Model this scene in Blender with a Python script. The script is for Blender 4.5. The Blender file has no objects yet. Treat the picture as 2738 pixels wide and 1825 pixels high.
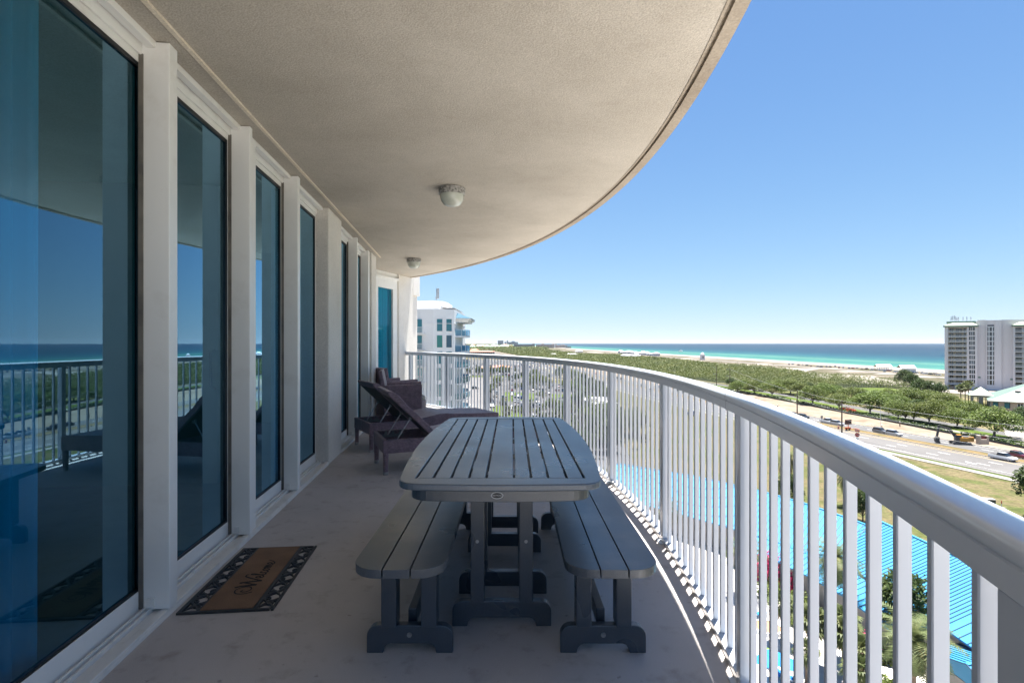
import bpy, math, random
import numpy as np
from mathutils import Vector, Matrix, Euler

# ------------------------------------------------------------------ camera
SC = bpy.context.scene
C = SC.collection
EYE = 1.266                      # eye height above the balcony floor (z = 0)
G = -28.0                        # level of the ground below the balcony
cam_d = bpy.data.cameras.new("camera")
cam_d.sensor_width = 36.0
cam_d.lens = 19.05
cam_d.shift_y = 0.0007
cam_d.clip_start = 0.05
cam_d.clip_end = 30000.0
cam = bpy.data.objects.new("camera", cam_d)
cam.location = (0, 0, EYE)
cam.rotation_euler = (math.radians(90), 0, 0)
C.objects.link(cam)
SC.camera = cam

# ------------------------------------------------------------------ sky and sun
SUN_EL = math.radians(81.0)
SUN_AZ = math.radians(34.0)      # clockwise from +Y
world = bpy.data.worlds.new("World")
SC.world = world
world.use_nodes = True
wt = world.node_tree
wt.nodes.clear()
w_out = wt.nodes.new("ShaderNodeOutputWorld")
w_bg = wt.nodes.new("ShaderNodeBackground")
sky = wt.nodes.new("ShaderNodeTexSky")
sky.sky_type = 'NISHITA'
sky.sun_disc = False
sky.sun_elevation = SUN_EL
sky.sun_rotation = SUN_AZ
sky.altitude = 0.0
sky.air_density = 0.6
sky.dust_density = 0.0
sky.ozone_density = 4.0
w_bg.inputs["Strength"].default_value = 0.052
# soft shoulder on the sky radiance: keeps the bright horizon from burning out
def w_math(op, a, b):
    nd = wt.nodes.new("ShaderNodeVectorMath"); nd.operation = op
    for i, v in enumerate((a, b)):
        if isinstance(v, tuple): nd.inputs[i].default_value = v
        else: wt.links.new(v, nd.inputs[i])
    return nd.outputs[0]
_den = w_math('ADD', w_math('MULTIPLY', sky.outputs[0], (1 / 6.5, 1 / 4.2, 1 / 2.2)), (1.0, 1.0, 1.0))
_cmp = w_math('DIVIDE', w_math('MULTIPLY', sky.outputs[0], (1.19, 1.63, 2.86)), _den)
wt.links.new(_cmp, w_bg.inputs["Color"])
wt.links.new(w_bg.outputs[0], w_out.inputs["Surface"])

sun_d = bpy.data.lights.new("sun", 'SUN')
sun_d.energy = 5.0
sun_d.angle = math.radians(0.5)
sun_d.color = (1.0, 0.95, 0.88)
sun = bpy.data.objects.new("sun", sun_d)
to_sun = Vector((math.sin(SUN_AZ) * math.cos(SUN_EL), math.cos(SUN_AZ) * math.cos(SUN_EL), math.sin(SUN_EL)))
sun.rotation_euler = to_sun.to_track_quat('Z', 'Y').to_euler()
sun.location = (0, 0, 60)
C.objects.link(sun)

SC.view_settings.view_transform = 'Standard'
SC.view_settings.look = 'None'
SC.view_settings.exposure = 2.1
SC.view_settings.gamma = 1.0
SC.cycles.max_bounces = 10
SC.cycles.diffuse_bounces = 5
SC.cycles.glossy_bounces = 4
SC.cycles.transparent_max_bounces = 16
SC.cycles.transmission_bounces = 4
SC.cycles.caustics_reflective = False
SC.cycles.caustics_refractive = False
SC.cycles.sample_clamp_indirect = 6.0

RNG = random.Random(7)

# ------------------------------------------------------------------ mesh builder
class MB:
    """collects faces; build() links them as one mesh object"""
    def __init__(s):
        s.v = []; s.f = []; s.m = []; s.mi = 0; s.smooth = []; s.sm = False
    def add(s, vs, fs):
        o = len(s.v)
        s.v.extend([tuple(p) for p in vs])
        for f in fs:
            s.f.append([i + o for i in f]); s.m.append(s.mi); s.smooth.append(s.sm)
        return s
    def box(s, c, d, rz=0.0, M=None):
        hx, hy, hz = d[0] / 2, d[1] / 2, d[2] / 2
        vs = [(x, y, z) for z in (-hz, hz) for y in (-hy, hy) for x in (-hx, hx)]
        if M is not None:
            vs = [M @ Vector(p) for p in vs]
        elif rz:
            ca, sa = math.cos(rz), math.sin(rz)
            vs = [(x * ca - y * sa, x * sa + y * ca, z) for x, y, z in vs]
        vs = [(p[0] + c[0], p[1] + c[1], p[2] + c[2]) for p in vs]
        return s.add(vs, [(0, 2, 3, 1), (4, 5, 7, 6), (0, 1, 5, 4), (2, 6, 7, 3), (0, 4, 6, 2), (1, 3, 7, 5)])
    def b2(s, x0, x1, y0, y1, z0, z1):
        return s.box(((x0 + x1) / 2, (y0 + y1) / 2, (z0 + z1) / 2), (abs(x1 - x0), abs(y1 - y0), abs(z1 - z0)))
    def bar(s, p, q, w, h, up=(0, 0, 1)):
        """box from p to q with width w (sideways) and height h"""
        p = Vector(p); q = Vector(q); d = (q - p); L = d.length; d.normalize()
        u = Vector(up)
        sd = d.cross(u)
        if sd.length < 1e-4: sd = d.cross(Vector((1, 0, 0)))
        sd.normalize(); u = sd.cross(d)
        vs = []
        for e in (p, q):
            for a, b in ((-1, -1), (1, -1), (1, 1), (-1, 1)):
                vs.append(e + sd * (a * w / 2) + u * (b * h / 2))
        return s.add(vs, [(0, 1, 2, 3), (7, 6, 5, 4), (0, 4, 5, 1), (1, 5, 6, 2), (2, 6, 7, 3), (3, 7, 4, 0)])
    def tube(s, pts, rad, n=8, caps=True):
        pts = [Vector(p) for p in pts]
        if not isinstance(rad, (list, tuple)): rad = [rad] * len(pts)
        rings = []
        prev = None
        for i, p in enumerate(pts):
            d = (pts[min(i + 1, len(pts) - 1)] - pts[max(i - 1, 0)])
            if d.length < 1e-9: d = Vector((0, 0, 1))
            d.normalize()
            ref = prev if prev is not None else (Vector((1, 0, 0)) if abs(d.x) < 0.9 else Vector((0, 1, 0)))
            a = d.cross(ref)
            if a.length < 1e-5: a = d.cross(Vector((0, 1, 0)))
            a.normalize(); b = a.cross(d); b.normalize(); prev = b
            rings.append([p + (a * math.sin(t) + b * math.cos(t)) * rad[i] for t in [2 * math.pi * k / n for k in range(n)]])
        vs = [q for r in rings for q in r]; fs = []
        for i in range(len(pts) - 1):
            for k in range(n):
                k2 = (k + 1) % n
                fs.append((i * n + k, (i + 1) * n + k, (i + 1) * n + k2, i * n + k2))
        if caps:
            fs.append(tuple(range(n))); fs.append(tuple((len(pts) - 1) * n + k for k in reversed(range(n))))
        return s.add(vs, fs)
    def lathe(s, prof, n=24, c=(0, 0, 0)):
        vs = []; fs = []
        for r, z in prof:
            for k in range(n):
                t = 2 * math.pi * k / n
                vs.append((c[0] + r * math.cos(t), c[1] + r * math.sin(t), c[2] + z))
        for i in range(len(prof) - 1):
            for k in range(n):
                k2 = (k + 1) % n
                fs.append((i * n + k, i * n + k2, (i + 1) * n + k2, (i + 1) * n + k))
        return s.add(vs, fs)
    def prism(s, poly, z0, z1):
        n = len(poly)
        vs = [(x, y, z0) for x, y in poly] + [(x, y, z1) for x, y in poly]
        fs = [tuple(reversed(range(n))), tuple(range(n, 2 * n))]
        for i in range(n):
            j = (i + 1) % n
            fs.append((i, j, j + n, i + n))
        return s.add(vs, fs)
    def prism_axis(s, poly, o, ax, up, dp, w0, w1):
        """poly in (ax, up) plane at o, extruded along dp from w0 to w1"""
        o = Vector(o); ax = Vector(ax); up = Vector(up); dp = Vector(dp)
        n = len(poly)
        vs = [o + ax * a + up * b + dp * w0 for a, b in poly] + [o + ax * a + up * b + dp * w1 for a, b in poly]
        fs = [tuple(reversed(range(n))), tuple(range(n, 2 * n))]
        for i in range(n):
            j = (i + 1) % n
            fs.append((i, j, j + n, i + n))
        return s.add(vs, fs)
    def sheet(s, poly, z):
        return s.add([(x, y, z) for x, y in poly], [tuple(range(len(poly)))])
    def strip(s, L, R, z):
        """ribbon between two polylines of equal length"""
        n = len(L)
        return s.add([(x, y, z) for x, y in L] + [(x, y, z) for x, y in R], [(i, i + n, i + n + 1, i + 1) for i in range(n - 1)])
    def sweep(s, path, prof, closed=True, caps=True):
        """path: list of (point, sideways vector, up vector); prof: list of (side, up)"""
        n = len(prof); vs = []; fs = []
        for p, a, u in path:
            for x, y in prof:
                vs.append(Vector(p) + Vector(a) * x + Vector(u) * y)
        for i in range(len(path) - 1):
            for k in range(n if closed else n - 1):
                k2 = (k + 1) % n
                fs.append((i * n + k, (i + 1) * n + k, (i + 1) * n + k2, i * n + k2))
        if caps and closed:
            fs.append(tuple(range(n))); fs.append(tuple((len(path) - 1) * n + k for k in reversed(range(n))))
        return s.add(vs, fs)
    def mesh(s, name, mats):
        me = bpy.data.meshes.new(name)
        me.from_pydata([tuple(p) for p in s.v], [], s.f)
        if not isinstance(mats, (list, tuple)): mats = [mats]
        for m in mats: me.materials.append(m)
        me.polygons.foreach_set("material_index", s.m)
        me.polygons.foreach_set("use_smooth", s.smooth)
        me.update()
        return me
    def build(s, name, mats, parent=None, loc=None, rz=0.0, bevel=0.0, seg=2, label=None):
        o = bpy.data.objects.new(name, s.mesh(name, mats))
        C.objects.link(o)
        if parent is not None: o.parent = parent
        if loc is not None: o.location = loc
        if rz: o.rotation_euler = (0, 0, rz)
        if bevel:
            b = o.modifiers.new("bevel", 'BEVEL'); b.width = bevel; b.segments = seg; b.limit_method = 'ANGLE'
            b.angle_limit = math.radians(35)
            b.harden_normals = False
        if label: o['label'] = label
        return o

def tag(o, label=None, cat=None, group=None, kind=None):
    if label: o['label'] = label
    if cat: o['category'] = cat
    if group: o['group'] = group
    if kind: o['kind'] = kind
    return o

def thing(name, label, cat, loc=(0, 0, 0), rz=0.0, group=None):
    o = bpy.data.objects.new(name, None)
    o.empty_display_size = 0.2
    C.objects.link(o)
    o.location = loc; o.rotation_euler = (0, 0, rz)
    return tag(o, label, cat, group)

def dup(root, loc, rz=0.0, label=None, group=None, scale=None):
    def cp(o, par):
        c = o.copy(); C.objects.link(c)
        if par is not None: c.parent = par
        for ch in KIDS.get(o.name, []): cp(ch, c)
        return c
    if root.name not in KIDS:
        def reg(o):
            KIDS[o.name] = list(o.children)
            for ch in o.children: reg(ch)
        reg(root)
    r = cp(root, None)
    r.location = loc; r.rotation_euler = (0, 0, rz)
    if scale: r.scale = (scale, scale, scale) if not isinstance(scale, tuple) else scale
    if label: r['label'] = label
    if group: r['group'] = group
    return r
KIDS = {}

# ------------------------------------------------------------------ materials
def srgb(r, g, b):
    def f(c):
        c /= 255.0
        return c / 12.92 if c <= 0.04045 else ((c + 0.055) / 1.055) ** 2.4
    return (f(r), f(g), f(b), 1.0)
def col(c):
    return tuple(c) + (1.0,) if len(c) == 3 else tuple(c)

class NT:
    def __init__(s, name):
        s.mat = bpy.data.materials.new(name); s.mat.use_nodes = True
        s.t = s.mat.node_tree; s.t.nodes.clear()
        s.out = s.t.nodes.new("ShaderNodeOutputMaterial")
    def n(s, typ, ins=None, **props):
        nd = s.t.nodes.new("ShaderNode" + typ)
        for k, v in props.items(): setattr(nd, k, v)
        for k, v in (ins or {}).items():
            sock = nd.inputs[k]
            if isinstance(v, bpy.types.NodeSocket): s.t.links.new(v, sock)
            else: sock.default_value = v
        return nd
    def math(s, op, a, b=None, clamp=False):
        nd = s.t.nodes.new("ShaderNodeMath"); nd.operation = op; nd.use_clamp = clamp
        for i, v in enumerate((a, b)):
            if v is None: continue
            if isinstance(v, bpy.types.NodeSocket): s.t.links.new(v, nd.inputs[i])
            else: nd.inputs[i].default_value = v
        return nd.outputs[0]
    def mix(s, f, a, b, blend='MIX'):
        nd = s.t.nodes.new("ShaderNodeMix"); nd.data_type = 'RGBA'; nd.blend_type = blend
        for i, v in ((0, f), (6, a), (7, b)):
            if isinstance(v, bpy.types.NodeSocket): s.t.links.new(v, nd.inputs[i])
            else: nd.inputs[i].default_value = v
        return nd.outputs[2]
    def ramp(s, f, stops, interp='LINEAR'):
        nd = s.t.nodes.new("ShaderNodeValToRGB"); cr = nd.color_ramp; cr.interpolation = interp
        while len(cr.elements) < len(stops): cr.elements.new(0.5)
        for e, (p, c) in zip(cr.elements, stops):
            e.position = p; e.color = col(c) if not isinstance(c, (int, float)) else (c, c, c, 1)
        s.t.links.new(f, nd.inputs[0])
        return nd.outputs[0]
    def coords(s, kind="Object", scale=None):
        v = s.t.nodes.new("ShaderNodeTexCoord").outputs[kind] if kind != "World" else s.t.nodes.new("ShaderNodeNewGeometry").outputs["Position"]
        if scale is not None:
            mp = s.t.nodes.new("ShaderNodeMapping"); mp.inputs["Scale"].default_value = scale
            s.t.links.new(v, mp.inputs["Vector"]); v = mp.outputs[0]
        return v
    def noise(s, v, scale, detail=3, rough=0.55, dist=0.0):
        return s.n("TexNoise", {"Vector": v, "Scale": scale, "Detail": detail, "Roughness": rough, "Distortion": dist}).outputs["Fac"]
    def principled(s, **ins):
        p = s.n("BsdfPrincipled", {k.replace('_', ' '): v for k, v in ins.items()})
        s.t.links.new(p.outputs[0], s.out.inputs["Surface"])
        return p
    def bump(s, h, strength, dist):
        return s.n("Bump", {"Height": h, "Strength": strength, "Distance": dist}).outputs[0]

def simple(name, c1, c2=None, scale=4.0, rough=0.6, bump=0.0, bscale=None, bdist=0.002, metal=0.0, spec=0.5, detail=4, coord="Object", contrast=(0.35, 0.65), rand=0.0):
    t = NT(name)
    v = t.coords(coord)
    c1 = col(c1)
    base = c1
    if c2 is not None:
        f = t.noise(v, scale, detail)
        base = t.ramp(f, [(contrast[0], c1), (contrast[1], col(c2))])
    if rand:
        r = t.n("ObjectInfo").outputs["Random"]
        hsv = t.n("HueSaturation", {"Value": t.math('ADD', t.math('MULTIPLY', r, rand * 2), 1 - rand), "Saturation": 1.0, "Fac": 1.0})
        if isinstance(base, bpy.types.NodeSocket): t.t.links.new(base, hsv.inputs["Color"])
        else: hsv.inputs["Color"].default_value = base
        base = hsv.outputs[0]
    p = t.principled(Base_Color=base, Roughness=rough, Metallic=metal)
    p.inputs["Specular IOR Level"].default_value = spec
    if bump:
        h = t.noise(v, bscale or scale * 8, 3)
        t.t.links.new(t.bump(h, bump, bdist), p.inputs["Normal"])
    return t.mat
# ------------------------------------------------------------------ balcony materials
def m_floor():
    t = NT("floor_coating")
    v = t.coords("World")
    big = t.noise(v, 1.3, 5, 0.6)
    med = t.noise(v, 9.0, 4, 0.6)
    fine = t.noise(v, 420.0, 2, 0.6)
    base = t.ramp(big, [(0.3, (0.40, 0.37, 0.355)), (0.7, (0.49, 0.455, 0.44))])
    st = t.ramp(med, [(0.55, 0.0), (0.74, 0.6)])
    base = t.mix(st, base, (0.26, 0.215, 0.185, 1))
    sp = t.ramp(fine, [(0.35, (0.72, 0.72, 0.72)), (0.65, (1.18, 1.18, 1.18))])
    base = t.mix(1.0, base, sp, 'MULTIPLY')
    spots = t.noise(v, 26.0, 2, 0.5)
    sm = t.ramp(spots, [(0.70, 0.0), (0.76, 0.6)])
    base = t.mix(sm, base, (0.18, 0.155, 0.135, 1))
    p = t.principled(Base_Color=base, Roughness=0.62)
    p.inputs["Specular IOR Level"].default_value = 0.35
    h = t.noise(v, 260.0, 3)
    t.t.links.new(t.bump(h, 0.5, 0.003), p.inputs["Normal"])
    return t.mat
def m_stucco(name, a, b, stain=(0.3, 0.24, 0.18), bs=170.0, bd=0.004, st=0.35):
    t = NT(name)
    v = t.coords("World")
    big = t.noise(v, 1.6, 6, 0.62)
    base = t.ramp(big, [(0.32, a), (0.68, b)])
    fine = t.noise(v, bs, 3, 0.6)
    base = t.mix(1.0, base, t.ramp(fine, [(0.3, (0.80, 0.80, 0.80)), (0.7, (1.12, 1.12, 1.12))]), 'MULTIPLY')
    sn = t.noise(v, 4.2, 5, 0.65, 0.6)
    base = t.mix(t.ramp(sn, [(0.58, 0.0), (0.8, st)]), base, col(stain))
    p = t.principled(Base_Color=base, Roughness=0.85)
    p.inputs["Specular IOR Level"].default_value = 0.2
    t.t.links.new(t.bump(fine, 0.8, bd), p.inputs["Normal"])
    return t.mat
def m_white_metal(name="white_paint", c=(0.72, 0.72, 0.71), rough=0.32, dirt=0.25):
    t = NT(name)
    v = t.coords("World")
    n1 = t.noise(v, 5.0, 6, 0.65)
    base = t.mix(t.ramp(n1, [(0.55, 0.0), (0.8, dirt)]), col(c), (0.42, 0.37, 0.30, 1))
    r = t.ramp(t.noise(v, 6.0, 2), [(0.3, rough - 0.02), (0.7, rough + 0.04)])
    p = t.principled(Base_Color=base, Roughness=r)
    p.inputs["Specular IOR Level"].default_value = 0.8 if not dirt else 0.5
    if dirt: t.t.links.new(t.bump(t.noise(v, 60.0, 2), 0.05, 0.002), p.inputs["Normal"])
    return t.mat
def m_lumber(name, c, dusty=0.0):
    t = NT(name)
    v = t.coords("World")
    f = t.noise(v, 330.0, 3, 0.6)
    g = t.noise(t.coords("World", (60, 5, 60)), 4.0, 2, 0.5)
    base = t.mix(1.0, col(c), t.ramp(f, [(0.3, (0.72, 0.72, 0.72)), (0.7, (1.3, 1.3, 1.3))]), 'MULTIPLY')
    base = t.mix(t.ramp(g, [(0.45, 0.0), (0.75, 0.06)]), base, (0.16, 0.17, 0.18, 1))
    if dusty:
        d = t.noise(v, 3.4, 6, 0.62)
        base = t.mix(t.ramp(d, [(0.50, 0.0), (0.72, dusty)]), base, (0.34, 0.26, 0.18, 1))
    p = t.principled(Base_Color=base, Roughness=t.ramp(t.noise(v, 3.0, 2), [(0.3, 0.26), (0.75, 0.36)]))
    p.inputs["Specular IOR Level"].default_value = 1.0
    t.t.links.new(t.bump(f, 0.22, 0.0015), p.inputs["Normal"])
    return t.mat
def m_wicker():
    t = NT("wicker")
    tc = t.coords("Object")
    nrm = t.n("NewGeometry").outputs["Normal"]
    # normals in object space decide which two axes carry the weave
    vt = t.n("VectorTransform", {"Vector": nrm}, vector_type='NORMAL', convert_from='WORLD', convert_to='OBJECT').outputs[0]
    sx = t.n("SeparateXYZ", {"Vector": tc}); sn = t.n("SeparateXYZ", {"Vector": vt})
    hz = t.math('GREATER_THAN', t.math('ABSOLUTE', sn.outputs[2]), 0.75)
    xy = t.math('ADD', sx.outputs[0], sx.outputs[1])
    vv = t.math('ADD', t.math('MULTIPLY', sx.outputs[2], t.math('SUBTRACT', 1.0, hz)), t.math('MULTIPLY', t.math('SUBTRACT', sx.outputs[0], sx.outputs[1]), hz))
    uv = t.n("CombineXYZ", {"X": xy, "Y": vv, "Z": 0.0}).outputs[0]
    br = t.n("TexBrick", {"Vector": uv, "Color1": (0.30, 0.215, 0.25, 1), "Color2": (0.20, 0.142, 0.168, 1), "Mortar": (0.075, 0.05, 0.066, 1),
                          "Scale": 1.0, "Mortar Size": 0.0016, "Mortar Smooth": 1.0, "Bias": 0.0, "Brick Width": 0.019, "Row Height": 0.0085})
    br.offset = 0.5
    n1 = t.noise(tc, 14.0, 3)
    base = t.mix(1.0, br.outputs["Color"], t.ramp(n1, [(0.3, (0.8, 0.8, 0.8)), (0.7, (1.2, 1.15, 1.2))]), 'MULTIPLY')
    p = t.principled(Base_Color=base, Roughness=0.42)
    t.t.links.new(t.bump(t.math('SUBTRACT', 1.0, br.outputs["Fac"]), 0.9, 0.004), p.inputs["Normal"])
    return t.mat
def m_glass(name, tint=(0.10, 0.60, 0.84), power=3.6, gl=(0.40, 0.72, 0.98)):
    t = NT(name)
    fr = t.n("Fresnel", {"IOR": 1.5}).outputs[0]
    k = t.math('SUBTRACT', 1.0, t.math('POWER', t.math('SUBTRACT', 1.0, fr), power))
    tr = t.n("BsdfTransparent", {"Color": col(tint)}).outputs[0]
    g = t.n("BsdfGlossy", {"Color": col(gl), "Roughness": 0.0}).outputs[0]
    mx = t.n("MixShader", {0: k, 1: tr, 2: g})
    t.t.links.new(mx.outputs[0], t.out.inputs["Surface"])
    return t.mat
def m_coir():
    t = NT("coir")
    v = t.coords("World")
    f = t.noise(v, 300.0, 3, 0.7); b = t.noise(v, 6.0, 4)
    base = t.mix(t.ramp(b, [(0.35, 0.0), (0.7, 0.6)]), (0.25, 0.14, 0.075, 1), (0.16, 0.088, 0.048, 1))
    base = t.mix(1.0, base, t.ramp(f, [(0.3, (0.45, 0.45, 0.45)), (0.72, (1.5, 1.5, 1.5))]), 'MULTIPLY')
    p = t.principled(Base_Color=base, Roughness=0.95)
    t.t.links.new(t.bump(f, 1.0, 0.006), p.inputs["Normal"])
    return t.mat

M_FLOOR = m_floor()
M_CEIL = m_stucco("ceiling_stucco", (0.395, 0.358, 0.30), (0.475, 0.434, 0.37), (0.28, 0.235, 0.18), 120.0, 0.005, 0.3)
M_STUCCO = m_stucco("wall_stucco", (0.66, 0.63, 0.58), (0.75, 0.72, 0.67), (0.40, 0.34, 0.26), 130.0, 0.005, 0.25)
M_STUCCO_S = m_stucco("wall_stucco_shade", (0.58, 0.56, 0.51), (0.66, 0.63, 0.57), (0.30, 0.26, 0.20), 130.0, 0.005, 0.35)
M_WHITE = m_white_metal("white_aluminium", (0.78, 0.775, 0.75), 0.38, 0.25)
M_RAIL = m_white_metal("rail_paint", (0.47, 0.51, 0.57), 0.16, 0.0)
M_TRACK = m_white_metal("track_aluminium", (0.70, 0.69, 0.66), 0.4, 0.6)
M_TRACKDARK = simple("track_groove", (0.10, 0.09, 0.08), (0.2, 0.18, 0.15), 6, 0.6)
M_DARK = simple("rubber_black", (0.018, 0.019, 0.021), (0.03, 0.03, 0.033), 20, 0.55, 0.3, 180)
M_GASKET = simple("gasket", (0.006, 0.008, 0.01), None, rough=0.4)
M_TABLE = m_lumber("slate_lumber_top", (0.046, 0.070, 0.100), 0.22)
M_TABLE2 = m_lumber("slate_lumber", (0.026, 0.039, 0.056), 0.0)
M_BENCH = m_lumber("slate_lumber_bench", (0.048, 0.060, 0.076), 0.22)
M_WICKER = m_wicker()
M_GLASS = m_glass("door_glass")
M_STEEL = simple("steel", (0.45, 0.46, 0.47), (0.3, 0.3, 0.3), 30, 0.35, metal=0.9)
M_CURTAIN = simple("curtain_cloth", (0.74, 0.78, 0.78), (0.80, 0.83, 0.83), 3, 0.9)
M_COIR = m_coir()
M_CUSHION = simple("cushion_cloth", (0.42, 0.38, 0.31), (0.20, 0.18, 0.15), 26, 0.9, 0.2, 200, contrast=(0.47, 0.55))
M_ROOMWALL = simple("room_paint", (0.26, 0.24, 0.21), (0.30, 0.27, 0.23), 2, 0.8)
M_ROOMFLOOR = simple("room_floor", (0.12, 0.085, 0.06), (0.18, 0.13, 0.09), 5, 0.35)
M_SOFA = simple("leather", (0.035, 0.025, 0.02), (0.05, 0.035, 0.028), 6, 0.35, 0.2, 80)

# ------------------------------------------------------------------ balcony geometry
HC = EYE + 1.39                              # ceiling height
SL = (-10.657, 3.641, 11.72)                 # slab edge circle of the floor above
RC = (-10.165, 3.614, 11.14)                 # railing circle
WS = -0.0993                                 # slope of the door wall
WU = Vector((WS, 1.0, 0)).normalized()       # along the wall
WN = Vector((WU.y, -WU.x, 0))                # out of the wall
def wall(s_y, d=0.0, z=0.0):
    """point on the door wall: y of its front line, depth d into the building"""
    return Vector((-1.3366 + WS * s_y, s_y, z)) - WN * d
WA = math.atan2(WU.y, WU.x) - math.pi / 2    # wall rotation about z
def on_c(c, phi, dr=0.0, z=0.0):
    return Vector((c[0] + (c[2] + dr) * math.cos(phi), c[1] + (c[2] + dr) * math.sin(phi), z))

def slab_poly(c, dr, wall_d, phi0, phi1, n, y0, y1):
    pts = [on_c(c, phi0 + (phi1 - phi0) * i / n, dr) for i in range(n + 1)]
    poly = [(p.x, p.y) for p in pts]
    a = wall(y1, wall_d); b = wall(y0, wall_d)
    return poly, (a.x, a.y), (b.x, b.y)

# floor slab and ceiling
poly = [(p.x, p.y) for p in [on_c(RC, -0.44 + 1.44 * i / 90, 0.075) for i in range(91)]]
poly += [(-5.2, 12.9), (-5.2, -1.3)]
tag(MB().prism(poly, -0.22, 0.0).build("balcony_floor", M_FLOOR), kind='structure')
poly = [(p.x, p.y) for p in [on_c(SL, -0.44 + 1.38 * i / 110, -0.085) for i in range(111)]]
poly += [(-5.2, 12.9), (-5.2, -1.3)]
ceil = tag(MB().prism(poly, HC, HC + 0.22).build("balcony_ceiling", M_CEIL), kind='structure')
# drip groove and lip along the slab edge
def arc_path(c, dr, p0, p1, n, z):
    return [(on_c(c, p0 + (p1 - p0) * i / n, dr, z), (math.cos(p0 + (p1 - p0) * i / n), math.sin(p0 + (p1 - p0) * i / n), 0), (0, 0, 1)) for i in range(n + 1)]
mb = MB()
mb.sweep(arc_path(SL, 0, -0.44, 0.94, 110, HC), [(-0.066, -0.004), (-0.002, -0.004), (0, 0.0), (0, 0.22), (-0.066, 0.22)])
mb.sweep(arc_path(SL, 0, -0.44, 0.94, 110, HC), [(-0.0848, 0.016), (-0.0662, 0.016), (-0.0662, 0.20), (-0.0848, 0.20)])
mb.sweep(arc_path(SL, 0, -0.44, 0.94, 110, HC), [(-0.098, -0.004), (-0.0855, -0.004), (-0.0855, 0.004), (-0.098, 0.004)])
mb.build("edge_lip", m_stucco("edge_stucco", (0.27, 0.225, 0.175), (0.36, 0.31, 0.245), (0.13, 0.10, 0.075), 60.0, 0.006, 0.5), ceil)
mb = MB()
a = wall(-0.9, -0.065); b = wall(8.85, -0.065)
mb.bar((a.x, a.y, HC - 0.007), (b.x, b.y, HC - 0.007), 0.022, 0.012)
mb.build("soffit_bead", m_stucco("bead_stucco", (0.66, 0.58, 0.46), (0.74, 0.66, 0.54), (0.4, 0.3, 0.2), 90.0, 0.005, 0.3), ceil)

# outer walls, room behind the doors
def pier(y0, y1, depth=0.22, label='', front=0.0, z1=HC):
    mb = MB()
    p = [wall(y0, front), wall(y1, front), wall(y1, depth), wall(y0, depth)]
    mb.prism([(q.x, q.y) for q in p], 0.0, z1)
    return tag(mb.build("stucco_pier", M_STUCCO, bevel=0.012), label, 'pier', 'stucco piers between the glass doors')
pier(0.30, 1.584, 0.25, "near stucco pier whose rough edge shows at the far left of the picture")
pier(5.60, 6.212, 0.30, "cream stucco pier between the fourth glass door and the wicker lounges")
pier(8.39, 8.834, 0.30, "narrow cream stucco pier at the end of the door wall beside the armchairs")

# posts between the doors: y of the front-left edge, width along the wall, depth
PW = 0.0745
def post(y0, w, label, d0=0.0, depth=0.130, h=HC - 0.006, name="shutter_post"):
    r = thing(name, label, 'post', tuple(wall(y0, d0)), WA, 'white aluminium posts between the glass doors')
    mb = MB(); mb.b2(-depth, 0.0, 0.0, w, 0.034, h)
    mb.build("post_body", M_WHITE, r, bevel=0.003)
    mb = MB(); mb.b2(-0.095, -0.06, -0.012, 0.0, 0.048, 0.09)
    mb.build("floor_bracket", M_TRACK, r, bevel=0.002)
    mb = MB(); mb.b2(-depth - 0.002, -depth + 0.018, -0.006, 0.0, 0.04, h - 0.06)
    mb.build("side_seal", M_TRACKDARK, r)
    return r
post(2.507, PW, "nearest and largest white aluminium post beside the first glass door")
post(3.476, 0.046, "white aluminium post with a second slim profile beside the welcome mat's far corner")
post(3.524, 0.090, "slim white profile set back just behind the second aluminium post", 0.012, 0.13, HC - 0.05, name="slim_post")
post(4.517, 0.068, "white aluminium post between the third and fourth glass doors")
post(7.163, 0.054, "white aluminium post behind the head of the rear wicker lounge")
post(8.18, 0.12, "white aluminium post close to the narrow end pier", 0.02)

def door(y0, y1, label, gl_d=0.145, right_w=0.03, left_w=0.03, ztop=2.553, slab=M_GLASS, handle=False):
    """sliding glass door between y0 and y1 on the wall line"""
    r = thing("sliding_glass_door", label, 'door', tuple(wall(y0, gl_d)), WA, 'sliding glass doors along the balcony')
    L = (wall(y1, gl_d) - wall(y0, gl_d)).length
    zb, zt = 0.121, ztop
    mb = MB()
    mb.b2(-0.014, 0.014, 0.0, L, 0.022, zb); mb.b2(-0.014, 0.014, 0.0, L, zt, HC - 0.012)
    mb.b2(-0.014, 0.014, 0.0, left_w, zb, zt); mb.b2(-0.014, 0.014, L - right_w, L, zb, zt)
    mb.build("door_frame", M_WHITE, r, bevel=0.003)
    mb = MB()
    for a, b, c2, d2 in ((left_w, left_w + 0.012, zb, zt), (L - right_w - 0.012, L - right_w, zb, zt)):
        mb.b2(-0.012, 0.010, a, b, c2 + 0.0005, d2 - 0.0005)
    mb.b2(-0.012, 0.010, left_w + 0.0125, L - right_w - 0.0125, zb + 0.0005, zb + 0.012)
    mb.b2(-0.012, 0.010, left_w + 0.0125, L - right_w - 0.0125, zt - 0.02, zt - 0.0005)
    mb.build("gasket", M_GASKET, r)
    mb = MB(); mb.add([(0, left_w + 0.004, zb + 0.004), (0, L - right_w - 0.004, zb + 0.004), (0, L - right_w - 0.004, zt - 0.004), (0, left_w + 0.004, zt - 0.004)], [(0, 1, 2, 3)])
    mb.build("glass_pane", slab, r)
    if handle:
        mb = MB(); mb.tube([(-0.006, L - 0.16, 0.98), (-0.035, L - 0.16, 1.0), (-0.035, L - 0.16, 1.2), (-0.006, L - 0.16, 1.22)], 0.009, 8)
        mb.build("door_handle", M_DARK, r)
    return r
door(1.30, 2.56, "nearest sliding glass door with a pale curtain gathered at its left edge")
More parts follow.
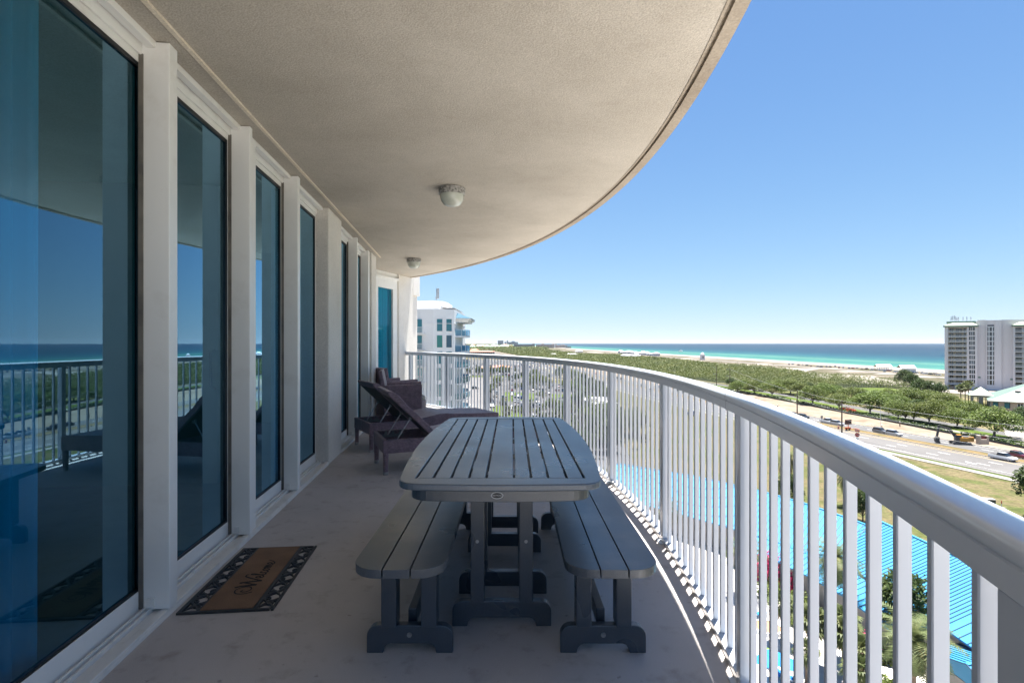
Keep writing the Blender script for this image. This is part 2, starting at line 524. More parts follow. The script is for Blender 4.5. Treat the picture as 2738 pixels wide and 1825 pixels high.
door(2.56, 3.50, "second sliding glass door beside the welcome mat", handle=True)
door(3.50, 4.54, "third sliding glass door between the second post and third post")
door(4.54, 5.62, "fourth sliding glass door just in front of the broad stucco pier")
door(6.19, 7.19, "fifth sliding glass door seen edge-on behind the broad stucco pier")
door(7.19, 8.42, "sixth sliding glass door behind the rear wicker lounge")

# head track and threshold run past all posts
def run(y0, y1, name, label):
    r = thing(name, label, 'door track', tuple(wall(y0, 0)), WA)
    L = (wall(y1) - wall(y0)).length
    mb = MB()
    mb.b2(-0.160, 0.0, 0, L, 0.0, 0.020)                      # base
    mb.b2(-0.036, -0.001, 0, L, 0.0205, 0.033)                # front lip
    mb.b2(-0.112, -0.100, 0, L, 0.0205, 0.046)                # rails
    mb.b2(-0.090, -0.077, 0, L, 0.0205, 0.040)
    mb.build("threshold", M_TRACK, r, bevel=0.002)
    mb = MB(); mb.b2(-0.130, -0.1125, 0, L, 0.0205, 0.0225); mb.b2(-0.0998, -0.0902, 0, L, 0.0205, 0.0222)
    mb.build("groove", M_TRACKDARK, r)
    mb = MB()
    mb.b2(-0.100, -0.060, 0.001, L - 0.001, HC - 0.034, HC - 0.001); mb.b2(-0.129, -0.118, 0.001, L - 0.001, HC - 0.07, HC - 0.001)
    mb.b2(-0.118, -0.100, 0.001, L - 0.001, HC - 0.016, HC - 0.001)
    mb.build("head_track", M_WHITE, r, bevel=0.002)
    return r
run(1.585, 5.598, "door_track", "long white door track and threshold under the four nearest glass doors")
run(6.214, 8.388, "door_track", "white door track and threshold behind the wicker lounges")

# end wall that turns towards the railing
EA = Vector((0.273, 1.0, 0)).normalized(); EN = Vector((EA.y, -EA.x, 0)); EW = math.atan2(EA.y, EA.x) - math.pi / 2
def ew(y, d=0.0, z=0.0):
    return Vector((-5.358 + 0.273 * y, y, z)) - EN * d
def ewbox(mb, y0, y1, d0, d1, z0, z1):
    p = [ew(y0, d0), ew(y1, d0), ew(y1, d1), ew(y0, d1)]
    mb.prism([(q.x, q.y) for q in p], z0, z1)
mb = MB(); ewbox(mb, 11.12, 11.76, 0.0, 0.5, 0.0, HC)
tag(mb.build("stucco_pier", M_STUCCO, bevel=0.012), "stucco pier at the far end that the railing runs into", 'pier', 'stucco piers between the glass doors')
mb = MB(); ewbox(mb, 11.80, 12.06, 0.045, 0.5, 0.0, 2.28); ewbox(mb, 11.765, 12.10, 0.0, 0.5, 2.285, HC + 0.1)
tag(mb.build("recessed_wall", M_STUCCO, bevel=0.01), "thin sunlit strip of wall just beyond the far end pier", 'wall')
r = thing("corner_door", "far corner glass door closed off by full length teal curtains", 'door', (0, 0, 0))
mb = MB()
ewbox(mb, 9.35, 10.34, 0.02, 0.12, 0.0, HC - 0.14); ewbox(mb, 10.92, 11.0, 0.02, 0.12, 0.0, HC - 0.14)
ewbox(mb, 10.34, 10.92, 0.02, 0.10, 0.02, 0.12); ewbox(mb, 10.34, 10.92, 0.02, 0.10, 2.33, HC - 0.14)
mb.build("door_frame", M_WHITE, r, bevel=0.003)
mb = MB(); p = [ew(10.34, 0.06), ew(10.92, 0.06)]
mb.add([(p[0].x, p[0].y, 0.12), (p[1].x, p[1].y, 0.12), (p[1].x, p[1].y, 2.33), (p[0].x, p[0].y, 2.33)], [(0, 1, 2, 3)])
mb.build("glass_pane", m_glass("curtain_door_glass", (0.10, 0.72, 0.88), 1.0), r)
mb = MB(); ewbox(mb, 11.0, 11.12, 0.03, 0.14, 0.0, HC - 0.05)
mb.build("shutter_post", M_WHITE, r, bevel=0.003)
mb = MB(); ewbox(mb, 9.35, 11.12, 0.0, 0.16, HC - 0.138, HC - 0.09); ewbox(mb, 9.35, 11.12, 0.03, 0.16, HC - 0.088, HC - 0.002)
mb.build("head_track", M_WHITE, r, bevel=0.003)

def curtain(name, label, path_fn, L, z0, z1, folds, amp, m=M_CURTAIN):
    mb = MB(); mb.sm = True
    n = folds * 8; vs = []
    rr = random.Random(len(label))
    ph = [rr.uniform(-0.5, 0.5) for _ in range(folds + 1)]
    for i in range(n + 1):
        s = L * i / n; a = amp * math.sin(2 * math.pi * i / 8 + ph[min(i // 8, folds)])
        p = path_fn(s, a)
        vs.append((p.x, p.y, z0)); vs.append((p.x + 0.01 * math.sin(i), p.y, z1))
    mb.add(vs, [(2 * i, 2 * i + 2, 2 * i + 3, 2 * i + 1) for i in range(n)])
    return tag(mb.build(name, m), label, 'curtain')
curtain("curtain", "pale curtain gathered behind the left edge of the nearest glass door", lambda s, a: wall(1.60 + s, 0.25 + a), 0.45, 0.02, 2.60, 4, 0.035)
curtain("curtain", "pleated curtain filling the far corner door", lambda s, a: ew(10.28 + s, 0.16 + a), 0.70, 0.02, 2.45, 9, 0.03)
curtain("curtain", "curtain seen edge-on inside the fourth glass door", lambda s, a: wall(4.72 + s, 0.27 + a), 0.75, 0.02, 2.60, 6, 0.03)

# interior shell
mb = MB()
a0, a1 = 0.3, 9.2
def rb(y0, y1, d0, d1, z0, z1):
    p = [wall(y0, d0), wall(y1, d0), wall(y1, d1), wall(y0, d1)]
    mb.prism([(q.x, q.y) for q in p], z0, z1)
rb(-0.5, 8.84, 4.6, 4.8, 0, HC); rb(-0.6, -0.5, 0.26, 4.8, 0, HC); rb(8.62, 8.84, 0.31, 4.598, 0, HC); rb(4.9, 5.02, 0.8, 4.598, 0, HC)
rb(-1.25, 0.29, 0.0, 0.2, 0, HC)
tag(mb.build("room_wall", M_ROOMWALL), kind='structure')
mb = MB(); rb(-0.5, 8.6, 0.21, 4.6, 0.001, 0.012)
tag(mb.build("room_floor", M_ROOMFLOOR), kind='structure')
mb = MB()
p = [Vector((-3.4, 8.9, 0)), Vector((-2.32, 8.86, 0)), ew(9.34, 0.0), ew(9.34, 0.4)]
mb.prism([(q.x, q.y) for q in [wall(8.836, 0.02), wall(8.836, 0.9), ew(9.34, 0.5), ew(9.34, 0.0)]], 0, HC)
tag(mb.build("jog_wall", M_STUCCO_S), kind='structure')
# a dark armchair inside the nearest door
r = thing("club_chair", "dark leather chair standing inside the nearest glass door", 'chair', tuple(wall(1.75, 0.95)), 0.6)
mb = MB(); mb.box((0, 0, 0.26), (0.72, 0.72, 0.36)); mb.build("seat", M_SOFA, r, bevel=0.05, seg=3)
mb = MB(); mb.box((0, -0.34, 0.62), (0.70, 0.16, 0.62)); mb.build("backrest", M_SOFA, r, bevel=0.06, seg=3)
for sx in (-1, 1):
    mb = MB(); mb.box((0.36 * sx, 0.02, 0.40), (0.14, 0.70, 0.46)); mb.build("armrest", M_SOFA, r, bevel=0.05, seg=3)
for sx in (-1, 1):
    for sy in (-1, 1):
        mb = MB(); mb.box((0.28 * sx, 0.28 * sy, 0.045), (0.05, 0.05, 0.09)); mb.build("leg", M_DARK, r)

# ------------------------------------------------------------------ railing
r = thing("balcony_railing", "curved white metal balcony railing of thin square bars with a rounded hand rail", 'railing', (0, 0, 0))
PHI0, DPHI = 0.6383, -0.1308
P_END = 0.765
NBAY = 8
phi_lo = PHI0 + DPHI * 7.55
def dens(z): return arc_path(RC, 0, P_END + 0.012, phi_lo - 0.06, 130, z)
zt = 1.067
prof = []
prof = [(0.030, 0.0), (0.0305, 0.006), (0.0285, 0.0125), (0.0235, 0.0170), (0.015, 0.0195), (0.0, 0.0205), (-0.015, 0.0195), (-0.0235, 0.0170), (-0.0285, 0.0125), (-0.0305, 0.006), (-0.030, 0.0)]
prof = [(x, y + zt - 0.0205) for x, y in prof]
prof += [(-0.030, zt - 0.026), (-0.024, zt - 0.029), (-0.024, zt - 0.033), (-0.027, zt - 0.035), (-0.027, zt - 0.068), (0.027, zt - 0.068), (0.027, zt - 0.035), (0.024, zt - 0.033), (0.024, zt - 0.029), (0.030, zt - 0.026)]
mb = MB(); mb.sm = False
mb.sweep(dens(0), prof)
tr = mb.build("hand_rail", m_white_metal("hand_rail_paint", (0.56, 0.60, 0.66), 0.16, 0.0), r)
for pl in tr.data.polygons:
    pl.use_smooth = len(pl.vertices) == 4
es = tr.modifiers.new("edge", 'EDGE_SPLIT'); es.split_angle = math.radians(32)
# joint rings of the hand rail
for ph in (-0.131, 0.262, 0.655):
    mb = MB(); mb.sweep(arc_path(RC, 0, ph - 0.00012, ph + 0.00012, 1, 0), [(x * 1.012, y + (0.0004 if y > 1.03 else 0)) for x, y in prof])
    mb.build("rail_joint", M_GASKET, tr)
mb = MB(); mb.sweep(dens(0), [(-0.024, 0.0015), (0.034, 0.0015), (0.034, 0.030), (-0.024, 0.030)])
mb.build("bottom_rail", M_RAIL, r, bevel=0.003)
posts = [P_END] + [PHI0 + DPHI * i for i in range(8)]
pm = MB(); pm.b2(-0.025, 0.025, -0.025, 0.025, 0.0, zt - 0.0685); pm.b2(-0.05, 0.05, -0.05, 0.05, 0.0, 0.008)
pm_me = pm.mesh("post", M_RAIL)
bm_ = MB(); bm_.b2(-0.0110, 0.0110, -0.0085, 0.0085, 0.0305, zt - 0.0685)
ba_me = bm_.mesh("baluster", M_RAIL)
def stand(me, name, phi):
    o = bpy.data.objects.new(name, me); C.objects.link(o); o.parent = r
    o.location = on_c(RC, phi); o.rotation_euler = (0, 0, phi)
    b = o.modifiers.new("bevel", 'BEVEL'); b.width = 0.002; b.segments = 1
    return o
for p_ in posts: stand(pm_me, "post", p_)
bal = []
for i in range(7):
    a, b = PHI0 + DPHI * i, PHI0 + DPHI * (i + 1)
    lo = 0.0036
    for k in range(12):
        bal.append(a + (b - a) * (0.068 + 0.864 * k / 11))
for k in range(4): bal.append(PHI0 + DPHI * 7 + DPHI * (0.068 + 0.0785 * k))
for k in range(10): bal.append(P_END - 0.008 - (P_END - PHI0 - 0.016) * k / 9.0)
for p_ in bal: stand(ba_me, "baluster", p_)

# ------------------------------------------------------------------ ceiling lights
def ceil_light(x, y, dia, label):
    r = thing("ceiling_light", label, 'light', (x, y, HC), 0, 'round ceiling lights on the balcony')
    R = dia / 2
    mb = MB(); mb.sm = True; mb.lathe([(0, -0.0005), (R * 0.92, -0.0005), (R, -0.004), (R * 1.0, -0.012), (R * 0.985, -0.055), (R * 0.93, -0.062), (R * 0.88, -0.058)], 32)
    c = mb.build("collar", simple("weathered_zinc", (0.33, 0.32, 0.30), (0.10, 0.10, 0.09), 45, 0.7, 0.3, 120, contrast=(0.45, 0.62)), r)
    e = c.modifiers.new("edge", 'EDGE_SPLIT'); e.split_angle = math.radians(40)
    mb = MB(); mb.sm = True; mb.lathe([(R * 0.875, -0.056), (R * 0.86, -0.085), (R * 0.80, -0.115), (R * 0.66, -0.142), (R * 0.45, -0.158), (R * 0.2, -0.164), (0.0005, -0.165)], 32)
    mb.build("glass_globe", simple("frosted_glass", (0.40, 0.42, 0.36), (0.47, 0.48, 0.42), 8, 0.18, 0.0, spec=0.7), r)
    return r
ceil_light(-0.543, 4.90, 0.243, "nearer round ceiling light with weathered collar and frosted globe")
ceil_light(-1.635, 9.03, 0.240, "farther round ceiling light near the end of the balcony ceiling")
# ------------------------------------------------------------------ dining table
TX, TY0, TY1 = -0.046, 2.0, 3.82
tb = thing("dining_table", "long slate grey slatted dining table with rounded ends in the middle of the balcony", 'table', (TX, (TY0 + TY1) / 2, 0))
HL = (TY1 - TY0) / 2
def top_outline(off=0.0, n=14):
    """half width of the boat shaped top along y, corners rounded"""
    pts = []
    Wm, We, cr = 0.437 + off, 0.388 + off, 0.09
    Lh = HL + off
    # right side from -y to +y
    ys = [-Lh + cr + (2 * (Lh - cr)) * i / 24 for i in range(25)]
    side = [(We + (Wm - We) * (1 - (y / (Lh - cr)) ** 2), y) for y in ys]
    right = side
    cor = []
    x0, y0 = side[-1]
    for k in range(1, 7):
        a = math.pi / 2 * k / 6
        cor.append((x0 - cr + cr * math.cos(a), y0 + (Lh - 0.012 - y0) * math.sin(a)))
    endp = [(x, Lh - 0.012 * (x / (We - cr)) ** 2) for x in [(We - cr) * (1 - 2 * i / 10) for i in range(1, 10)]]
    half = right + cor + endp + [(-x, y) for x, y in reversed(cor)]
    left = [(-x, y) for x, y in reversed(right)]
    other = [(-x, -y) for x, y in cor] + [(-x, -y) for x, y in endp] + [(x, -y) for x, y in reversed(cor)]
    return half + left + other
IN_X, IN_Y = 0.330, HL - 0.105
ZT, TH = 0.74, 0.026
# frame ring: outer outline with a rectangular opening
outl = top_outline()
mb = MB()
no = len(outl)
inner = []
for x, y in outl:                                 # each outline point looks at a point of the opening
    f = max(abs(x) / IN_X, abs(y) / IN_Y)
    inner.append((x / f, y / f))
ang = lambda p: math.atan2(p[1] / IN_Y, p[0] / IN_X)
vs = [(x, y, ZT) for x, y in outl] + [(x, y, ZT) for x, y in inner] + [(x, y, ZT - TH) for x, y in outl] + [(x, y, ZT - TH) for x, y in inner]
# snap the inner points nearest the corners
for cx, cy in ((1, 1), (1, -1), (-1, 1), (-1, -1)):
    k = min(range(no), key=lambda i: (inner[i][0] - cx * IN_X) ** 2 + (inner[i][1] - cy * IN_Y) ** 2)
    vs[no + k] = (cx * IN_X, cy * IN_Y, ZT); vs[3 * no + k] = (cx * IN_X, cy * IN_Y, ZT - TH)
fs = []
for i in range(no):
    j = (i + 1) % no
    fs += [(i, j, no + j, no + i), (2 * no + j, 2 * no + i, 3 * no + i, 3 * no + j), (j, i, 2 * no + i, 2 * no + j), (no + i, no + j, 3 * no + j, 3 * no + i)]
mb.add(vs, fs)
mb.build("top_frame", M_TABLE, tb, bevel=0.005, seg=3)
gaps = [-0.327, -0.260, -0.190, -0.121, -0.054, 0.054, 0.120, 0.187, 0.259, 0.327]
for a, b in zip(gaps, gaps[1:]):
    mb = MB(); mb.b2(a + 0.0045, b - 0.0045, -IN_Y + 0.002, IN_Y - 0.002, ZT - 0.022, ZT - 0.001)
    mb.build("slat", M_TABLE, tb, bevel=0.003)
mb = MB()
for y in (-0.62, -0.2, 0.2, 0.62): mb.b2(-0.36, 0.36, y - 0.03, y + 0.03, ZT - 0.05, ZT - 0.0265)
mb.build("cross_batten", M_TABLE2, tb)
# apron follows the outline 4 cm in
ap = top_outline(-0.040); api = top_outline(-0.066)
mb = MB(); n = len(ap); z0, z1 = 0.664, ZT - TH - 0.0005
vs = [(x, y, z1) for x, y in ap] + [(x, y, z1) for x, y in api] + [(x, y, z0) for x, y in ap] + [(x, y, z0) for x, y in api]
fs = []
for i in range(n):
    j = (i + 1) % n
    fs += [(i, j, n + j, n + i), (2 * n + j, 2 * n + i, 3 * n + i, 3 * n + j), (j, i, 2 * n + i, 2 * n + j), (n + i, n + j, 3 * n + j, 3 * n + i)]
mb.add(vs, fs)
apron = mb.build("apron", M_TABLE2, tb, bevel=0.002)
# foot profile of the trestles
def foot_profile(w, h=0.112, clear=0.038, pad=0.085):
    hw = w / 2; r = 0.045
    P = [(-hw, 0)]
    P += [(-hw, h - r - 0.01)]
    for k in range(0, 6):
        a = math.pi - (math.pi / 2) * k / 5
        P.append((-hw + r + r * math.cos(a), h - r + r * math.sin(a)))
    for k in range(0, 6):
        a = math.pi / 2 - (math.pi / 2) * k / 5
        P.append((hw - r + r * math.cos(a), h - r + r * math.sin(a)))
    P += [(hw, h - r - 0.01), (hw, 0), (hw - pad + 0.018, 0)]
    for k in range(1, 4):
        P.append((hw - pad + 0.018 - 0.03 * (1 - math.cos(math.pi / 2 * k / 3)), clear * math.sin(math.pi / 2 * k / 3)))
    for k in range(3, 0, -1):
        P.append((-hw + pad - 0.018 + 0.03 * (1 - math.cos(math.pi / 2 * k / 3)), clear * math.sin(math.pi / 2 * k / 3)))
    P += [(-hw + pad - 0.018, 0)]
    return P
def trestle(parent, y, w, ux, uw, ztop, m, front=-1, bolt=True, ud=0.036):
    """foot with two uprights in front of it; front = side of the foot the uprights stand on"""
    t = MB(); t.prism_axis(foot_profile(w), (0, y, 0), (1, 0, 0), (0, 0, 1), (0, 1, 0), -0.019, 0.019)
    f = t.build("trestle_foot", m, parent, bevel=0.003)
    for sx in (-1, 1):
        u = MB(); u.b2(sx * ux - uw / 2, sx * ux + uw / 2, y - ud / 2 - 0.0195, y + ud / 2 + 0.0195, 0.1125, ztop)
        o = u.build("upright", m, f, bevel=0.003)
    u = MB(); u.b2(-ux - uw / 2, ux + uw / 2, y - 0.018, y + 0.018, ztop + 0.0005, ztop + 0.004)
    return f
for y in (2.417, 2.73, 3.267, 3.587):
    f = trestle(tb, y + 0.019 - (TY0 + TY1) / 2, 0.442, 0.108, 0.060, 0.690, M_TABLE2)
    if y == 2.417:
        for sx in (-1, 1):
            b = MB(); b.tube([(sx * 0.108, y - 0.0195 - 0.002 - (TY0 + TY1) / 2 - 0.0185 + 0.019, 0.385), (sx * 0.108, y - (TY0 + TY1) / 2 - 0.012, 0.385)], 0.0075, 10)
            b.build("bolt", M_STEEL, f)
mb = MB(); mb.b2(-0.03, 0.03, -0.46, 0.645, 0.116, 0.150)
# oval emblem on the near apron
def text_mesh(txt, size, m, parent, name, M, extrude=0.0006, shear=0.0, sx=1.0):
    cu = bpy.data.curves.new(name, 'FONT'); cu.body = txt; cu.size = size; cu.align_x = 'CENTER'; cu.align_y = 'CENTER'
    cu.extrude = extrude; cu.shear = shear
    o = bpy.data.objects.new(name, cu); C.objects.link(o)
    dg = bpy.context.evaluated_depsgraph_get()
    me = bpy.data.meshes.new_from_object(o.evaluated_get(dg))
    bpy.data.objects.remove(o)
    me.materials.clear(); me.materials.append(m)
    me.transform(M @ Matrix.Diagonal((sx, 1, 1, 1)))
    n = bpy.data.objects.new(name, me); C.objects.link(n); n.parent = parent
    return n
M_EMBW = simple("emblem_silver", (0.45, 0.46, 0.48), None, rough=0.4)
ye = -HL + 0.0405
mb = MB()
ring = lambda a, b, y: [(a * math.cos(2 * math.pi * k / 40), y, b * math.sin(2 * math.pi * k / 40)) for k in range(40)]
ex, ez = -0.010 , 0.690
fs = []
vs = ring(0.0235, 0.0128, ye - 0.0025) + ring(0.0200, 0.0104, ye - 0.0025) + ring(0.0235, 0.0128, ye + 0.004)
for k in range(40):
    j = (k + 1) % 40
    fs += [(k, j, 40 + j, 40 + k), (80 + k, 80 + j, j, k)]
mb.add([(x + ex, y, z + ez) for x, y, z in vs], fs)
em = mb.build("emblem", M_EMBW, apron)
mb = MB(); mb.add([(x + ex, y, z + ez) for x, y, z in ring(0.0203, 0.0107, ye - 0.0016)], [tuple(range(40))]); mb.build("emblem_plate", M_GASKET, apron)
text_mesh("POLYWOOD", 0.0085, M_EMBW, apron, "emblem_lettering", Matrix.Translation((ex, ye - 0.0024, ez)) @ Matrix.Rotation(math.pi / 2, 4, 'X'), sx=0.72)

# ------------------------------------------------------------------ benches
def bench(cx, y0, label, tilt=0.0):
    L, W, zt = 2.0, 0.345, 0.445
    r = thing("bench", label, 'bench', (cx, y0 + L / 2, 0), tilt, 'slatted benches beside the dining table')
    hw, hl = W / 2, L / 2
    b1, b2 = -0.052, 0.050
    def edge(x):   # rounded end: how far the seat end is cut back at x
        c = 0.095; e = 0.008 * (x / hw) ** 2
        if abs(x) > hw - c:
            u = (abs(x) - (hw - c)) / c
            e += c * (1 - math.sqrt(max(0, 1 - u * u)))
        return hl - e
    for a, b in ((-hw, b1 - 0.0025), (b1 + 0.0025, b2 - 0.0025), (b2 + 0.0025, hw)):
        n = 14
        xs = [a + (b - a) * (0.5 - 0.5 * math.cos(math.pi * i / n)) for i in range(n + 1)]
        P = [(x, -edge(x)) for x in xs] + [(x, edge(x)) for x in reversed(xs)]
        mb = MB(); mb.prism(P, zt - 0.032, zt)
        mb.build("seat_board", M_BENCH, r, bevel=0.006, seg=3)
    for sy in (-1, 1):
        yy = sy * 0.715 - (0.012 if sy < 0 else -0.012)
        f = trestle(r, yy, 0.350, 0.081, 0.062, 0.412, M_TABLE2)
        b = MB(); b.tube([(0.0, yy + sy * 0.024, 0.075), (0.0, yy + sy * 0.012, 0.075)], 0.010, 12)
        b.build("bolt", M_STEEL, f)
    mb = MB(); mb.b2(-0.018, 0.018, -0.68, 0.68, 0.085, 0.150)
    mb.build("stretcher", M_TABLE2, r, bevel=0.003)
    mb = MB(); mb.b2(-hw + 0.05, hw - 0.05, -0.76, -0.70, 0.4125, 0.4128 + 0.0001)
    return r
bench(-0.418, 1.955, "slatted bench on the left of the dining table beside the welcome mat")
bench(0.372, 1.955, "slatted bench on the right of the dining table beside the railing")

# ------------------------------------------------------------------ welcome mat
mx0 = Vector((-1.559, 2.513, 0)); ma = Vector((-0.0815, 0.80, 0)).normalized(); mw = Vector((ma.y, -ma.x, 0))
mr = thing("door_mat", "brown coir welcome mat with black scrollwork rubber borders", 'mat', tuple(mx0 + Vector((0, 0, 0.0005))), math.atan2(ma.y, ma.x) - math.pi / 2)
MWD, MLN, BD = 0.435, 0.80, 0.098
mb = MB()
for x0 in (0.0, MWD - BD):
    mb.b2(x0, x0 + 0.018, 0.0, MLN, 0.0, 0.010)
    mb.b2(x0 + BD - 0.012, x0 + BD, 0.0, MLN, 0.0, 0.010)
mb.b2(0.018, MWD - 0.018, 0.0, 0.016, 0.0, 0.0096); mb.b2(0.018, MWD - 0.018, MLN - 0.012, MLN, 0.0, 0.0096)
def curl(cx, cy, R, a0, turns, sgn, w=0.0048, flip=1):
    pts = []; rad = []
    N = 22
    for i in range(N + 1):
        t = i / N
        rr = R * (1 - 0.80 * t)
        a = a0 + sgn * turns * 2 * math.pi * t
        pts.append((cx + rr * math.cos(a), cy + rr * math.sin(a), 0.005)); rad.append(w * 1.35 * (1 - 0.35 * t))
    mb.tube(pts, rad, 6)
for x0 in (0.018, MWD - BD + 0.018):
    wv = BD - 0.030
    N = 7
    for i in range(N):
        yc = 0.016 + (MLN - 0.028) * (i + 0.5) / N
        st = (MLN - 0.028) / N
        s = 1 if i % 2 == 0 else -1
        curl(x0 + wv * (0.5 + 0.17 * s), yc, wv * 0.34, math.pi * (0.5 - 0.5 * s) + 0.6, 1.35, s)
        curl(x0 + wv * (0.5 - 0.24 * s), yc + st * 0.42, wv * 0.24, math.pi * (0.5 + 0.5 * s) + 0.3, 1.2, -s, 0.004)
        pts = [(x0 + wv * (0.5 + 0.5 * s * math.cos(math.pi * k / 10)), yc - st * 0.5 + st * k / 10, 0.005) for k in range(11)]
        mb.tube(pts, 0.0066, 6)
        pts = [(x0 + wv * (0.5 - 0.42 * s * math.cos(math.pi * k / 10)), yc - st * 0.35 + st * 0.8 * k / 10, 0.0045) for k in range(11)]
        mb.tube(pts, [0.002 + 0.006 * math.sin(math.pi * k / 10) for k in range(11)], 6)
mb.build("scroll_border", M_DARK, mr)
mb = MB(); mb.b2(BD + 0.0005, MWD - BD - 0.0005, 0.0165, MLN - 0.0125, 0.0, 0.013)
coir = mb.build("coir_panel", M_COIR, mr)
# script lettering drawn as strokes: reads along the mat towards the far end
M_INK = simple("mat_lettering", (0.012, 0.010, 0.009), (0.03, 0.022, 0.016), 80, 0.95)
def stroke(pts, w, mb_):
    n = 8 * (len(pts) - 1)
    P = []
    Q = [pts[0]] + list(pts) + [pts[-1]]
    for i in range(len(pts) - 1):
        p0, p1, p2, p3 = [Vector((q[0], q[1], 0)) for q in Q[i:i + 4]]
        for k in range(8):
            t = k / 8
            P.append(0.5 * ((2 * p1) + (p2 - p0) * t + (2 * p0 - 5 * p1 + 4 * p2 - p3) * t * t + (3 * p1 - p0 - 3 * p2 + p3) * t ** 3))
    P.append(Vector((pts[-1][0], pts[-1][1], 0)))
    LL, RR = [], []
    for i, p in enumerate(P):
        d = (P[min(i + 1, len(P) - 1)] - P[max(i - 1, 0)])
        if d.length < 1e-6: d = Vector((1, 0, 0))
        d.normalize(); nn = Vector((-d.y, d.x, 0))
        ww = w * (0.65 + 0.5 * abs(d.y))
        LL.append(p + nn * ww / 2); RR.append(p - nn * ww / 2)
    # letter space (u along, v up) to mat space: u -> +y, v -> -x
    def mp(q): return (MWD / 2 - q.y, MLN * 0.20 + q.x, 0.0134)
    n = len(P)
    mb_.add([mp(q) for q in LL] + [mp(q) for q in RR], [(i, i + 1, i + 1 + n, i + n) for i in range(n - 1)])
mb = MB()
wl = 0.0105
# W with a large curl, then e l c o m e
stroke([(0.048, -0.004), (0.030, 0.002), (0.026, -0.022), (0.050, -0.040), (0.080, -0.026), (0.078, 0.012), (0.048, 0.034), (0.012, 0.020), (0.004, -0.020), (0.022, -0.056)], wl * 0.8, mb)
stroke([(0.078, 0.050), (0.092, 0.020), (0.104, -0.048)], wl * 1.5, mb)
stroke([(0.104, -0.048), (0.122, -0.004), (0.138, 0.036)], wl, mb)
stroke([(0.130, 0.046), (0.140, 0.010), (0.152, -0.058)], wl * 1.5, mb)
stroke([(0.152, -0.058), (0.176, -0.010), (0.206, 0.038), (0.226, 0.046), (0.236, 0.036)], wl, mb)
x = 0.184
def letter_e(x):
    stroke([(x, -0.040), (x + 0.020, -0.032), (x + 0.026, -0.018), (x + 0.014, -0.012), (x + 0.004, -0.028), (x + 0.012, -0.050), (x + 0.034, -0.042)], wl * 0.9, mb)
letter_e(x); x += 0.034
stroke([(x, -0.042), (x + 0.022, 0.004), (x + 0.024, 0.022), (x + 0.014, 0.020), (x + 0.010, -0.020), (x + 0.014, -0.050), (x + 0.030, -0.044)], wl * 0.9, mb); x += 0.032
stroke([(x + 0.022, -0.020), (x + 0.010, -0.014), (x + 0.002, -0.034), (x + 0.012, -0.052), (x + 0.030, -0.042)], wl * 0.9, mb); x += 0.030
stroke([(x + 0.014, -0.014), (x + 0.002, -0.030), (x + 0.010, -0.051), (x + 0.024, -0.040), (x + 0.020, -0.018), (x + 0.012, -0.014), (x + 0.034, -0.022)], wl * 0.9, mb); x += 0.034
stroke([(x, -0.020), (x + 0.006, -0.014), (x + 0.006, -0.050)], wl * 0.9, mb)
stroke([(x + 0.006, -0.040), (x + 0.016, -0.016), (x + 0.022, -0.016), (x + 0.022, -0.050)], wl * 0.9, mb)
stroke([(x + 0.022, -0.040), (x + 0.032, -0.016), (x + 0.038, -0.018), (x + 0.038, -0.044), (x + 0.050, -0.046)], wl * 0.9, mb); x += 0.050
letter_e(x)
stroke([(x + 0.034, -0.042), (x + 0.052, -0.024), (x + 0.060, -0.006)], wl * 0.7, mb)
mb.build("lettering", M_INK, coir)

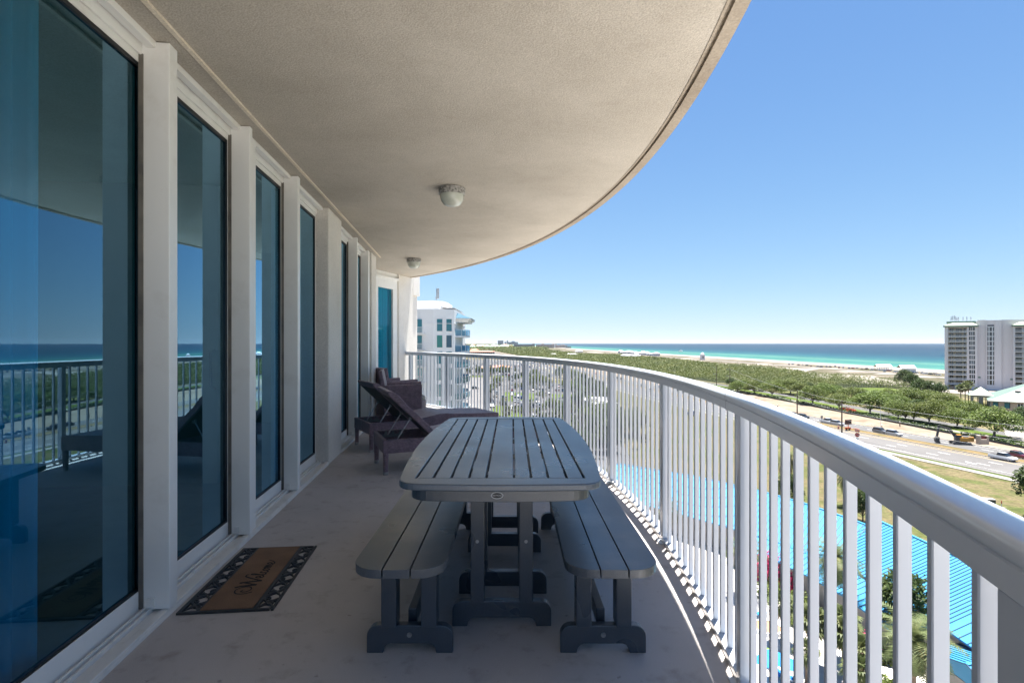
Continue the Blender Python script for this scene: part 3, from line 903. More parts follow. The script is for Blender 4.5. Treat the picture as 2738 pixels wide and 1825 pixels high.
# ------------------------------------------------------------------ wicker lounges
def lounge(x, y, ax, label):
    """near head corner at (x, y), long axis direction ax (unit vector); local x along the axis, y across"""
    r = thing("sun_lounger", label, 'sun lounger', (x, y, 0), math.atan2(ax[1], ax[0]), 'wicker sun loungers')
    L, W, zt, zb = 1.72, 0.62, 0.335, 0.205
    tk = 0.035
    hinge = 0.50
    # frame with an open head bay
    mb = MB()
    mb.b2(0, L, 0, tk, zb, zt); mb.b2(0, L, W - tk, W, zb, zt)
    mb.b2(0, tk, tk + 0.0005, W - tk - 0.0005, zb, zt); mb.b2(L - tk, L, tk + 0.0005, W - tk - 0.0005, zb, zt)
    mb.b2(hinge - 0.01, hinge + 0.03, tk + 0.0005, W - tk - 0.0005, zb + 0.02, zt - 0.01)
    mb.build("frame", M_WICKER, r, bevel=0.006)
    # seat: gently contoured deck
    prof = [(hinge + 0.035, 0.340), (hinge + 0.15, 0.352), (hinge + 0.36, 0.385), (hinge + 0.46, 0.388), (hinge + 0.60, 0.372), (L - 0.01, 0.345)]
    P = prof + [(p[0], 0.3355) for p in (prof[-1], prof[0])]
    mb = MB(); mb.prism_axis(P, (0, 0, 0), (1, 0, 0), (0, 0, 1), (0, 1, 0), 0.0, W)
    mb.build("seat", M_WICKER, r, bevel=0.006)
    # raised backrest with a lumbar and a head swell
    a = math.radians(44)
    d = Vector((-math.cos(a), 0, math.sin(a))); nrm = Vector((math.sin(a), 0, math.cos(a)))
    o = Vector((hinge - 0.0, 0, 0.318))
    Lb = 0.66
    top = [(0.0, 0.050), (0.15, 0.056), (0.30, 0.060), (0.44, 0.056), (0.48, 0.062), (0.56, 0.070), (0.62, 0.058), (Lb, 0.03)]
    bot = [(Lb, 0.016), (0.61, 0.004), (0.0, 0.0)]
    mb = MB(); mb.prism_axis([(s, t) for s, t in top + bot], o, d, nrm, (0, 1, 0), 0.004, W - 0.004)
    bk = mb.build("backrest", M_WICKER, r, bevel=0.008)
    mb = MB(); mb.prism_axis([(0.02, -0.004), (0.59, -0.001), (0.59, -0.0002), (0.02, -0.0002)], o, d, nrm, (0, 1, 0), 0.03, W - 0.03)
    mb.build("backrest_underside", M_DARK, bk)
    # two prop rods down to toothed racks
    for yy in (0.085, W - 0.085):
        p = o + d * 0.30 + nrm * (-0.012) + Vector((0, yy, 0))
        q = Vector((0.135, yy, 0.300))
        mb = MB(); mb.tube([p, q], 0.0055, 8)
        mb.build("prop_rod", M_STEEL, r)
        mb = MB(); mb.tube([p + Vector((0, -0.012, 0)), p + Vector((0, 0.012, 0))], 0.017, 12)
        mb.build("pivot", simple("pivot_grey", (0.20, 0.21, 0.21), None, rough=0.6), bk)
        R = [(0.0, 0.0), (0.26, 0.0), (0.26, 0.03)]
        for k in range(3):
            x0 = 0.24 - k * 0.075
            R += [(x0, 0.030), (x0 - 0.008, 0.062), (x0 - 0.022, 0.066), (x0 - 0.030, 0.036), (x0 - 0.05, 0.026)]
        R += [(0.0, 0.026)]
        mb = MB(); mb.prism_axis(R, (0.045, yy - 0.030 if yy < W / 2 else yy + 0.030, 0.268), (1, 0, 0), (0, 0, 1), (0, 1, 0), -0.004, 0.004)
        mb.build("ratchet_rack", simple("rack_grey", (0.16, 0.17, 0.18), None, rough=0.5), r)
    for lx in (0.027, L - 0.027):
        for ly in (0.026, W - 0.026):
            mb = MB(); mb.tube([(lx, ly, zb - 0.0005), (lx, ly, 0.030)], [0.027, 0.023], 10)
            lg = mb.build("leg", M_WICKER, r)
            mb = MB(); mb.tube([(lx, ly, 0.0295), (lx, ly, 0.0)], 0.024, 10)
            mb.build("foot_cap", M_STEEL, lg)
    return r
lounge(-1.221, 5.14, (0.923, 0.385), "wicker sun lounger with raised back nearest the dining table")
lounge(-1.628, 6.198, (0.846, 0.533), "rear wicker sun lounger whose foot end reaches towards the railing")

def armchair(x, y, rz, label):
    """origin at the seat middle on the floor; local x is the way it faces"""
    r = thing("wicker_armchair", label, 'armchair', (x, y, 0), rz, 'wicker armchairs')
    W, D = 0.60, 0.50
    t = 0.045
    for sy in (-1, 1):
        P = [(-D / 2, 0.06), (-D / 2 - 0.02, 0.64), (D / 2, 0.655), (D / 2 + 0.01, 0.64), (D / 2 + 0.01, 0.06), (D / 2 - 0.05, 0.03), (0.06, 0.13), (-0.06, 0.13), (-D / 2 + 0.06, 0.03)]
        mb = MB(); mb.prism_axis(P, (0, sy * (W / 2 - t / 2), 0), (1, 0, 0), (0, 0, 1), (0, 1, 0), -t / 2, t / 2)
        mb.build("arm_panel", M_WICKER, r, bevel=0.01)
    P = [(-D / 2 - 0.03, 0.30), (-D / 2 - 0.11, 0.845), (-D / 2 - 0.06, 0.86), (-D / 2 + 0.03, 0.42), (-D / 2 + 0.03, 0.05), (-D / 2 - 0.03, 0.05)]
    mb = MB(); mb.prism_axis(P, (0, 0, 0), (1, 0, 0), (0, 0, 1), (0, 1, 0), -W / 2 + 0.005, W / 2 - 0.005)
    mb.build("backrest", M_WICKER, r, bevel=0.012)
    # bowed seat front
    n = 10
    P = [(-D / 2 + 0.035, -W / 2 + t + 0.002), (-D / 2 + 0.035, W / 2 - t - 0.002)]
    F = [(D / 2 + 0.075 - 0.075 * ((2 * k / n - 1) ** 2), (W / 2 - t - 0.002) * (1 - 2 * k / n)) for k in range(n + 1)]
    P = [(-D / 2 + 0.035, -W / 2 + t + 0.002)] + list(reversed(F)) + [(-D / 2 + 0.035, W / 2 - t - 0.002)]
    mb = MB(); mb.prism(P, 0.04, 0.40)
    mb.build("seat_base", M_WICKER, r, bevel=0.008)
    Q = [(a * 0.97, b * 0.97) for a, b in P]
    mb = MB(); mb.prism(Q, 0.4005, 0.46)
    mb.build("cushion", M_CUSHION, r, bevel=0.022, seg=3)
    return r
armchair(-1.62, 8.14, 0.18, "front wicker armchair with a patterned cushion facing the railing")
armchair(-1.95, 9.03, 0.75, "second wicker armchair half hidden in the corner by the teal curtains")
# ================================================================== THE LAND AROUND
def gp(px, py, h=0.0):
    """ground point (h above the ground level) seen in that direction of the photograph"""
    y = 1449.0 * (EYE - (G + h)) / (py - 914.5)
    return ((px - 1369.0) * y / 1449.0, y)
NPR = np.random.default_rng(5)

SHORE = [(-300, 470), (0, 465), (300, 455), (560, 449), (818, 426), (1010, 410), (1372, 374), (1700, 342), (2232, 296), (2570, 276), (4500, 150), (10900, -400)]
def shore_x(y):
    return float(np.interp(y, [a for a, b in SHORE], [b for a, b in SHORE]))
def lerp_line(pts, y):
    return float(np.interp(y, [p[1] for p in pts], [p[0] for p in pts]))

EXT = 0.36
def m_ground(name, stops, scale, fine=0.0, coord="World", rough=0.95, detail=6, fs=3.0):
    t = NT(name)
    v = t.coords(coord)
    stops = [(p, tuple(x * EXT for x in c)) for p, c in stops]
    base = t.ramp(t.noise(v, scale, detail, 0.65), stops)
    if fine:
        base = t.mix(1.0, base, t.ramp(t.noise(v, fs, 4, 0.65), [(0.3, (1 - fine,) * 3), (0.7, (1 + fine,) * 3)]), 'MULTIPLY')
    p = t.principled(Base_Color=base, Roughness=rough)
    p.inputs["Specular IOR Level"].default_value = 0.15
    return t.mat
M_LAND = m_ground("land", [(0.30, (0.10, 0.12, 0.045)), (0.5, (0.20, 0.19, 0.10)), (0.62, (0.42, 0.38, 0.30)), (0.75, (0.12, 0.15, 0.06))], 0.02, 0.3, fs=0.4)
M_SAND = m_ground("white_sand", [(0.35, (0.54, 0.48, 0.42)), (0.65, (0.64, 0.59, 0.53))], 0.05, 0.1, fs=0.8)
M_DUNE = m_ground("dune_scrub", [(0.30, (0.46, 0.42, 0.37)), (0.42, (0.36, 0.315, 0.255)), (0.50, (0.22, 0.19, 0.125)), (0.64, (0.14, 0.145, 0.075))], 0.022, 0.3, fs=0.25)
M_DIRT = m_ground("construction_sand", [(0.30, (0.26, 0.19, 0.13)), (0.42, (0.42, 0.33, 0.24)), (0.55, (0.50, 0.42, 0.325)), (0.7, (0.54, 0.475, 0.39))], 0.10, 0.22, fs=0.7)
M_LAWN = m_ground("lawn", [(0.35, (0.12, 0.20, 0.028)), (0.65, (0.20, 0.26, 0.05))], 0.12, 0.2, fs=1.2)
M_DRYGRASS = m_ground("dry_grass", [(0.26, (0.10, 0.15, 0.032)), (0.42, (0.17, 0.19, 0.062)), (0.52, (0.29, 0.235, 0.13)), (0.60, (0.18, 0.19, 0.065)), (0.72, (0.10, 0.15, 0.03))], 0.085, 0.42, fs=1.6)
M_FORESTFLOOR = m_ground("forest_floor", [(0.35, (0.030, 0.045, 0.016)), (0.65, (0.06, 0.075, 0.028))], 0.05, 0.2)
def m_asphalt(name, a, b):
    a = tuple(x * EXT for x in a); b = tuple(x * EXT for x in b)
    t = NT(name)
    v = t.coords("World")
    base = t.ramp(t.noise(v, 0.08, 5, 0.6), [(0.3, a), (0.7, b)])
    wear = t.noise(t.coords("World", (1.2, 0.03, 1.0)), 1.0, 4, 0.6)
    base = t.mix(t.ramp(wear, [(0.4, 0.0), (0.7, 0.35)]), base, (0.11, 0.107, 0.105, 1))
    base = t.mix(1.0, base, t.ramp(t.noise(v, 4.0, 3), [(0.3, (0.9,) * 3), (0.7, (1.1,) * 3)]), 'MULTIPLY')
    p = t.principled(Base_Color=base, Roughness=0.85)
    p.inputs["Specular IOR Level"].default_value = 0.25
    return t.mat
M_ASPHALT = m_asphalt("worn_asphalt", (0.23, 0.222, 0.218), (0.31, 0.30, 0.295))
M_ASPHALT2 = m_asphalt("lot_asphalt", (0.15, 0.15, 0.152), (0.25, 0.245, 0.24))
M_CONC = m_ground("concrete", [(0.3, (0.50, 0.47, 0.43)), (0.7, (0.62, 0.59, 0.55))], 0.3, 0.08, fs=2.0)
M_PAVER = None
def m_paver():
    t = NT("drive_pavers")
    v = t.coords("World")
    br = t.n("TexBrick", {"Vector": v, "Color1": (0.125, 0.12, 0.117, 1), "Color2": (0.095, 0.093, 0.092, 1), "Mortar": (0.17, 0.162, 0.155, 1), "Scale": 1.0,
                          "Mortar Size": 0.22, "Mortar Smooth": 0.5, "Brick Width": 9.0, "Row Height": 3.0})
    base = t.mix(1.0, br.outputs["Color"], t.ramp(t.noise(v, 0.5, 5, 0.7), [(0.3, (0.82,) * 3), (0.7, (1.15,) * 3)]), 'MULTIPLY')
    t.principled(Base_Color=base, Roughness=0.9)
    return t.mat
M_PAVER = m_paver()
M_LINE = simple("line_paint", (0.72, 0.72, 0.70), (0.55, 0.55, 0.53), 0.5, 0.7, coord="Object")
M_YELLOW = simple("yellow_paint", (0.62, 0.42, 0.10), (0.5, 0.36, 0.14), 0.5, 0.7)

def struct(mb, name, m, kind='structure', label=None):
    o = mb.build(name, m)
    return tag(o, label, None, None, kind)

# --- land, sea
land = [(x, y) for y, x in SHORE]
struct(MB().sheet(land + [(-12000, 10900), (-12000, -300)], G), "land", M_LAND)
def m_sea():
    t = NT("sea")
    v = t.coords("World")
    sp = t.n("SeparateXYZ", {"Vector": v})
    yn = t.math('DIVIDE', t.math('ADD', sp.outputs[1], 300.0), 11200.0)
    xs = t.ramp(yn, [((a + 300) / 11200.0, (b + 400) / 900.0) for a, b in SHORE])
    xs = t.math('SUBTRACT', t.math('MULTIPLY', xs, 900.0), 400.0)
    d = t.math('SUBTRACT', sp.outputs[0], xs)
    wob = t.math('MULTIPLY', t.math('SUBTRACT', t.noise(t.coords("World", (1.0, 0.25, 1.0)), 0.012, 4, 0.6), 0.5), 60.0)
    d = t.math('ADD', d, t.math('MULTIPLY', wob, t.math('MINIMUM', t.math('DIVIDE', t.math('MAXIMUM', d, 0.0), 120.0), 1.0)))
    dn = t.math('DIVIDE', d, 1600.0)
    base = t.ramp(dn, [(0.0, (0.2362, 0.2427, 0.1952)), (0.006, (0.1181, 0.1837, 0.1464)), (0.022, (0.03411, 0.1115, 0.09151)), (0.060, (0.02099, 0.0984, 0.08663)), (0.088, (0.0492, 0.1279, 0.1007)),
                       (0.12, (0.0164, 0.07872, 0.07931)), (0.19, (0.007872, 0.04854, 0.06589)), (0.34, (0.004592, 0.02755, 0.04759)), (1.0, (0.003936, 0.01968, 0.03905))])
    w = t.noise(t.coords("World", (0.5, 1.0, 1.0)), 0.05, 5, 0.7)
    base = t.mix(1.0, base, t.ramp(w, [(0.35, (0.80, 0.80, 0.82)), (0.65, (1.18, 1.18, 1.16))]), 'MULTIPLY')
    cap = t.noise(t.coords("World", (0.35, 1.0, 1.0)), 0.16, 2, 0.5)
    base = t.mix(t.ramp(cap, [(0.755, 0.0), (0.80, 0.5)]), base, (0.7, 0.72, 0.72, 1))
    p = t.principled(Base_Color=base, Roughness=0.5)
    p.inputs["Specular IOR Level"].default_value = 0.10
    t.t.links.new(t.bump(t.noise(t.coords("World", (0.5, 1.0, 1.0)), 0.35, 4, 0.6), 0.6, 0.8), p.inputs["Normal"])
    return t.mat
struct(MB().sheet([(x - 30, y) for x, y in land] + [(14000, 10900), (14000, -300)], G - 0.45), "sea", m_sea())
# --- beach and dunes
ys = [200, 300, 450, 560, 690, 818, 1010, 1200, 1372, 1700, 2232, 2570, 3300, 4500]
struct(MB().strip([(shore_x(y) - 46, y) for y in ys], [(shore_x(y) + 0.5, y) for y in ys], G + 0.10), "beach_sand", M_SAND)
FE = [(272, 100), (270, 330), (272, 433), (270, 485), (280, 595), (264, 672), (259, 951), (231, 1162), (172, 1285), (150, 1488), (122, 1900), (110, 2300)]
ys2 = [100, 330, 433, 485, 595, 672, 764, 951, 1162, 1285, 1488, 1900, 2300]
struct(MB().strip([(lerp_line(FE, y) - 12, y) for y in ys2], [(shore_x(y) - 44, y) for y in ys2], G + 0.05), "dunes", M_DUNE)
# ragged white sand along the seaward edge of the scrub
_r = random.Random(9); L_, R_ = [], []
for k in range(90):
    y = 300 + k * 18
    L_.append((lerp_line(FE, y) - 16 + _r.uniform(-5, 5), y)); R_.append((lerp_line(FE, y) + 30 + 14 * math.sin(k * 0.9) + 12 * math.sin(k * 0.37 + 1) + _r.uniform(-6, 6), y))
struct(MB().strip(L_, R_, G + 0.21), "sand_patch", M_SAND)
# bare white sand patches among the scrub
def blob(px, py, w, hgt, seed):
    rr = random.Random(seed); x, y = gp(px, py)
    return [(x + w * math.cos(a) * rr.uniform(0.6, 1.1), y + hgt * math.sin(a) * rr.uniform(0.6, 1.1)) for a in [2 * math.pi * k / 16 for k in range(16)]]
mb = MB()
for i, (px, py, w, h) in enumerate([(1590, 942, 22, 90), (1610, 948, 14, 30), (1690, 955, 14, 34), (1849, 961, 9, 20), (2135, 990, 12, 14), (2200, 985, 20, 16), (2290, 993, 24, 12), (2400, 1000, 26, 13), (2480, 1008, 24, 12), (1500, 950, 10, 40), (1750, 963, 7, 16), (2050, 975, 16, 26)]):
    mb.sheet(blob(px, py, w, h, i), G + 0.15 + 0.004 * i)
struct(mb, "sand_patch", M_SAND)
mb = MB(); yy = [300, 450, 560, 690, 818, 1010, 1372, 1700]
mb.strip([(shore_x(y) - 104, y) for y in yy], [(shore_x(y) - 92, y) for y in yy], G + 0.20)
struct(mb, "beach_road", m_asphalt("beach_road_asphalt", (0.36, 0.33, 0.30), (0.46, 0.42, 0.38)))

# --- highway
MED = [(139, 60), (136, 80), (131.5, 105), (126, 130), (110, 195), (95, 270), (84, 361), (62, 550), (30, 850), (-22, 1300), (-90, 1900), (-150, 2500)]
def off(line, d, ys_=None):
    out = []
    for i, p in enumerate(line):
        a = Vector(line[max(i - 1, 0)]); b = Vector(line[min(i + 1, len(line) - 1)])
        t = (b - a).normalized(); n = Vector((t.y, -t.x))
        out.append((p[0] + n.x * d, p[1] + n.y * d))
    return out
def densify(line, st=12.0):
    out = []
    P = [Vector(p) for p in line]
    Q = [P[0]] + P + [P[-1]]
    for i in range(len(P) - 1):
        p0, p1, p2, p3 = Q[i:i + 4]
        n = max(2, int((p2 - p1).length / st))
        for k in range(n):
            t = k / n
            q = 0.5 * ((2 * p1) + (p2 - p0) * t + (2 * p0 - 5 * p1 + 4 * p2 - p3) * t * t + (3 * p1 - p0 - 3 * p2 + p3) * t ** 3)
            out.append((q.x, q.y))
    out.append(tuple(P[-1]))
    return out
MED = densify(MED)
struct(MB().strip(off(MED, -20.0), off(MED, -2.6), G + 0.10), "road", M_ASPHALT)
struct(MB().strip(off(MED, 2.0), off(MED, 10.6), G + 0.10), "road", m_asphalt("far_asphalt", (0.20, 0.20, 0.205), (0.29, 0.285, 0.28)))
struct(MB().strip(off(MED, -2.3), off(MED, 1.7), G + 0.16), "median_grass", m_ground("median_turf", [(0.3, (0.20, 0.20, 0.07)), (0.5, (0.36, 0.26, 0.12)), (0.7, (0.44, 0.34, 0.18))], 0.25, 0.2))
mb = MB()
for d, w in ((-2.6, 0.3), (1.7, 0.3), (10.6, 0.35), (-20.35, 0.35)):
    L = off(MED, d); R = off(MED, d + w)
    n = len(L)
    mb.strip(L, R, G + 0.25)
    mb.add([(x, y, G + 0.05) for x, y in L] + [(x, y, G + 0.25) for x, y in L], [(i, i + 1, i + 1 + n, i + n) for i in range(n - 1)])
    mb.add([(x, y, G + 0.05) for x, y in R] + [(x, y, G + 0.25) for x, y in R], [(i + n, i + 1 + n, i + 1, i) for i in range(n - 1)])
struct(mb, "kerb", M_CONC)
struct(MB().strip(off(MED, -24.0), off(MED, -21.4), G + 0.13), "pavement", M_CONC)
struct(MB().strip(off(MED, -21.4), off(MED, -20.35), G + 0.12), "verge", M_LAWN)
mb = MB()
fine = densify(MED, 1.0)
def dashes(line, d, on, gap, w, z, m):
    L = off(line, d - w / 2); R = off(line, d + w / 2)
    acc = 0.0; seg = []
    for i in range(len(line) - 1):
        ph = acc % (on + gap)
        if ph < on:
            m.add([(L[i][0], L[i][1], z), (L[i + 1][0], L[i + 1][1], z), (R[i + 1][0], R[i + 1][1], z), (R[i][0], R[i][1], z)], [(0, 3, 2, 1)])
        acc += (Vector(line[i + 1]) - Vector(line[i])).length
fine = [p for p in fine if p[1] < 900]
dashes(fine, -9.0, 3, 9, 0.18, G + 0.11, mb); dashes(fine, -13.0, 3, 9, 0.18, G + 0.11, mb); dashes(fine, 6.2, 3, 9, 0.18, G + 0.11, mb)
dashes(fine, -17.0, 999, 0, 0.16, G + 0.11, mb); dashes(fine, 10.2, 999, 0, 0.14, G + 0.11, mb)
struct(mb, "road_marking", M_LINE)
mb = MB(); dashes(fine, -5.2, 999, 0, 0.16, G + 0.11, mb); dashes(fine, -3.1, 999, 0, 0.13, G + 0.11, mb)
struct(mb, "road_marking", M_YELLOW)
# turn arrows on the near carriageway
mb = MB()
for (px, py) in ((2640, 1262), (2595, 1238)):
    x, y = gp(px, py)
    mb.sheet([(x - 0.15, y - 1.6), (x + 0.15, y - 1.6), (x + 0.15, y + 0.3), (x + 0.5, y + 0.3), (x, y + 1.6), (x - 0.5, y + 0.3), (x - 0.15, y + 0.3)], G + 0.112)
struct(mb, "road_marking", M_LINE)
# --- construction sand between road and hedge
SE = [(142, 60), (141, 148), (139.5, 180), (138, 209), (136.5, 245), (134, 290), (129, 340), (118, 420), (96, 560), (66, 850), (15, 1300), (-50, 1900)]
SE = densify(SE)
mx = [p[0] for p in off(MED, 11.0)]; my = [p[1] for p in off(MED, 11.0)]
struct(MB().strip([(float(np.interp(y, my, mx)), y) for x, y in SE], SE, G + 0.08), "construction_sand", M_DIRT)
# lawn, footpath, lawn, service drive beyond the hedge
struct(MB().strip(SE, [(x + 4.5, y) for x, y in SE], G + 0.07), "lawn", M_LAWN)
struct(MB().strip([(x + 4.5, y) for x, y in SE], [(x + 7.0, y) for x, y in SE], G + 0.09), "footpath", M_CONC)
struct(MB().strip([(x + 7.0, y) for x, y in SE], [(x + 14.0, y) for x, y in SE], G + 0.075), "lawn", M_LAWN)
struct(MB().strip([(x + 14.0, y) for x, y in SE], [(x + 20.0, y) for x, y in SE], G + 0.085), "service_road", M_ASPHALT2)
struct(MB().sheet([(160, 80), (236, 80), (238, 300), (190, 372), (150, 372), (156, 290)], G + 0.06), "lawn", m_ground("meadow", [(0.3, (0.16, 0.22, 0.05)), (0.5, (0.30, 0.27, 0.12)), (0.62, (0.38, 0.32, 0.2)), (0.75, (0.18, 0.24, 0.05))], 0.03, 0.2))
P = [gp(a, b) for a, b in ((2300, 1034), (2370, 1036), (2440, 1048), (2452, 1054), (2400, 1057), (2310, 1050), (2275, 1040))]
struct(MB().sheet(P, G + 0.12), "lawn", M_LAWN)
P = [gp(a, b) for a, b in ((2290, 1045), (2320, 1055), (2470, 1060), (2470, 1063.5), (2310, 1060), (2285, 1048))]
struct(MB().sheet(P, G + 0.14), "footpath", M_CONC)
P = [gp(a, b) for a, b in ((2640, 1112), (2738, 1118), (2900, 1130), (2900, 1215), (2738, 1182), (2690, 1165), (2680, 1140))]
struct(MB().sheet(P, G + 0.15), "car_park", M_CONC)
# --- foreground slope, pool court, lots on the left
NE = off(MED, -24.2)
ny = [p[1] for p in NE]; nx = [p[0] for p in NE]
yy = [40, 60, 80, 100, 120, 150, 180, 220, 260, 300, 361, 420]
struct(MB().strip([(30 - 0.05 * y, y) for y in yy], [(float(np.interp(y, ny, nx)), y) for y in yy], G + 0.05), "grass_slope", M_DRYGRASS)
struct(MB().sheet([(-5, -160), (70, -160), (46, 14), (44, 70), (26, 88), (4, 78), (-6, 50)], G + 0.09), "pool_deck", m_ground("deck", [(0.3, (1.40, 1.33, 1.25)), (0.7, (1.60, 1.52, 1.43))], 0.4, 0.08, fs=2.0))  # pool deck, carried on unseen behind the camera to bounce light upward
struct(MB().sheet([(-64, 90), (-9, 90), (-10, 200), (-21, 450), (-64, 450)], G + 0.06), "paved_drive", M_PAVER)
struct(MB().sheet([(-260, 455), (40, 455), (20, 900), (-300, 900)], G + 0.04), "car_park", M_ASPHALT2)
struct(MB().sheet([(-8, 150), (28, 120), (48, 300), (20, 450), (-18, 450)], G + 0.065), "car_park", M_ASPHALT2)
mb = MB()
for i, q in enumerate([[(-10, 215), (6, 210), (8, 245), (-8, 250)], [(-4, 268), (10, 262), (14, 310), (-4, 318)], [(20, 230), (40, 225), (44, 300), (22, 306)], [(6, 160), (18, 150), (22, 190), (8, 196)], [(-60, 455), (30, 455), (28, 470), (-60, 470)]]):
    mb.sheet(q, G + 0.10)
struct(mb, "planting_bed", M_LAWN)
struct(MB().sheet([(-220, -420), (220, -420), (220, -162), (-5.5, -162), (-5.5, -16), (-220, -16)], G + 0.07), "bounce_sheet", m_ground("bounce_pale", [(0.3, (1.40, 1.33, 1.25)), (0.7, (1.60, 1.52, 1.43))], 0.3, 0.08, fs=2.0))  # added unseen bright sheet behind the camera, bounces light into the balcony
# parking bay lines
mb = MB()
for k in range(11):
    y = 470 + k * 36
    for j in range(50):
        x = -180 + j * 4.2
        mb.sheet([(x, y - 5), (x + 0.15, y - 5), (x + 0.15, y + 5), (x, y + 5)], G + 0.06)
struct(mb, "road_marking", M_LINE)

# ------------------------------------------------------------------ vegetation
def m_leaf(name, a, b, c, sc=0.35, rough=0.55, world_=True, rand=0.12):
    t = NT(name)
    v = t.coords("World") if world_ else t.coords("Object")
    f = t.noise(v, sc, 4, 0.7)
    base = t.ramp(f, [(0.30, a), (0.52, b), (0.72, c)])
    r = t.n("ObjectInfo").outputs["Random"]
    hs = t.n("HueSaturation", {"Hue": t.math('ADD', 0.49, t.math('MULTIPLY', r, 0.022)), "Saturation": 1.0, "Value": t.math('ADD', 1 - rand, t.math('MULTIPLY', r, rand * 2)), "Fac": 1.0, "Color": base})
    p = t.n("BsdfPrincipled", {"Base Color": hs.outputs[0], "Roughness": rough})
    p.inputs["Specular IOR Level"].default_value = 0.25
    tl = t.n("BsdfTranslucent", {"Color": hs.outputs[0]})
    mx = t.n("MixShader", {0: 0.25, 1: p.outputs[0], 2: tl.outputs[0]})
    t.t.links.new(mx.outputs[0], t.out.inputs["Surface"])
    return t.mat
M_OAK = m_leaf("oak_leaves", (0.044, 0.0704, 0.0144), (0.092, 0.124, 0.0256), (0.144, 0.164, 0.0416), 0.45)
M_SCRUB = m_leaf("scrub_leaves", (0.04096, 0.06349, 0.01382), (0.08704, 0.1147, 0.0258), (0.1536, 0.1587, 0.05069), 0.06)
M_SCRUBFAR = M_SCRUB
M_DARKLEAF = m_leaf("dark_leaves", (0.0224, 0.0416, 0.0128), (0.048, 0.076, 0.0208), (0.092, 0.116, 0.0336), 0.5)
M_PALM = m_leaf("palm_leaves", (0.048, 0.068, 0.024), (0.096, 0.116, 0.044), (0.16, 0.16, 0.068), 1.2)
M_PALMDRY = m_leaf("dry_fronds", (0.128, 0.092, 0.044), (0.192, 0.144, 0.072), (0.24, 0.192, 0.104), 1.2)
M_PINK = m_leaf("bougainvillea", (0.42, 0.018, 0.07), (0.55, 0.03, 0.12), (0.60, 0.10, 0.16), 1.5)
M_BARK = simple("bark", (0.11, 0.085, 0.065), (0.20, 0.16, 0.125), 3.0, 0.9, 0.5, 12, 0.03)
M_PALMBARK = simple("palm_bark", (0.10, 0.07, 0.05), (0.19, 0.145, 0.105), 5.0, 0.95, 0.8, 9, 0.05)

def cards(cent, size, nrm_up=0.5, aspect=0.7, rng=NPR):
    """leaf cards (quads) at the given centres; returns verts, faces arrays"""
    n = len(cent)
    nr = rng.normal(size=(n, 3)); nr[:, 2] = np.abs(nr[:, 2]) + nrm_up
    nr /= np.linalg.norm(nr, axis=1, keepdims=True)
    a = rng.normal(size=(n, 3)); a -= nr * np.sum(a * nr, axis=1, keepdims=True); a /= np.linalg.norm(a, axis=1, keepdims=True)
    b = np.cross(nr, a)
    s = np.asarray(size).reshape(-1, 1) * np.ones((n, 1))
    s = s * rng.uniform(0.7, 1.3, size=(n, 1))
    # folded leaf clump outline: a rhombus reads less like a card than a rectangle
    v = np.stack([cent - a * s * 0.5, cent + b * s * 0.5 * aspect, cent + a * s * 0.5, cent - b * s * 0.5 * aspect], 1)
    return v.reshape(-1, 3)
def mesh_cards(name, verts, m):
    n = len(verts) // 4
    me = bpy.data.meshes.new(name)
    me.vertices.add(len(verts)); me.vertices.foreach_set("co", verts.astype(np.float32).ravel())
    me.loops.add(n * 4); me.loops.foreach_set("vertex_index", np.arange(n * 4, dtype=np.int32))
    me.polygons.add(n); me.polygons.foreach_set("loop_start", np.arange(0, n * 4, 4, dtype=np.int32)); me.polygons.foreach_set("loop_total", np.full(n, 4, dtype=np.int32))
    me.materials.append(m); me.update(calc_edges=True)
    return me

def in_poly(P, x, y):
    x = np.asarray(x); y = np.asarray(y); inside = np.zeros(len(x), bool)
    j = len(P) - 1
    for i in range(len(P)):
        xi, yi = P[i]; xj, yj = P[j]
        c = ((yi > y) != (yj > y)) & (x < (xj - xi) * (y - yi) / (yj - yi + 1e-12) + xi)
        inside ^= c; j = i
    return inside
def bushes(poly, spacing, rmin, rmax, hmin, hmax, seed, holes=(), kc=(26, 56), card=0.0016, cmin=0.6):
    rg = np.random.default_rng(seed)
    xs = [p[0] for p in poly]; ys_ = [p[1] for p in poly]
    A = (max(xs) - min(xs)) * (max(ys_) - min(ys_))
    n = int(A / spacing ** 2)
    X = rg.uniform(min(xs), max(xs), n); Y = rg.uniform(min(ys_), max(ys_), n)
    k = in_poly(poly, X, Y)
    for hx, hy, hr1, hr2 in holes:
        k &= ((X - hx) / hr1) ** 2 + ((Y - hy) / hr2) ** 2 > 1
    X, Y = X[k], Y[k]
    big = 0.75 + 0.5 * np.sin(X * 0.045 + 1.3) * np.cos(Y * 0.031) + rg.uniform(-0.2, 0.35, len(X))
    R = rmin + (rmax - rmin) * np.clip(big, 0, 1.2) * rg.uniform(0.6, 1, len(X)); Hh = hmin + (hmax - hmin) * np.clip(big, 0, 1.3) * rg.uniform(0.7, 1, len(X))
    K = np.where(Y < 520, kc[1], np.where(Y < 900, (kc[0] + kc[1]) // 2, kc[0]))
    idx = np.repeat(np.arange(len(X)), K)
    m = len(idx)
    u = rg.normal(size=(m, 3)); u[:, 2] = np.abs(u[:, 2]); u /= np.linalg.norm(u, axis=1, keepdims=True)
    rad = rg.uniform(0.72, 1.06, (m, 1))
    c = u * rad
    cx = X[idx] + c[:, 0] * R[idx]; cy = Y[idx] + c[:, 1] * R[idx]; cz = G + 0.3 + c[:, 2] * Hh[idx]
    sz = np.maximum(cmin, card * Y[idx]) * 1.0
    return cards(np.stack([cx, cy, cz], 1), sz, 0.55, 0.8, rg)

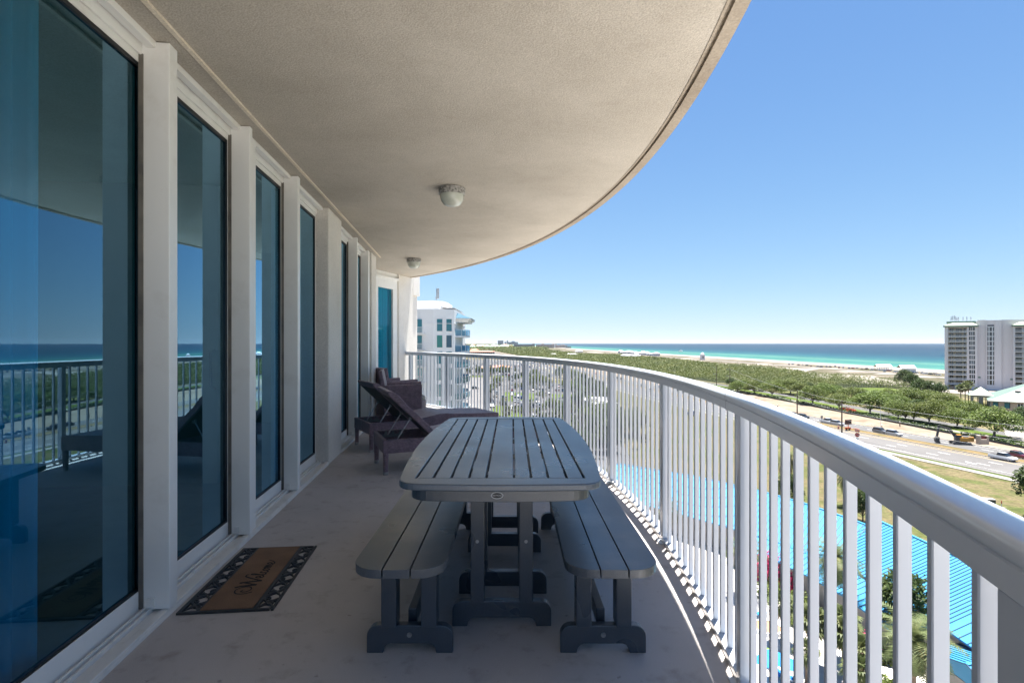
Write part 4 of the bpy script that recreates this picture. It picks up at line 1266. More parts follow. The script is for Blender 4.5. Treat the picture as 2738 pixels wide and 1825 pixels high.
FOREST = [(104, 600), (150, 395), (196, 352), (236, 346), (262, 332), (272, 336), (272, 433), (268, 485), (281, 540), (280, 595), (263, 672), (260, 800), (258, 951), (230, 1162), (170, 1285), (150, 1488), (122, 1900), (110, 2350), (-120, 2350), (-70, 1900), (0, 1300), (52, 850)]
struct(MB().sheet(FOREST, G + 0.18), "forest_floor", M_FORESTFLOOR)
holes = []
for px, py, a, b in ((1590, 942, 22, 90), (1690, 955, 14, 34), (1849, 961, 9, 20), (1500, 950, 9, 36), (1750, 963, 6, 14), (1450, 949, 12, 30)):
    x, y = gp(px, py); holes.append((x, y, a, b))
vf = bushes(FOREST, 5.0, 2.2, 5.0, 1.6, 4.6, 11, holes)
o = bpy.data.objects.new("scrub_forest", mesh_cards("scrub_forest", vf, M_SCRUB)); C.objects.link(o)
tag(o, "dense green coastal scrub woodland between the highway and the beach", "woodland", None, 'stuff')
# pine woods far left and the green among the far town
FARW = [(-420, 1500), (-160, 1500), (-110, 1900), (160, 2300), (150, 2560), (-160, 2560), (-600, 2300)]
vf = bushes(FARW, 9.0, 4, 8, 5, 10, 12, (), (12, 20), 0.0016)
TOWN = [(-700, 2600), (60, 2640), (40, 5200), (-1500, 5200)]
vf2 = bushes(TOWN, 26.0, 9, 17, 5, 10, 13, (), (10, 12), 0.0013)
o = bpy.data.objects.new("town_trees", mesh_cards("town_trees", np.concatenate([vf, vf2]), M_SCRUB)); C.objects.link(o)
tag(o, "hazy green treetops spread around the far town on the left horizon", "woodland", None, 'stuff')

def tree_meshes(seed, cw, ch, base, nleaf, leaf, m, trunk_r=0.28, blobs=16, flat=0.62, droop=0.0):
    """broad tree: trunk and limbs mesh, crown mesh of many leaf clumps"""
    rr = random.Random(seed); rg = np.random.default_rng(seed)
    B = []
    for i in range(blobs):
        a = 2 * math.pi * (i * 0.618 + rr.uniform(-0.06, 0.06)); q = math.sqrt((i + 0.5) / blobs)
        r = cw / 2 * 0.80 * q
        z = base + ch * (0.34 + 0.50 * (1 - q * q) + rr.uniform(-0.10, 0.12))
        B.append((r * math.cos(a), r * math.sin(a), z, cw * rr.uniform(0.15, 0.23), ch * rr.uniform(0.20, 0.30)))
    w = np.array([b[3] ** 2 for b in B]); w /= w.sum()
    idx = rg.choice(len(B), nleaf, p=w)
    Bn = np.array(B)[idx]
    u = rg.normal(size=(nleaf, 3)); u /= np.linalg.norm(u, axis=1, keepdims=True)
    rad = rg.uniform(0.45, 1.12, (nleaf, 1)) ** 0.6
    c = np.stack([Bn[:, 0] + u[:, 0] * rad[:, 0] * Bn[:, 3], Bn[:, 1] + u[:, 1] * rad[:, 0] * Bn[:, 3], Bn[:, 2] + u[:, 2] * rad[:, 0] * Bn[:, 4]], 1)
    crown = mesh_cards("crown", cards(c, leaf, 0.35, 0.75, rg), m)
    mb = MB()
    zt = base + ch * 0.35
    mb.tube([(0, 0, -0.1), (0.03, 0.02, base * 0.5), (0.0, 0.05, base)], [trunk_r * 1.25, trunk_r, trunk_r * 0.85], 9)
    for i in range(0, blobs, 2):
        b = B[i]
        mid = (b[0] * 0.45, b[1] * 0.45, base + (b[2] - base) * 0.55)
        mb.tube([(0, 0.04, base - 0.15), mid, (b[0] * 0.9, b[1] * 0.9, b[2])], [trunk_r * 0.5, trunk_r * 0.28, trunk_r * 0.10], 5)
    trunk = mb.mesh("trunk", M_BARK)
    return trunk, crown
def make_tree(name, meshes, loc, rz, sc, label, group, cat="tree"):
    r = thing(name, label, cat, loc, rz, group)
    r.scale = sc if isinstance(sc, tuple) else (sc, sc, sc)
    for nm, me in zip(("trunk", "crown"), meshes):
        o = bpy.data.objects.new(nm, me); C.objects.link(o); o.parent = r
    return r
OAKS = [tree_meshes(20 + i, 12.5, 6.6, 2.0, 7000, 0.42, M_OAK, 0.30, 24) for i in range(4)]
DENSE = [tree_meshes(40 + i, 8.6, 7.0, 1.0, 5200, 0.40, M_DARKLEAF, 0.2, 22) for i in range(2)]

oak_list = [ # source px of the trunk foot, crown width
    (1973, 1050, 9.6, "oak beside the far pair of utility poles, leftmost of the tree row"), (2018, 1054.4, 9.6, "second oak from the left in the row behind the sandy strip"),
    (2064.5, 1060, 12.4, "pale thin-leaved oak, third from the left in the row behind the sandy strip"), (2114, 1053, 11.5, "dark green oak standing farther back, behind the pale thin-leaved oak"),
    (2173, 1082.7, 11.4, "broad oak just right of the nearer left utility pole"), (2243.6, 1094, 10.5, "oak whose trunk stands just left of the tall brown pole with red shrubs"),
    (2326.8, 1107.7, 13.2, "wide oak with a stout trunk above the survey pole"), (2402, 1120.6, 9.5, "left one of the three close trunks under one large crown"),
    (2420.5, 1124, 10.0, "middle one of the three close trunks under one large crown"), (2443, 1126, 9.5, "right one of the three close trunks under one large crown"),
    (2485, 1134, 11.0, "oak just left of the excavator arm"), (2560, 1143, 10.0, "oak behind the raised excavator arm"),
    (2659, 1170.7, 13.0, "large spreading oak nearest the highway beside the stone entrance sign"), (2205, 1068, 11.0, "bright green round oak behind the row, left of the lawn gap"),
    (2277, 1075, 11.5, "green oak behind the row below the lawn's left end"), (2350, 1090, 11.0, "oak behind the row below the lawn"),
    (2432, 1093, 12.0, "dark oak in front of the lawn's right end"), (2482, 1092, 12.5, "oak left of the three tall palms"),
    (2530, 1100, 11.0, "bright yellow-green oak below the three tall palms"), (2590, 1128, 10.0, "low oak between the palms and the clubhouse"),
    (2625, 1120, 9.0, "oak beside the clubhouse's left corner"), (2700, 1128, 7.0, "oak in front of the clubhouse's lower windows")]
for i, (px, py, w, lab) in enumerate(oak_list):
    x, y = gp(px, py)
    s = w / 10.8
    make_tree("oak_tree", OAKS[i % 4], (x, y, G), i * 1.3, (s, s, s * (0.84 + 0.08 * math.sin(i * 2.1))), lab, "oaks along the highway path")

more_trees = [(2030, 1046, 9.0), (2085, 1044, 9.5), (2140, 1058, 10.0), (2165, 1050, 9.0), (2235, 1062, 9.0), (2300, 1066, 8.0), (2312, 1080, 9.0), (2375, 1078, 9.5), (2400, 1096, 9.5), (2455, 1105, 9.0), (2505, 1112, 9.5), (2545, 1118, 9.0), (2380, 1070, 7.0), (2420, 1072, 8.0), (1990, 1040, 8.5), (1955, 1034, 9.0)]
for i, (px, py, w) in enumerate(more_trees):
    x, y = gp(px, py); s = w / 10.8
    make_tree("oak_tree", OAKS[(i + 1) % 4] if i % 3 else DENSE[i % 2], (x, y, G), i * 2.3, (s, s, s * 0.84), "green tree in the belt between the oak row and the scrub woodland", "trees in the belt before the scrub")
dense_list = [(2590, 1020, 1.35, "round green tree in front of the tall pale condo tower"), (2640, 1034, 1.2, "green tree to the right of the round tree below the condo tower"), (2700, 1030, 1.25, "green tree below the right edge of the condo tower"),
              (2418, 1030, 1.3, "dark pointed tree on the edge of the sand left of the condo tower"), (2460, 1055, 1.05, "dark dense tree at the lawn's right end, left one"), (2485, 1058, 1.0, "dark dense tree at the lawn's right end, middle one"), (2512, 1060, 0.9, "dark dense tree at the lawn's right end, right one"),
              (2440, 1036, 1.1, "round dark bush beyond the lawn near the boundary fence"), (2735, 1150, 0.9, "dark magnolia at the right edge beside the clubhouse")]
for i, (px, py, s, lab) in enumerate(dense_list):
    x, y = gp(px, py)
    make_tree("dense_tree", DENSE[i % 2], (x, y, G), i * 2.0, s, lab, "dense trees around the condo tower")
# trees between the lots, seen between the railing bars
lot_trees = [(1548, 1040), (1570, 1055), (1590, 1068), (1536, 1060), (1556, 1082), (1605, 1040), (1520, 1046), (1280, 1004), (1310, 1006), (1345, 1003), (1250, 1000), (1400, 1010), (1430, 1008), (1640, 1180), (1600, 1190), (1690, 1165), (1500, 1130), (1452, 1148), (1480, 1105), (1575, 1130), (1496, 1010), (1530, 1020), (1560, 1022), (1582, 1030), (1610, 1060), (1625, 1085), (1545, 1100), (1440, 1040), (1415, 1030), (1380, 1020), (1330, 1030), (1470, 1180), (1520, 1180), (1610, 1150), (1620, 1210), (1560, 1215)]
for i, (px, py) in enumerate(lot_trees):
    x, y = gp(px, py)
    make_tree("lot_tree", DENSE[i % 2] if i % 3 else OAKS[i % 4], (x, y, G), i * 1.7, 0.85 + 0.2 * math.sin(i), "dark green tree growing between the car parks seen through the railing bars", "trees between the car parks")
# trees near the blue roofs
T2 = tree_meshes(61, 5.2, 4.6, 2.6, 2600, 0.34, M_DARKLEAF, 0.14)
for (x, y, s, lab) in ((36.6, 50.5, 1.05, "dark leafy tree leaning over the eave of the blue roof"), (59, 76, 0.9, "leafy tree behind the ridge of the blue roof"), (54, 61, 1.0, "green tree behind the blue roof near the grass slope"), (86.5, 89.5, 1.2, "oak at the right edge beside the green utility box"), (47, 92, 0.9, "green tree on the dry grass beyond the blue roof"), (55, 85, 0.8, "small green tree on the dry grass right of the tall palm")):
    make_tree("garden_tree", T2, (x, y, G), x, s, lab, "garden trees")
# hedge along the footpath
hv = []
rg = np.random.default_rng(3)
n = 9000
yy = rg.uniform(100, 420, n); hx = np.interp(yy, [p[1] for p in SE], [p[0] for p in SE]) + rg.uniform(0.3, 2.2, n)
keep = np.sin(yy * 0.21) > -0.93
hv = cards(np.stack([hx, yy, G + rg.uniform(0.1, 1.35, n)], 1)[keep], 0.55, 0.5, 0.8, rg)
o = bpy.data.objects.new("hedge", mesh_cards("hedge", hv, M_DARKLEAF)); C.objects.link(o)
tag(o, "low dark clipped hedge running between the sandy strip and the footpath", "hedge")
mb = MB(); fl = [(x - 0.4, y) for x, y in SE if 110 < y < 420]
nn = len(fl)
mb.add([(x, y, G) for x, y in fl] + [(x, y, G + 0.75) for x, y in fl] + [(x + 0.04, y, G) for x, y in fl] + [(x + 0.04, y, G + 0.75) for x, y in fl],
       [(i, i + 1, i + 1 + nn, i + nn) for i in range(nn - 1)] + [(i + 2 * nn, i + 3 * nn, i + 1 + 3 * nn, i + 1 + 2 * nn) for i in range(nn - 1)] + [(i + nn, i + 1 + nn, i + 1 + 3 * nn, i + 3 * nn) for i in range(nn - 1)])
tag(mb.build("silt_fence", simple("black_fabric", (0.03, 0.03, 0.032), (0.05, 0.05, 0.05), 0.5, 0.9)), "low black silt fence along the edge of the construction sand", "fence")

# --- palms
def palm_meshes(seed, h, nfr, fl, kind, m, fruit=True, tr=0.2):
    rr = random.Random(seed)
    mb = MB()
    mb.tube([(0, 0, -0.1), (0.05, 0.0, h * 0.5), (0.0, 0.06, h)], [tr * 1.25, tr, tr * 1.1], 10)
    trunk = mb.mesh("trunk", M_PALMBARK)
    def fronds(mb, n, lo, hi, L0):
        for i in range(n):
            az = 2.39996 * i + rr.uniform(-0.2, 0.2); el = lo + (hi - lo) * (i / max(1, n - 1)) + rr.uniform(-0.1, 0.1)
            L = L0 * rr.uniform(0.85, 1.1)
            d = Vector((math.cos(az), math.sin(az), 0)); sd = Vector((-math.sin(az), math.cos(az), 0))
            if kind == 'date':
                P = []; p = Vector((0, 0, h)); a = el; N = 11
                for k in range(N + 1):
                    P.append((p.copy(), a))
                    p = p + (d * math.cos(a) + Vector((0, 0, 1)) * math.sin(a)) * (L / N)
                    a -= 0.155
                for k in range(1, N + 1):
                    p, a = P[k]; q, _ = P[k - 1]
                    t = (p - q).normalized(); up = sd.cross(t)
                    ll = 0.62 * fl / 3.0 * math.sin(math.pi * (0.10 + 0.86 * k / (N + 1))) ** 0.7
                    for jj in range(2):
                        b0 = q.lerp(p, jj * 0.5)
                        for s in (-1, 1):
                            tip = b0 + sd * s * ll + t * ll * 0.55 - up * rr.uniform(-0.02, 0.22) * ll + Vector((0, 0, -0.2 * ll))
                            mb.add([b0 - t * 0.05, b0 + t * 0.07, tip], [(0, 1, 2)])
            else:
                p = Vector((0, 0, h)); stem = L * 0.45
                q = p + (d * math.cos(el) + Vector((0, 0, 1)) * math.sin(el)) * stem
                mb.tube([p, q], [0.025, 0.015], 4)
                t = (q - p).normalized(); up = sd.cross(t)
                R = L * 0.55
                for k in range(13):
                    b = -1.9 + 3.8 * k / 12
                    dd = (t * math.cos(b) + sd * math.sin(b)).normalized()
                    nn_ = dd.cross(up).normalized()
                    tip = q + dd * R * (1 - 0.12 * abs(b)) - Vector((0, 0, 1)) * R * (0.30 + 0.1 * rr.random())
                    mid = q + dd * R * 0.6 - Vector((0, 0, 1)) * R * 0.06
                    w = 0.09 * R
                    mb.add([q, mid - nn_ * w, tip, mid + nn_ * w], [(0, 1, 2, 3)])
    mb = MB(); fronds(mb, nfr, math.radians(-25), math.radians(82), fl)
    crown = mb.mesh("crown", m)
    mb = MB(); fronds(mb, max(6, nfr // 4), math.radians(-75), math.radians(-45), fl * 0.8)
    dry = mb.mesh("dry_fronds", M_PALMDRY)
    out = [("trunk", trunk), ("crown", crown), ("dry_fronds", dry)]
    if fruit:
        mb = MB()
        for i in range(7):
            az = 0.9 * i; d = Vector((math.cos(az), math.sin(az), 0))
            mb.tube([(0, 0, h - 0.1), Vector((0, 0, h + 0.05)) + d * 0.45, Vector((0, 0, h - 0.75)) + d * 0.8], [0.03, 0.05, 0.13], 6)
        out.append(("fruit", mb.mesh("fruit", simple("palm_fruit", (0.55, 0.22, 0.02), (0.45, 0.16, 0.02), 5, 0.6))))
    return out
def make_palm(meshes, x, y, rz, s, label, group, name="palm_tree"):
    r = thing(name, label, "palm", (x, y, G), rz, group); r.scale = (s, s, s)
    for nm, me in meshes:
        o = bpy.data.objects.new(nm, me); C.objects.link(o); o.parent = r
DATE = [palm_meshes(3, 7.0, 46, 3.4, 'date', M_PALM), palm_meshes(4, 6.0, 40, 3.2, 'date', M_PALM, False)]
FAN = [palm_meshes(5, 4.2, 30, 2.0, 'fan', M_PALM, False, 0.17), palm_meshes(6, 8.0, 30, 2.2, 'fan', M_PALM, False, 0.15)]
for i, (x, y, k, s, lab) in enumerate([
    (33, 55.5, 0, 1.0, "date palm in front of the blue roof with a tall upright crown"), (30, 40.5, 0, 1.0, "date palm with orange fruit stalks at the bottom right behind the railing bars"),
    (56, 89, 0, 1.0, "date palm with orange fruit on the dry grass beyond the blue roof"), (51, 100, 0, 1.05, "tall palm with a black trunk on the dry grass, left of the fruiting palm"),
    (26.5, 62, 1, 0.9, "palm beside the pink bougainvillea"), (60, 96, 1, 0.95, "palm at the back of the dry grass between two fruiting palms"), (22, 77, 1, 0.9, "palm at the left end of the blue roofs"), (14, 90, 1, 0.9, "palm left of the blue roofs near the planted islands")]):
    make_palm(DATE[k], x, y, i * 1.1, s, lab, "date palms around the pool court")
for i, (x, y, s) in enumerate([(27.0, 48.5, 1.0), (26.2, 52.5, 0.9), (29.0, 47.0, 0.95), (27.5, 43.0, 0.8), (28.8, 44.6, 0.9), (25.0, 46.0, 0.7), (30.3, 49.5, 0.9)]):
    make_palm(FAN[0], x, y, i * 0.8, s, "bushy fan palm in the planting strip beside the pool deck", "fan palms in the pool planting", "fan_palm")
for i, (px, py, s, lab) in enumerate([(2569, 1094, 1.15, "left one of the three tall fan palms beside the clubhouse tower"), (2581, 1092, 1.2, "middle one of the three tall fan palms beside the clubhouse tower"), (2590, 1087, 1.25, "right one of the three tall fan palms beside the clubhouse tower"),
                                      (2614, 1090, 0.95, "shorter fan palm in front of the clubhouse tower"), (2636, 1092, 0.85, "short fan palm at the clubhouse wall")]):
    x, y = gp(px, py); make_palm(FAN[1], x, y, i * 0.9, s, lab, "fan palms at the clubhouse", "fan_palm")
lp = [(1310, 1078), (1322, 1072), (1345, 1112), (1362, 1180), (1378, 1230), (1352, 1215), (1392, 1140), (1408, 1120), (1424, 1200), (1440, 1160), (1465, 1230), (1486, 1190), (1380, 1072), (1396, 1060), (1412, 1062), (1428, 1068), (1512, 1215), (1536, 1190), (1560, 1175), (1530, 1150), (1330, 1200), (1448, 1080), (1470, 1064), (1640, 1130), (1660, 1150), (1700, 1200), (1720, 1180)]
_r = random.Random(21)
lp += [(_r.uniform(1300, 1640), _r.uniform(1000, 1235)) for _ in range(46)]
for i, (px, py) in enumerate(lp):
    x, y = gp(px, py); make_palm(FAN[1], x, y, i * 0.7, 0.8 + 0.15 * math.sin(i * 1.7), "slim fan palm in the planted islands seen between the railing bars", "palms in the planted islands", "fan_palm")
# shrubs by the pool
def shrub(x, y, r, h, m, name, label, cat, n=1500, leaf=0.22, seed=1, group=None):
    rg = np.random.default_rng(seed)
    u = rg.normal(size=(n, 3)); u[:, 2] = np.abs(u[:, 2]); u /= np.linalg.norm(u, axis=1, keepdims=True)
    c = u * rg.uniform(0.5, 1.08, (n, 1)) * np.array([r, r, h]) * (1 + 0.18 * np.sin(5 * np.arctan2(u[:, 1], u[:, 0]) + seed)[:, None])
    o = bpy.data.objects.new(name, mesh_cards(name, cards(c, leaf, 0.3, 0.8, rg), m)); C.objects.link(o); o.location = (x, y, G)
    return tag(o, label, cat, group)
shrub(31.5, 66, 1.7, 3.6, M_PINK, "bougainvillea", "tall pink bougainvillea in front of the lower blue roof", "shrub", 2600, 0.24, 1)
shrub(33.0, 63.5, 1.2, 2.4, M_PINK, "bougainvillea", "smaller pink bougainvillea right of the tall one", "shrub", 1500, 0.24, 2)
shrub(34.5, 52.0, 1.1, 1.6, M_PINK, "bougainvillea", "pink flowering bush under the date palm by the lower roof", "shrub", 900, 0.2, 3)
for i, (x, y, r, h) in enumerate([(31, 64.5, 1.9, 1.3), (29.5, 62, 1.4, 1.2), (32, 60, 1.6, 1.4), (33.5, 50, 1.3, 1.1), (31.5, 45.5, 1.2, 1.0), (33, 42, 1.4, 1.2), (30, 56, 1.3, 1.1)]):
    shrub(x, y, r, h, M_OAK, "garden_shrub", "rounded green shrub in the planting beside the pool deck", "shrub", 1100, 0.24, 10 + i, "green shrubs around the pool deck")
x, y = gp(2262, 1098)
shrub(x, y, 3.2, 1.4, simple("red_leaves", (0.40, 0.05, 0.02), (0.5, 0.10, 0.04), 2.0, 0.8), "red_shrub", "red flowering shrub bed at the foot of the oaks beside the tall pole", "shrub", 900, 0.5, 30)
# ================================================================== BUILDINGS
def ground_rot(mbx): return mbx
# ------------------------------------------------------------------ blue metal roofs around the pool court
M_BLUE = simple("blue_metal_roof", (0.032, 0.200, 0.360), (0.045, 0.235, 0.410), 0.4, 0.45, spec=0.3)
M_SEAMSHADOW = simple("seam_shadow_blue", (0.004, 0.045, 0.105), None, rough=0.5)  # dark seam colour holds the shadow lines of the raised ribs
M_TANWALL = simple("tan_wall", (0.36, 0.31, 0.25), (0.42, 0.36, 0.30), 0.4, 0.85)
M_GREYWALL = simple("grey_wall", (0.26, 0.24, 0.22), (0.30, 0.28, 0.26), 0.5, 0.85)
def gable_run(label, ridge, hr, left_eave, right_eave, he, seam=0.80, walls=True, name="pool_building"):
    """standing seam roof: ridge polyline with an eave polyline on both sides"""
    r = thing(name, label, "building", (0, 0, G))
    def dens(L, n):
        t = np.linspace(0, len(L) - 1, n); i = np.arange(len(L))
        return list(zip(np.interp(t, i, [p[0] for p in L]), np.interp(t, i, [p[1] for p in L])))
    Ls = sum((Vector(a) - Vector(b)).length for a, b in zip(ridge, ridge[1:]))
    n = int(Ls / seam)
    R, A, B = dens(ridge, n), dens(left_eave, n), dens(right_eave, n)
    mb = MB()
    for E_, flip in ((A, False), (B, True)):
        vs = [(x, y, hr) for x, y in R] + [(x, y, he) for x, y in E_] + [(x, y, hr - 0.12) for x, y in R] + [(x, y, he - 0.16) for x, y in E_]
        for i in range(n - 1):
            f = (i, i + 1, n + i + 1, n + i)
            mb.add([vs[k] for k in f], [(0, 1, 2, 3)])
            mb.add([vs[n + i], vs[n + i + 1], vs[3 * n + i + 1], vs[3 * n + i]], [(0, 1, 2, 3)])
    for k in (0, n - 1):
        mb.add([(A[k][0], A[k][1], he), (R[k][0], R[k][1], hr), (B[k][0], B[k][1], he)], [(0, 1, 2)])
    rf = mb.build("roof", M_BLUE, r)
    mb = MB()
    for i in range(n):
        for E_ in (A, B):
            mb.bar((R[i][0], R[i][1], hr + 0.02), (E_[i][0], E_[i][1], he + 0.02), 0.10, 0.06)
    mb.build("standing_seams", M_SEAMSHADOW, rf)
    mb = MB()
    for i in range(n - 1):
        mb.bar((R[i][0], R[i][1], hr + 0.05), (R[i + 1][0], R[i + 1][1], hr + 0.05), 0.3, 0.06)
    mb.build("ridge_cap", M_BLUE, rf)
    if walls:
        mb = MB()
        inset = lambda E_, f=0.13: [(e[0] + (q[0] - e[0]) * f, e[1] + (q[1] - e[1]) * f) for e, q in zip(E_, R)]
        loop = inset(A) + list(reversed(inset(B))); k = len(loop)
        mb.add([(x, y, 0) for x, y in loop] + [(x, y, he - 0.05) for x, y in loop], [(i, (i + 1) % k, (i + 1) % k + k, i + k) for i in range(k)])
        mb.build("wall", M_GREYWALL, r)
    return r
gable_run("long low building with a bright blue standing seam roof curving around the pool court", [(19.4, 99.5), (30.3, 90.3), (37.3, 81), (40.2, 75.6), (42.8, 68), (44.3, 61)], 7.0,
          [(12.5, 91.5), (23.5, 81.5), (30.0, 73.5), (33.6, 68.5), (36.2, 63), (38.0, 58)], [(25, 106), (36, 98), (44, 87.5), (47.5, 80), (50.5, 71.5), (52, 63)], 4.0)
gable_run("blue roofed hall with its ridge running towards the viewer at the lower right", [(44.6, 66), (45.0, 56), (45.0, 47.6), (44.4, 30)], 7.6,
          [(37.2, 66), (37.7, 56), (37.8, 47.6), (37.2, 30)], [(52, 66), (52.5, 56), (52.4, 47.6), (51.8, 30)], 4.3, 0.62)
gable_run("lower blue porch roof in front of the curving blue roof", [(31.0, 73.4), (34.2, 68.4), (36.5, 63.0), (38.1, 57.0), (38.6, 49.0)], 4.05,
          [(28.6, 70.4), (31.4, 66.2), (33.2, 61.2), (34.4, 56.2), (34.6, 49.0)], [(31.4, 73.9), (34.6, 68.8), (36.9, 63.3), (38.5, 57.2), (39.0, 49.0)], 3.0, 0.7)
gable_run("small blue roofed wing crossing in front of the hall at the bottom right", [(34.8, 41.5), (38.0, 42.2), (44.6, 43.0)], 4.6,
          [(34.8, 36.6), (38.4, 37.2), (45.0, 38.0)], [(34.8, 46.2), (38.0, 46.9), (44.6, 47.6)], 3.2, 0.6)

# ------------------------------------------------------------------ white sister tower on the left
M_TOWER = simple("tower_stucco", (0.60, 0.60, 0.60), (0.66, 0.66, 0.655), 0.15, 0.8, coord="World")
M_TEAL = m_glass("teal_window", (0.02, 0.20, 0.25), 3.0, (0.75, 0.95, 1.0))
def m_tealpane(name, c):
    t = NT(name)
    v = t.coords("World")
    w = t.n("TexWave", {"Vector": v, "Scale": 2.2, "Distortion": 1.5, "Detail": 2.0}, wave_type='BANDS', bands_direction='X').outputs["Fac"]
    base = t.mix(t.ramp(w, [(0.3, 0.0), (0.7, 0.7)]), col(c), col(tuple(x * 0.45 for x in c)))
    p = t.principled(Base_Color=base, Roughness=0.06)
    p.inputs["Specular IOR Level"].default_value = 0.7
    return t.mat
M_PANE_TEAL = m_tealpane("teal_pane", (0.012, 0.150, 0.190)); M_PANE_GREEN = m_tealpane("green_pane", (0.010, 0.190, 0.170)); M_PANE_NAVY = m_tealpane("navy_pane", (0.012, 0.075, 0.125))
M_PANE_DARK = m_tealpane("dark_pane", (0.035, 0.04, 0.055))
M_BALCGLASS = m_glass("balcony_glass", (0.55, 0.72, 0.76), 3.0)
TYP = 99.0
tw = thing("apartment_tower", "white apartment tower with teal windows beyond the end of the balcony", "building", (0, TYP, G))
def tz(py, Y=TYP): return EYE - (py - 914.5) * Y / 1449.0 - G
def tx(px, Y=TYP): return (px - 1369.0) * Y / 1449.0
zt_ = tz(825.5)
foot = [(tx(1020), 4.0), (tx(1122), 0.6), (tx(1159), 0.0), (tx(1191), 0.5), (tx(1213), 1.4), (tx(1216), 9.0), (tx(1216), 22), (tx(1020), 22)]
mb = MB(); mb.prism(foot, 0.0, zt_)
mb.build("wall", M_TOWER, tw)
mb = MB(); mb.prism([(x + (0.12 if i in (3, 4, 5) else -0.12 if i == 0 else 0), y - (0.12 if i < 5 else -0.12)) for i, (x, y) in enumerate(foot)], zt_ - 2.7, zt_ - 2.62)
mb.build("cornice_line", M_TOWER, tw)
# set back crown of the tower
cz = tz(803, 103)
cp = [(tx(1060), 5.5), (tx(1150), 4.2), (tx(1168), 4.6), (tx(1174), 6.0), (tx(1180), 9), (tx(1180), 18), (tx(1060), 18)]
mb = MB(); mb.prism(cp, zt_ + 0.003, cz)
mb.build("crown_wall", M_TOWER, tw)
mb = MB(); mb.add([(tx(1174), 5.6, cz - 1.2), (tx(1192), 2.0, zt_ + 0.35), (tx(1213), 1.9, zt_ + 0.3), (tx(1215), 20, zt_ + 0.3), (tx(1180), 18, cz - 1.4)], [(0, 1, 2, 3, 4)])
mb.build("tower_roof", M_TOWER, tw)
# hipped eave that hangs out on the seaward side
ez0, ez1 = tz(859), tz(834)
mb = MB()
P0 = [(tx(1213.5), 3.0), (tx(1256), 4.0), (tx(1256), 16.0), (tx(1213.5), 17.0)]
P1 = [(tx(1213.5), 5.0), (tx(1216), 6.0), (tx(1216), 14.0), (tx(1213.5), 15.0)]
ze, zk = tz(848), tz(833)
mb.add([(x, y, ze) for x, y in P0] + [(x, y, zk) for x, y in P1], [(0, 1, 5, 4), (1, 2, 6, 5), (2, 3, 7, 6), (4, 5, 6, 7)])
mb.build("eave_roof", simple("teal_eave", (0.004, 0.060, 0.105), (0.006, 0.075, 0.125), 0.5, 0.45), tw)
mb = MB(); mb.prism([(tx(1214), 3.4), (tx(1253), 4.3), (tx(1253), 15.6), (tx(1214), 16.6)], tz(853.5), ze - 0.005); mb.prism([(tx(1214), 4.0), (tx(1247), 4.9), (tx(1247), 15.0), (tx(1214), 16)], tz(859), tz(853.5) - 0.003)
mb.build("eave_soffit", M_TOWER, tw)
FL = 43.75
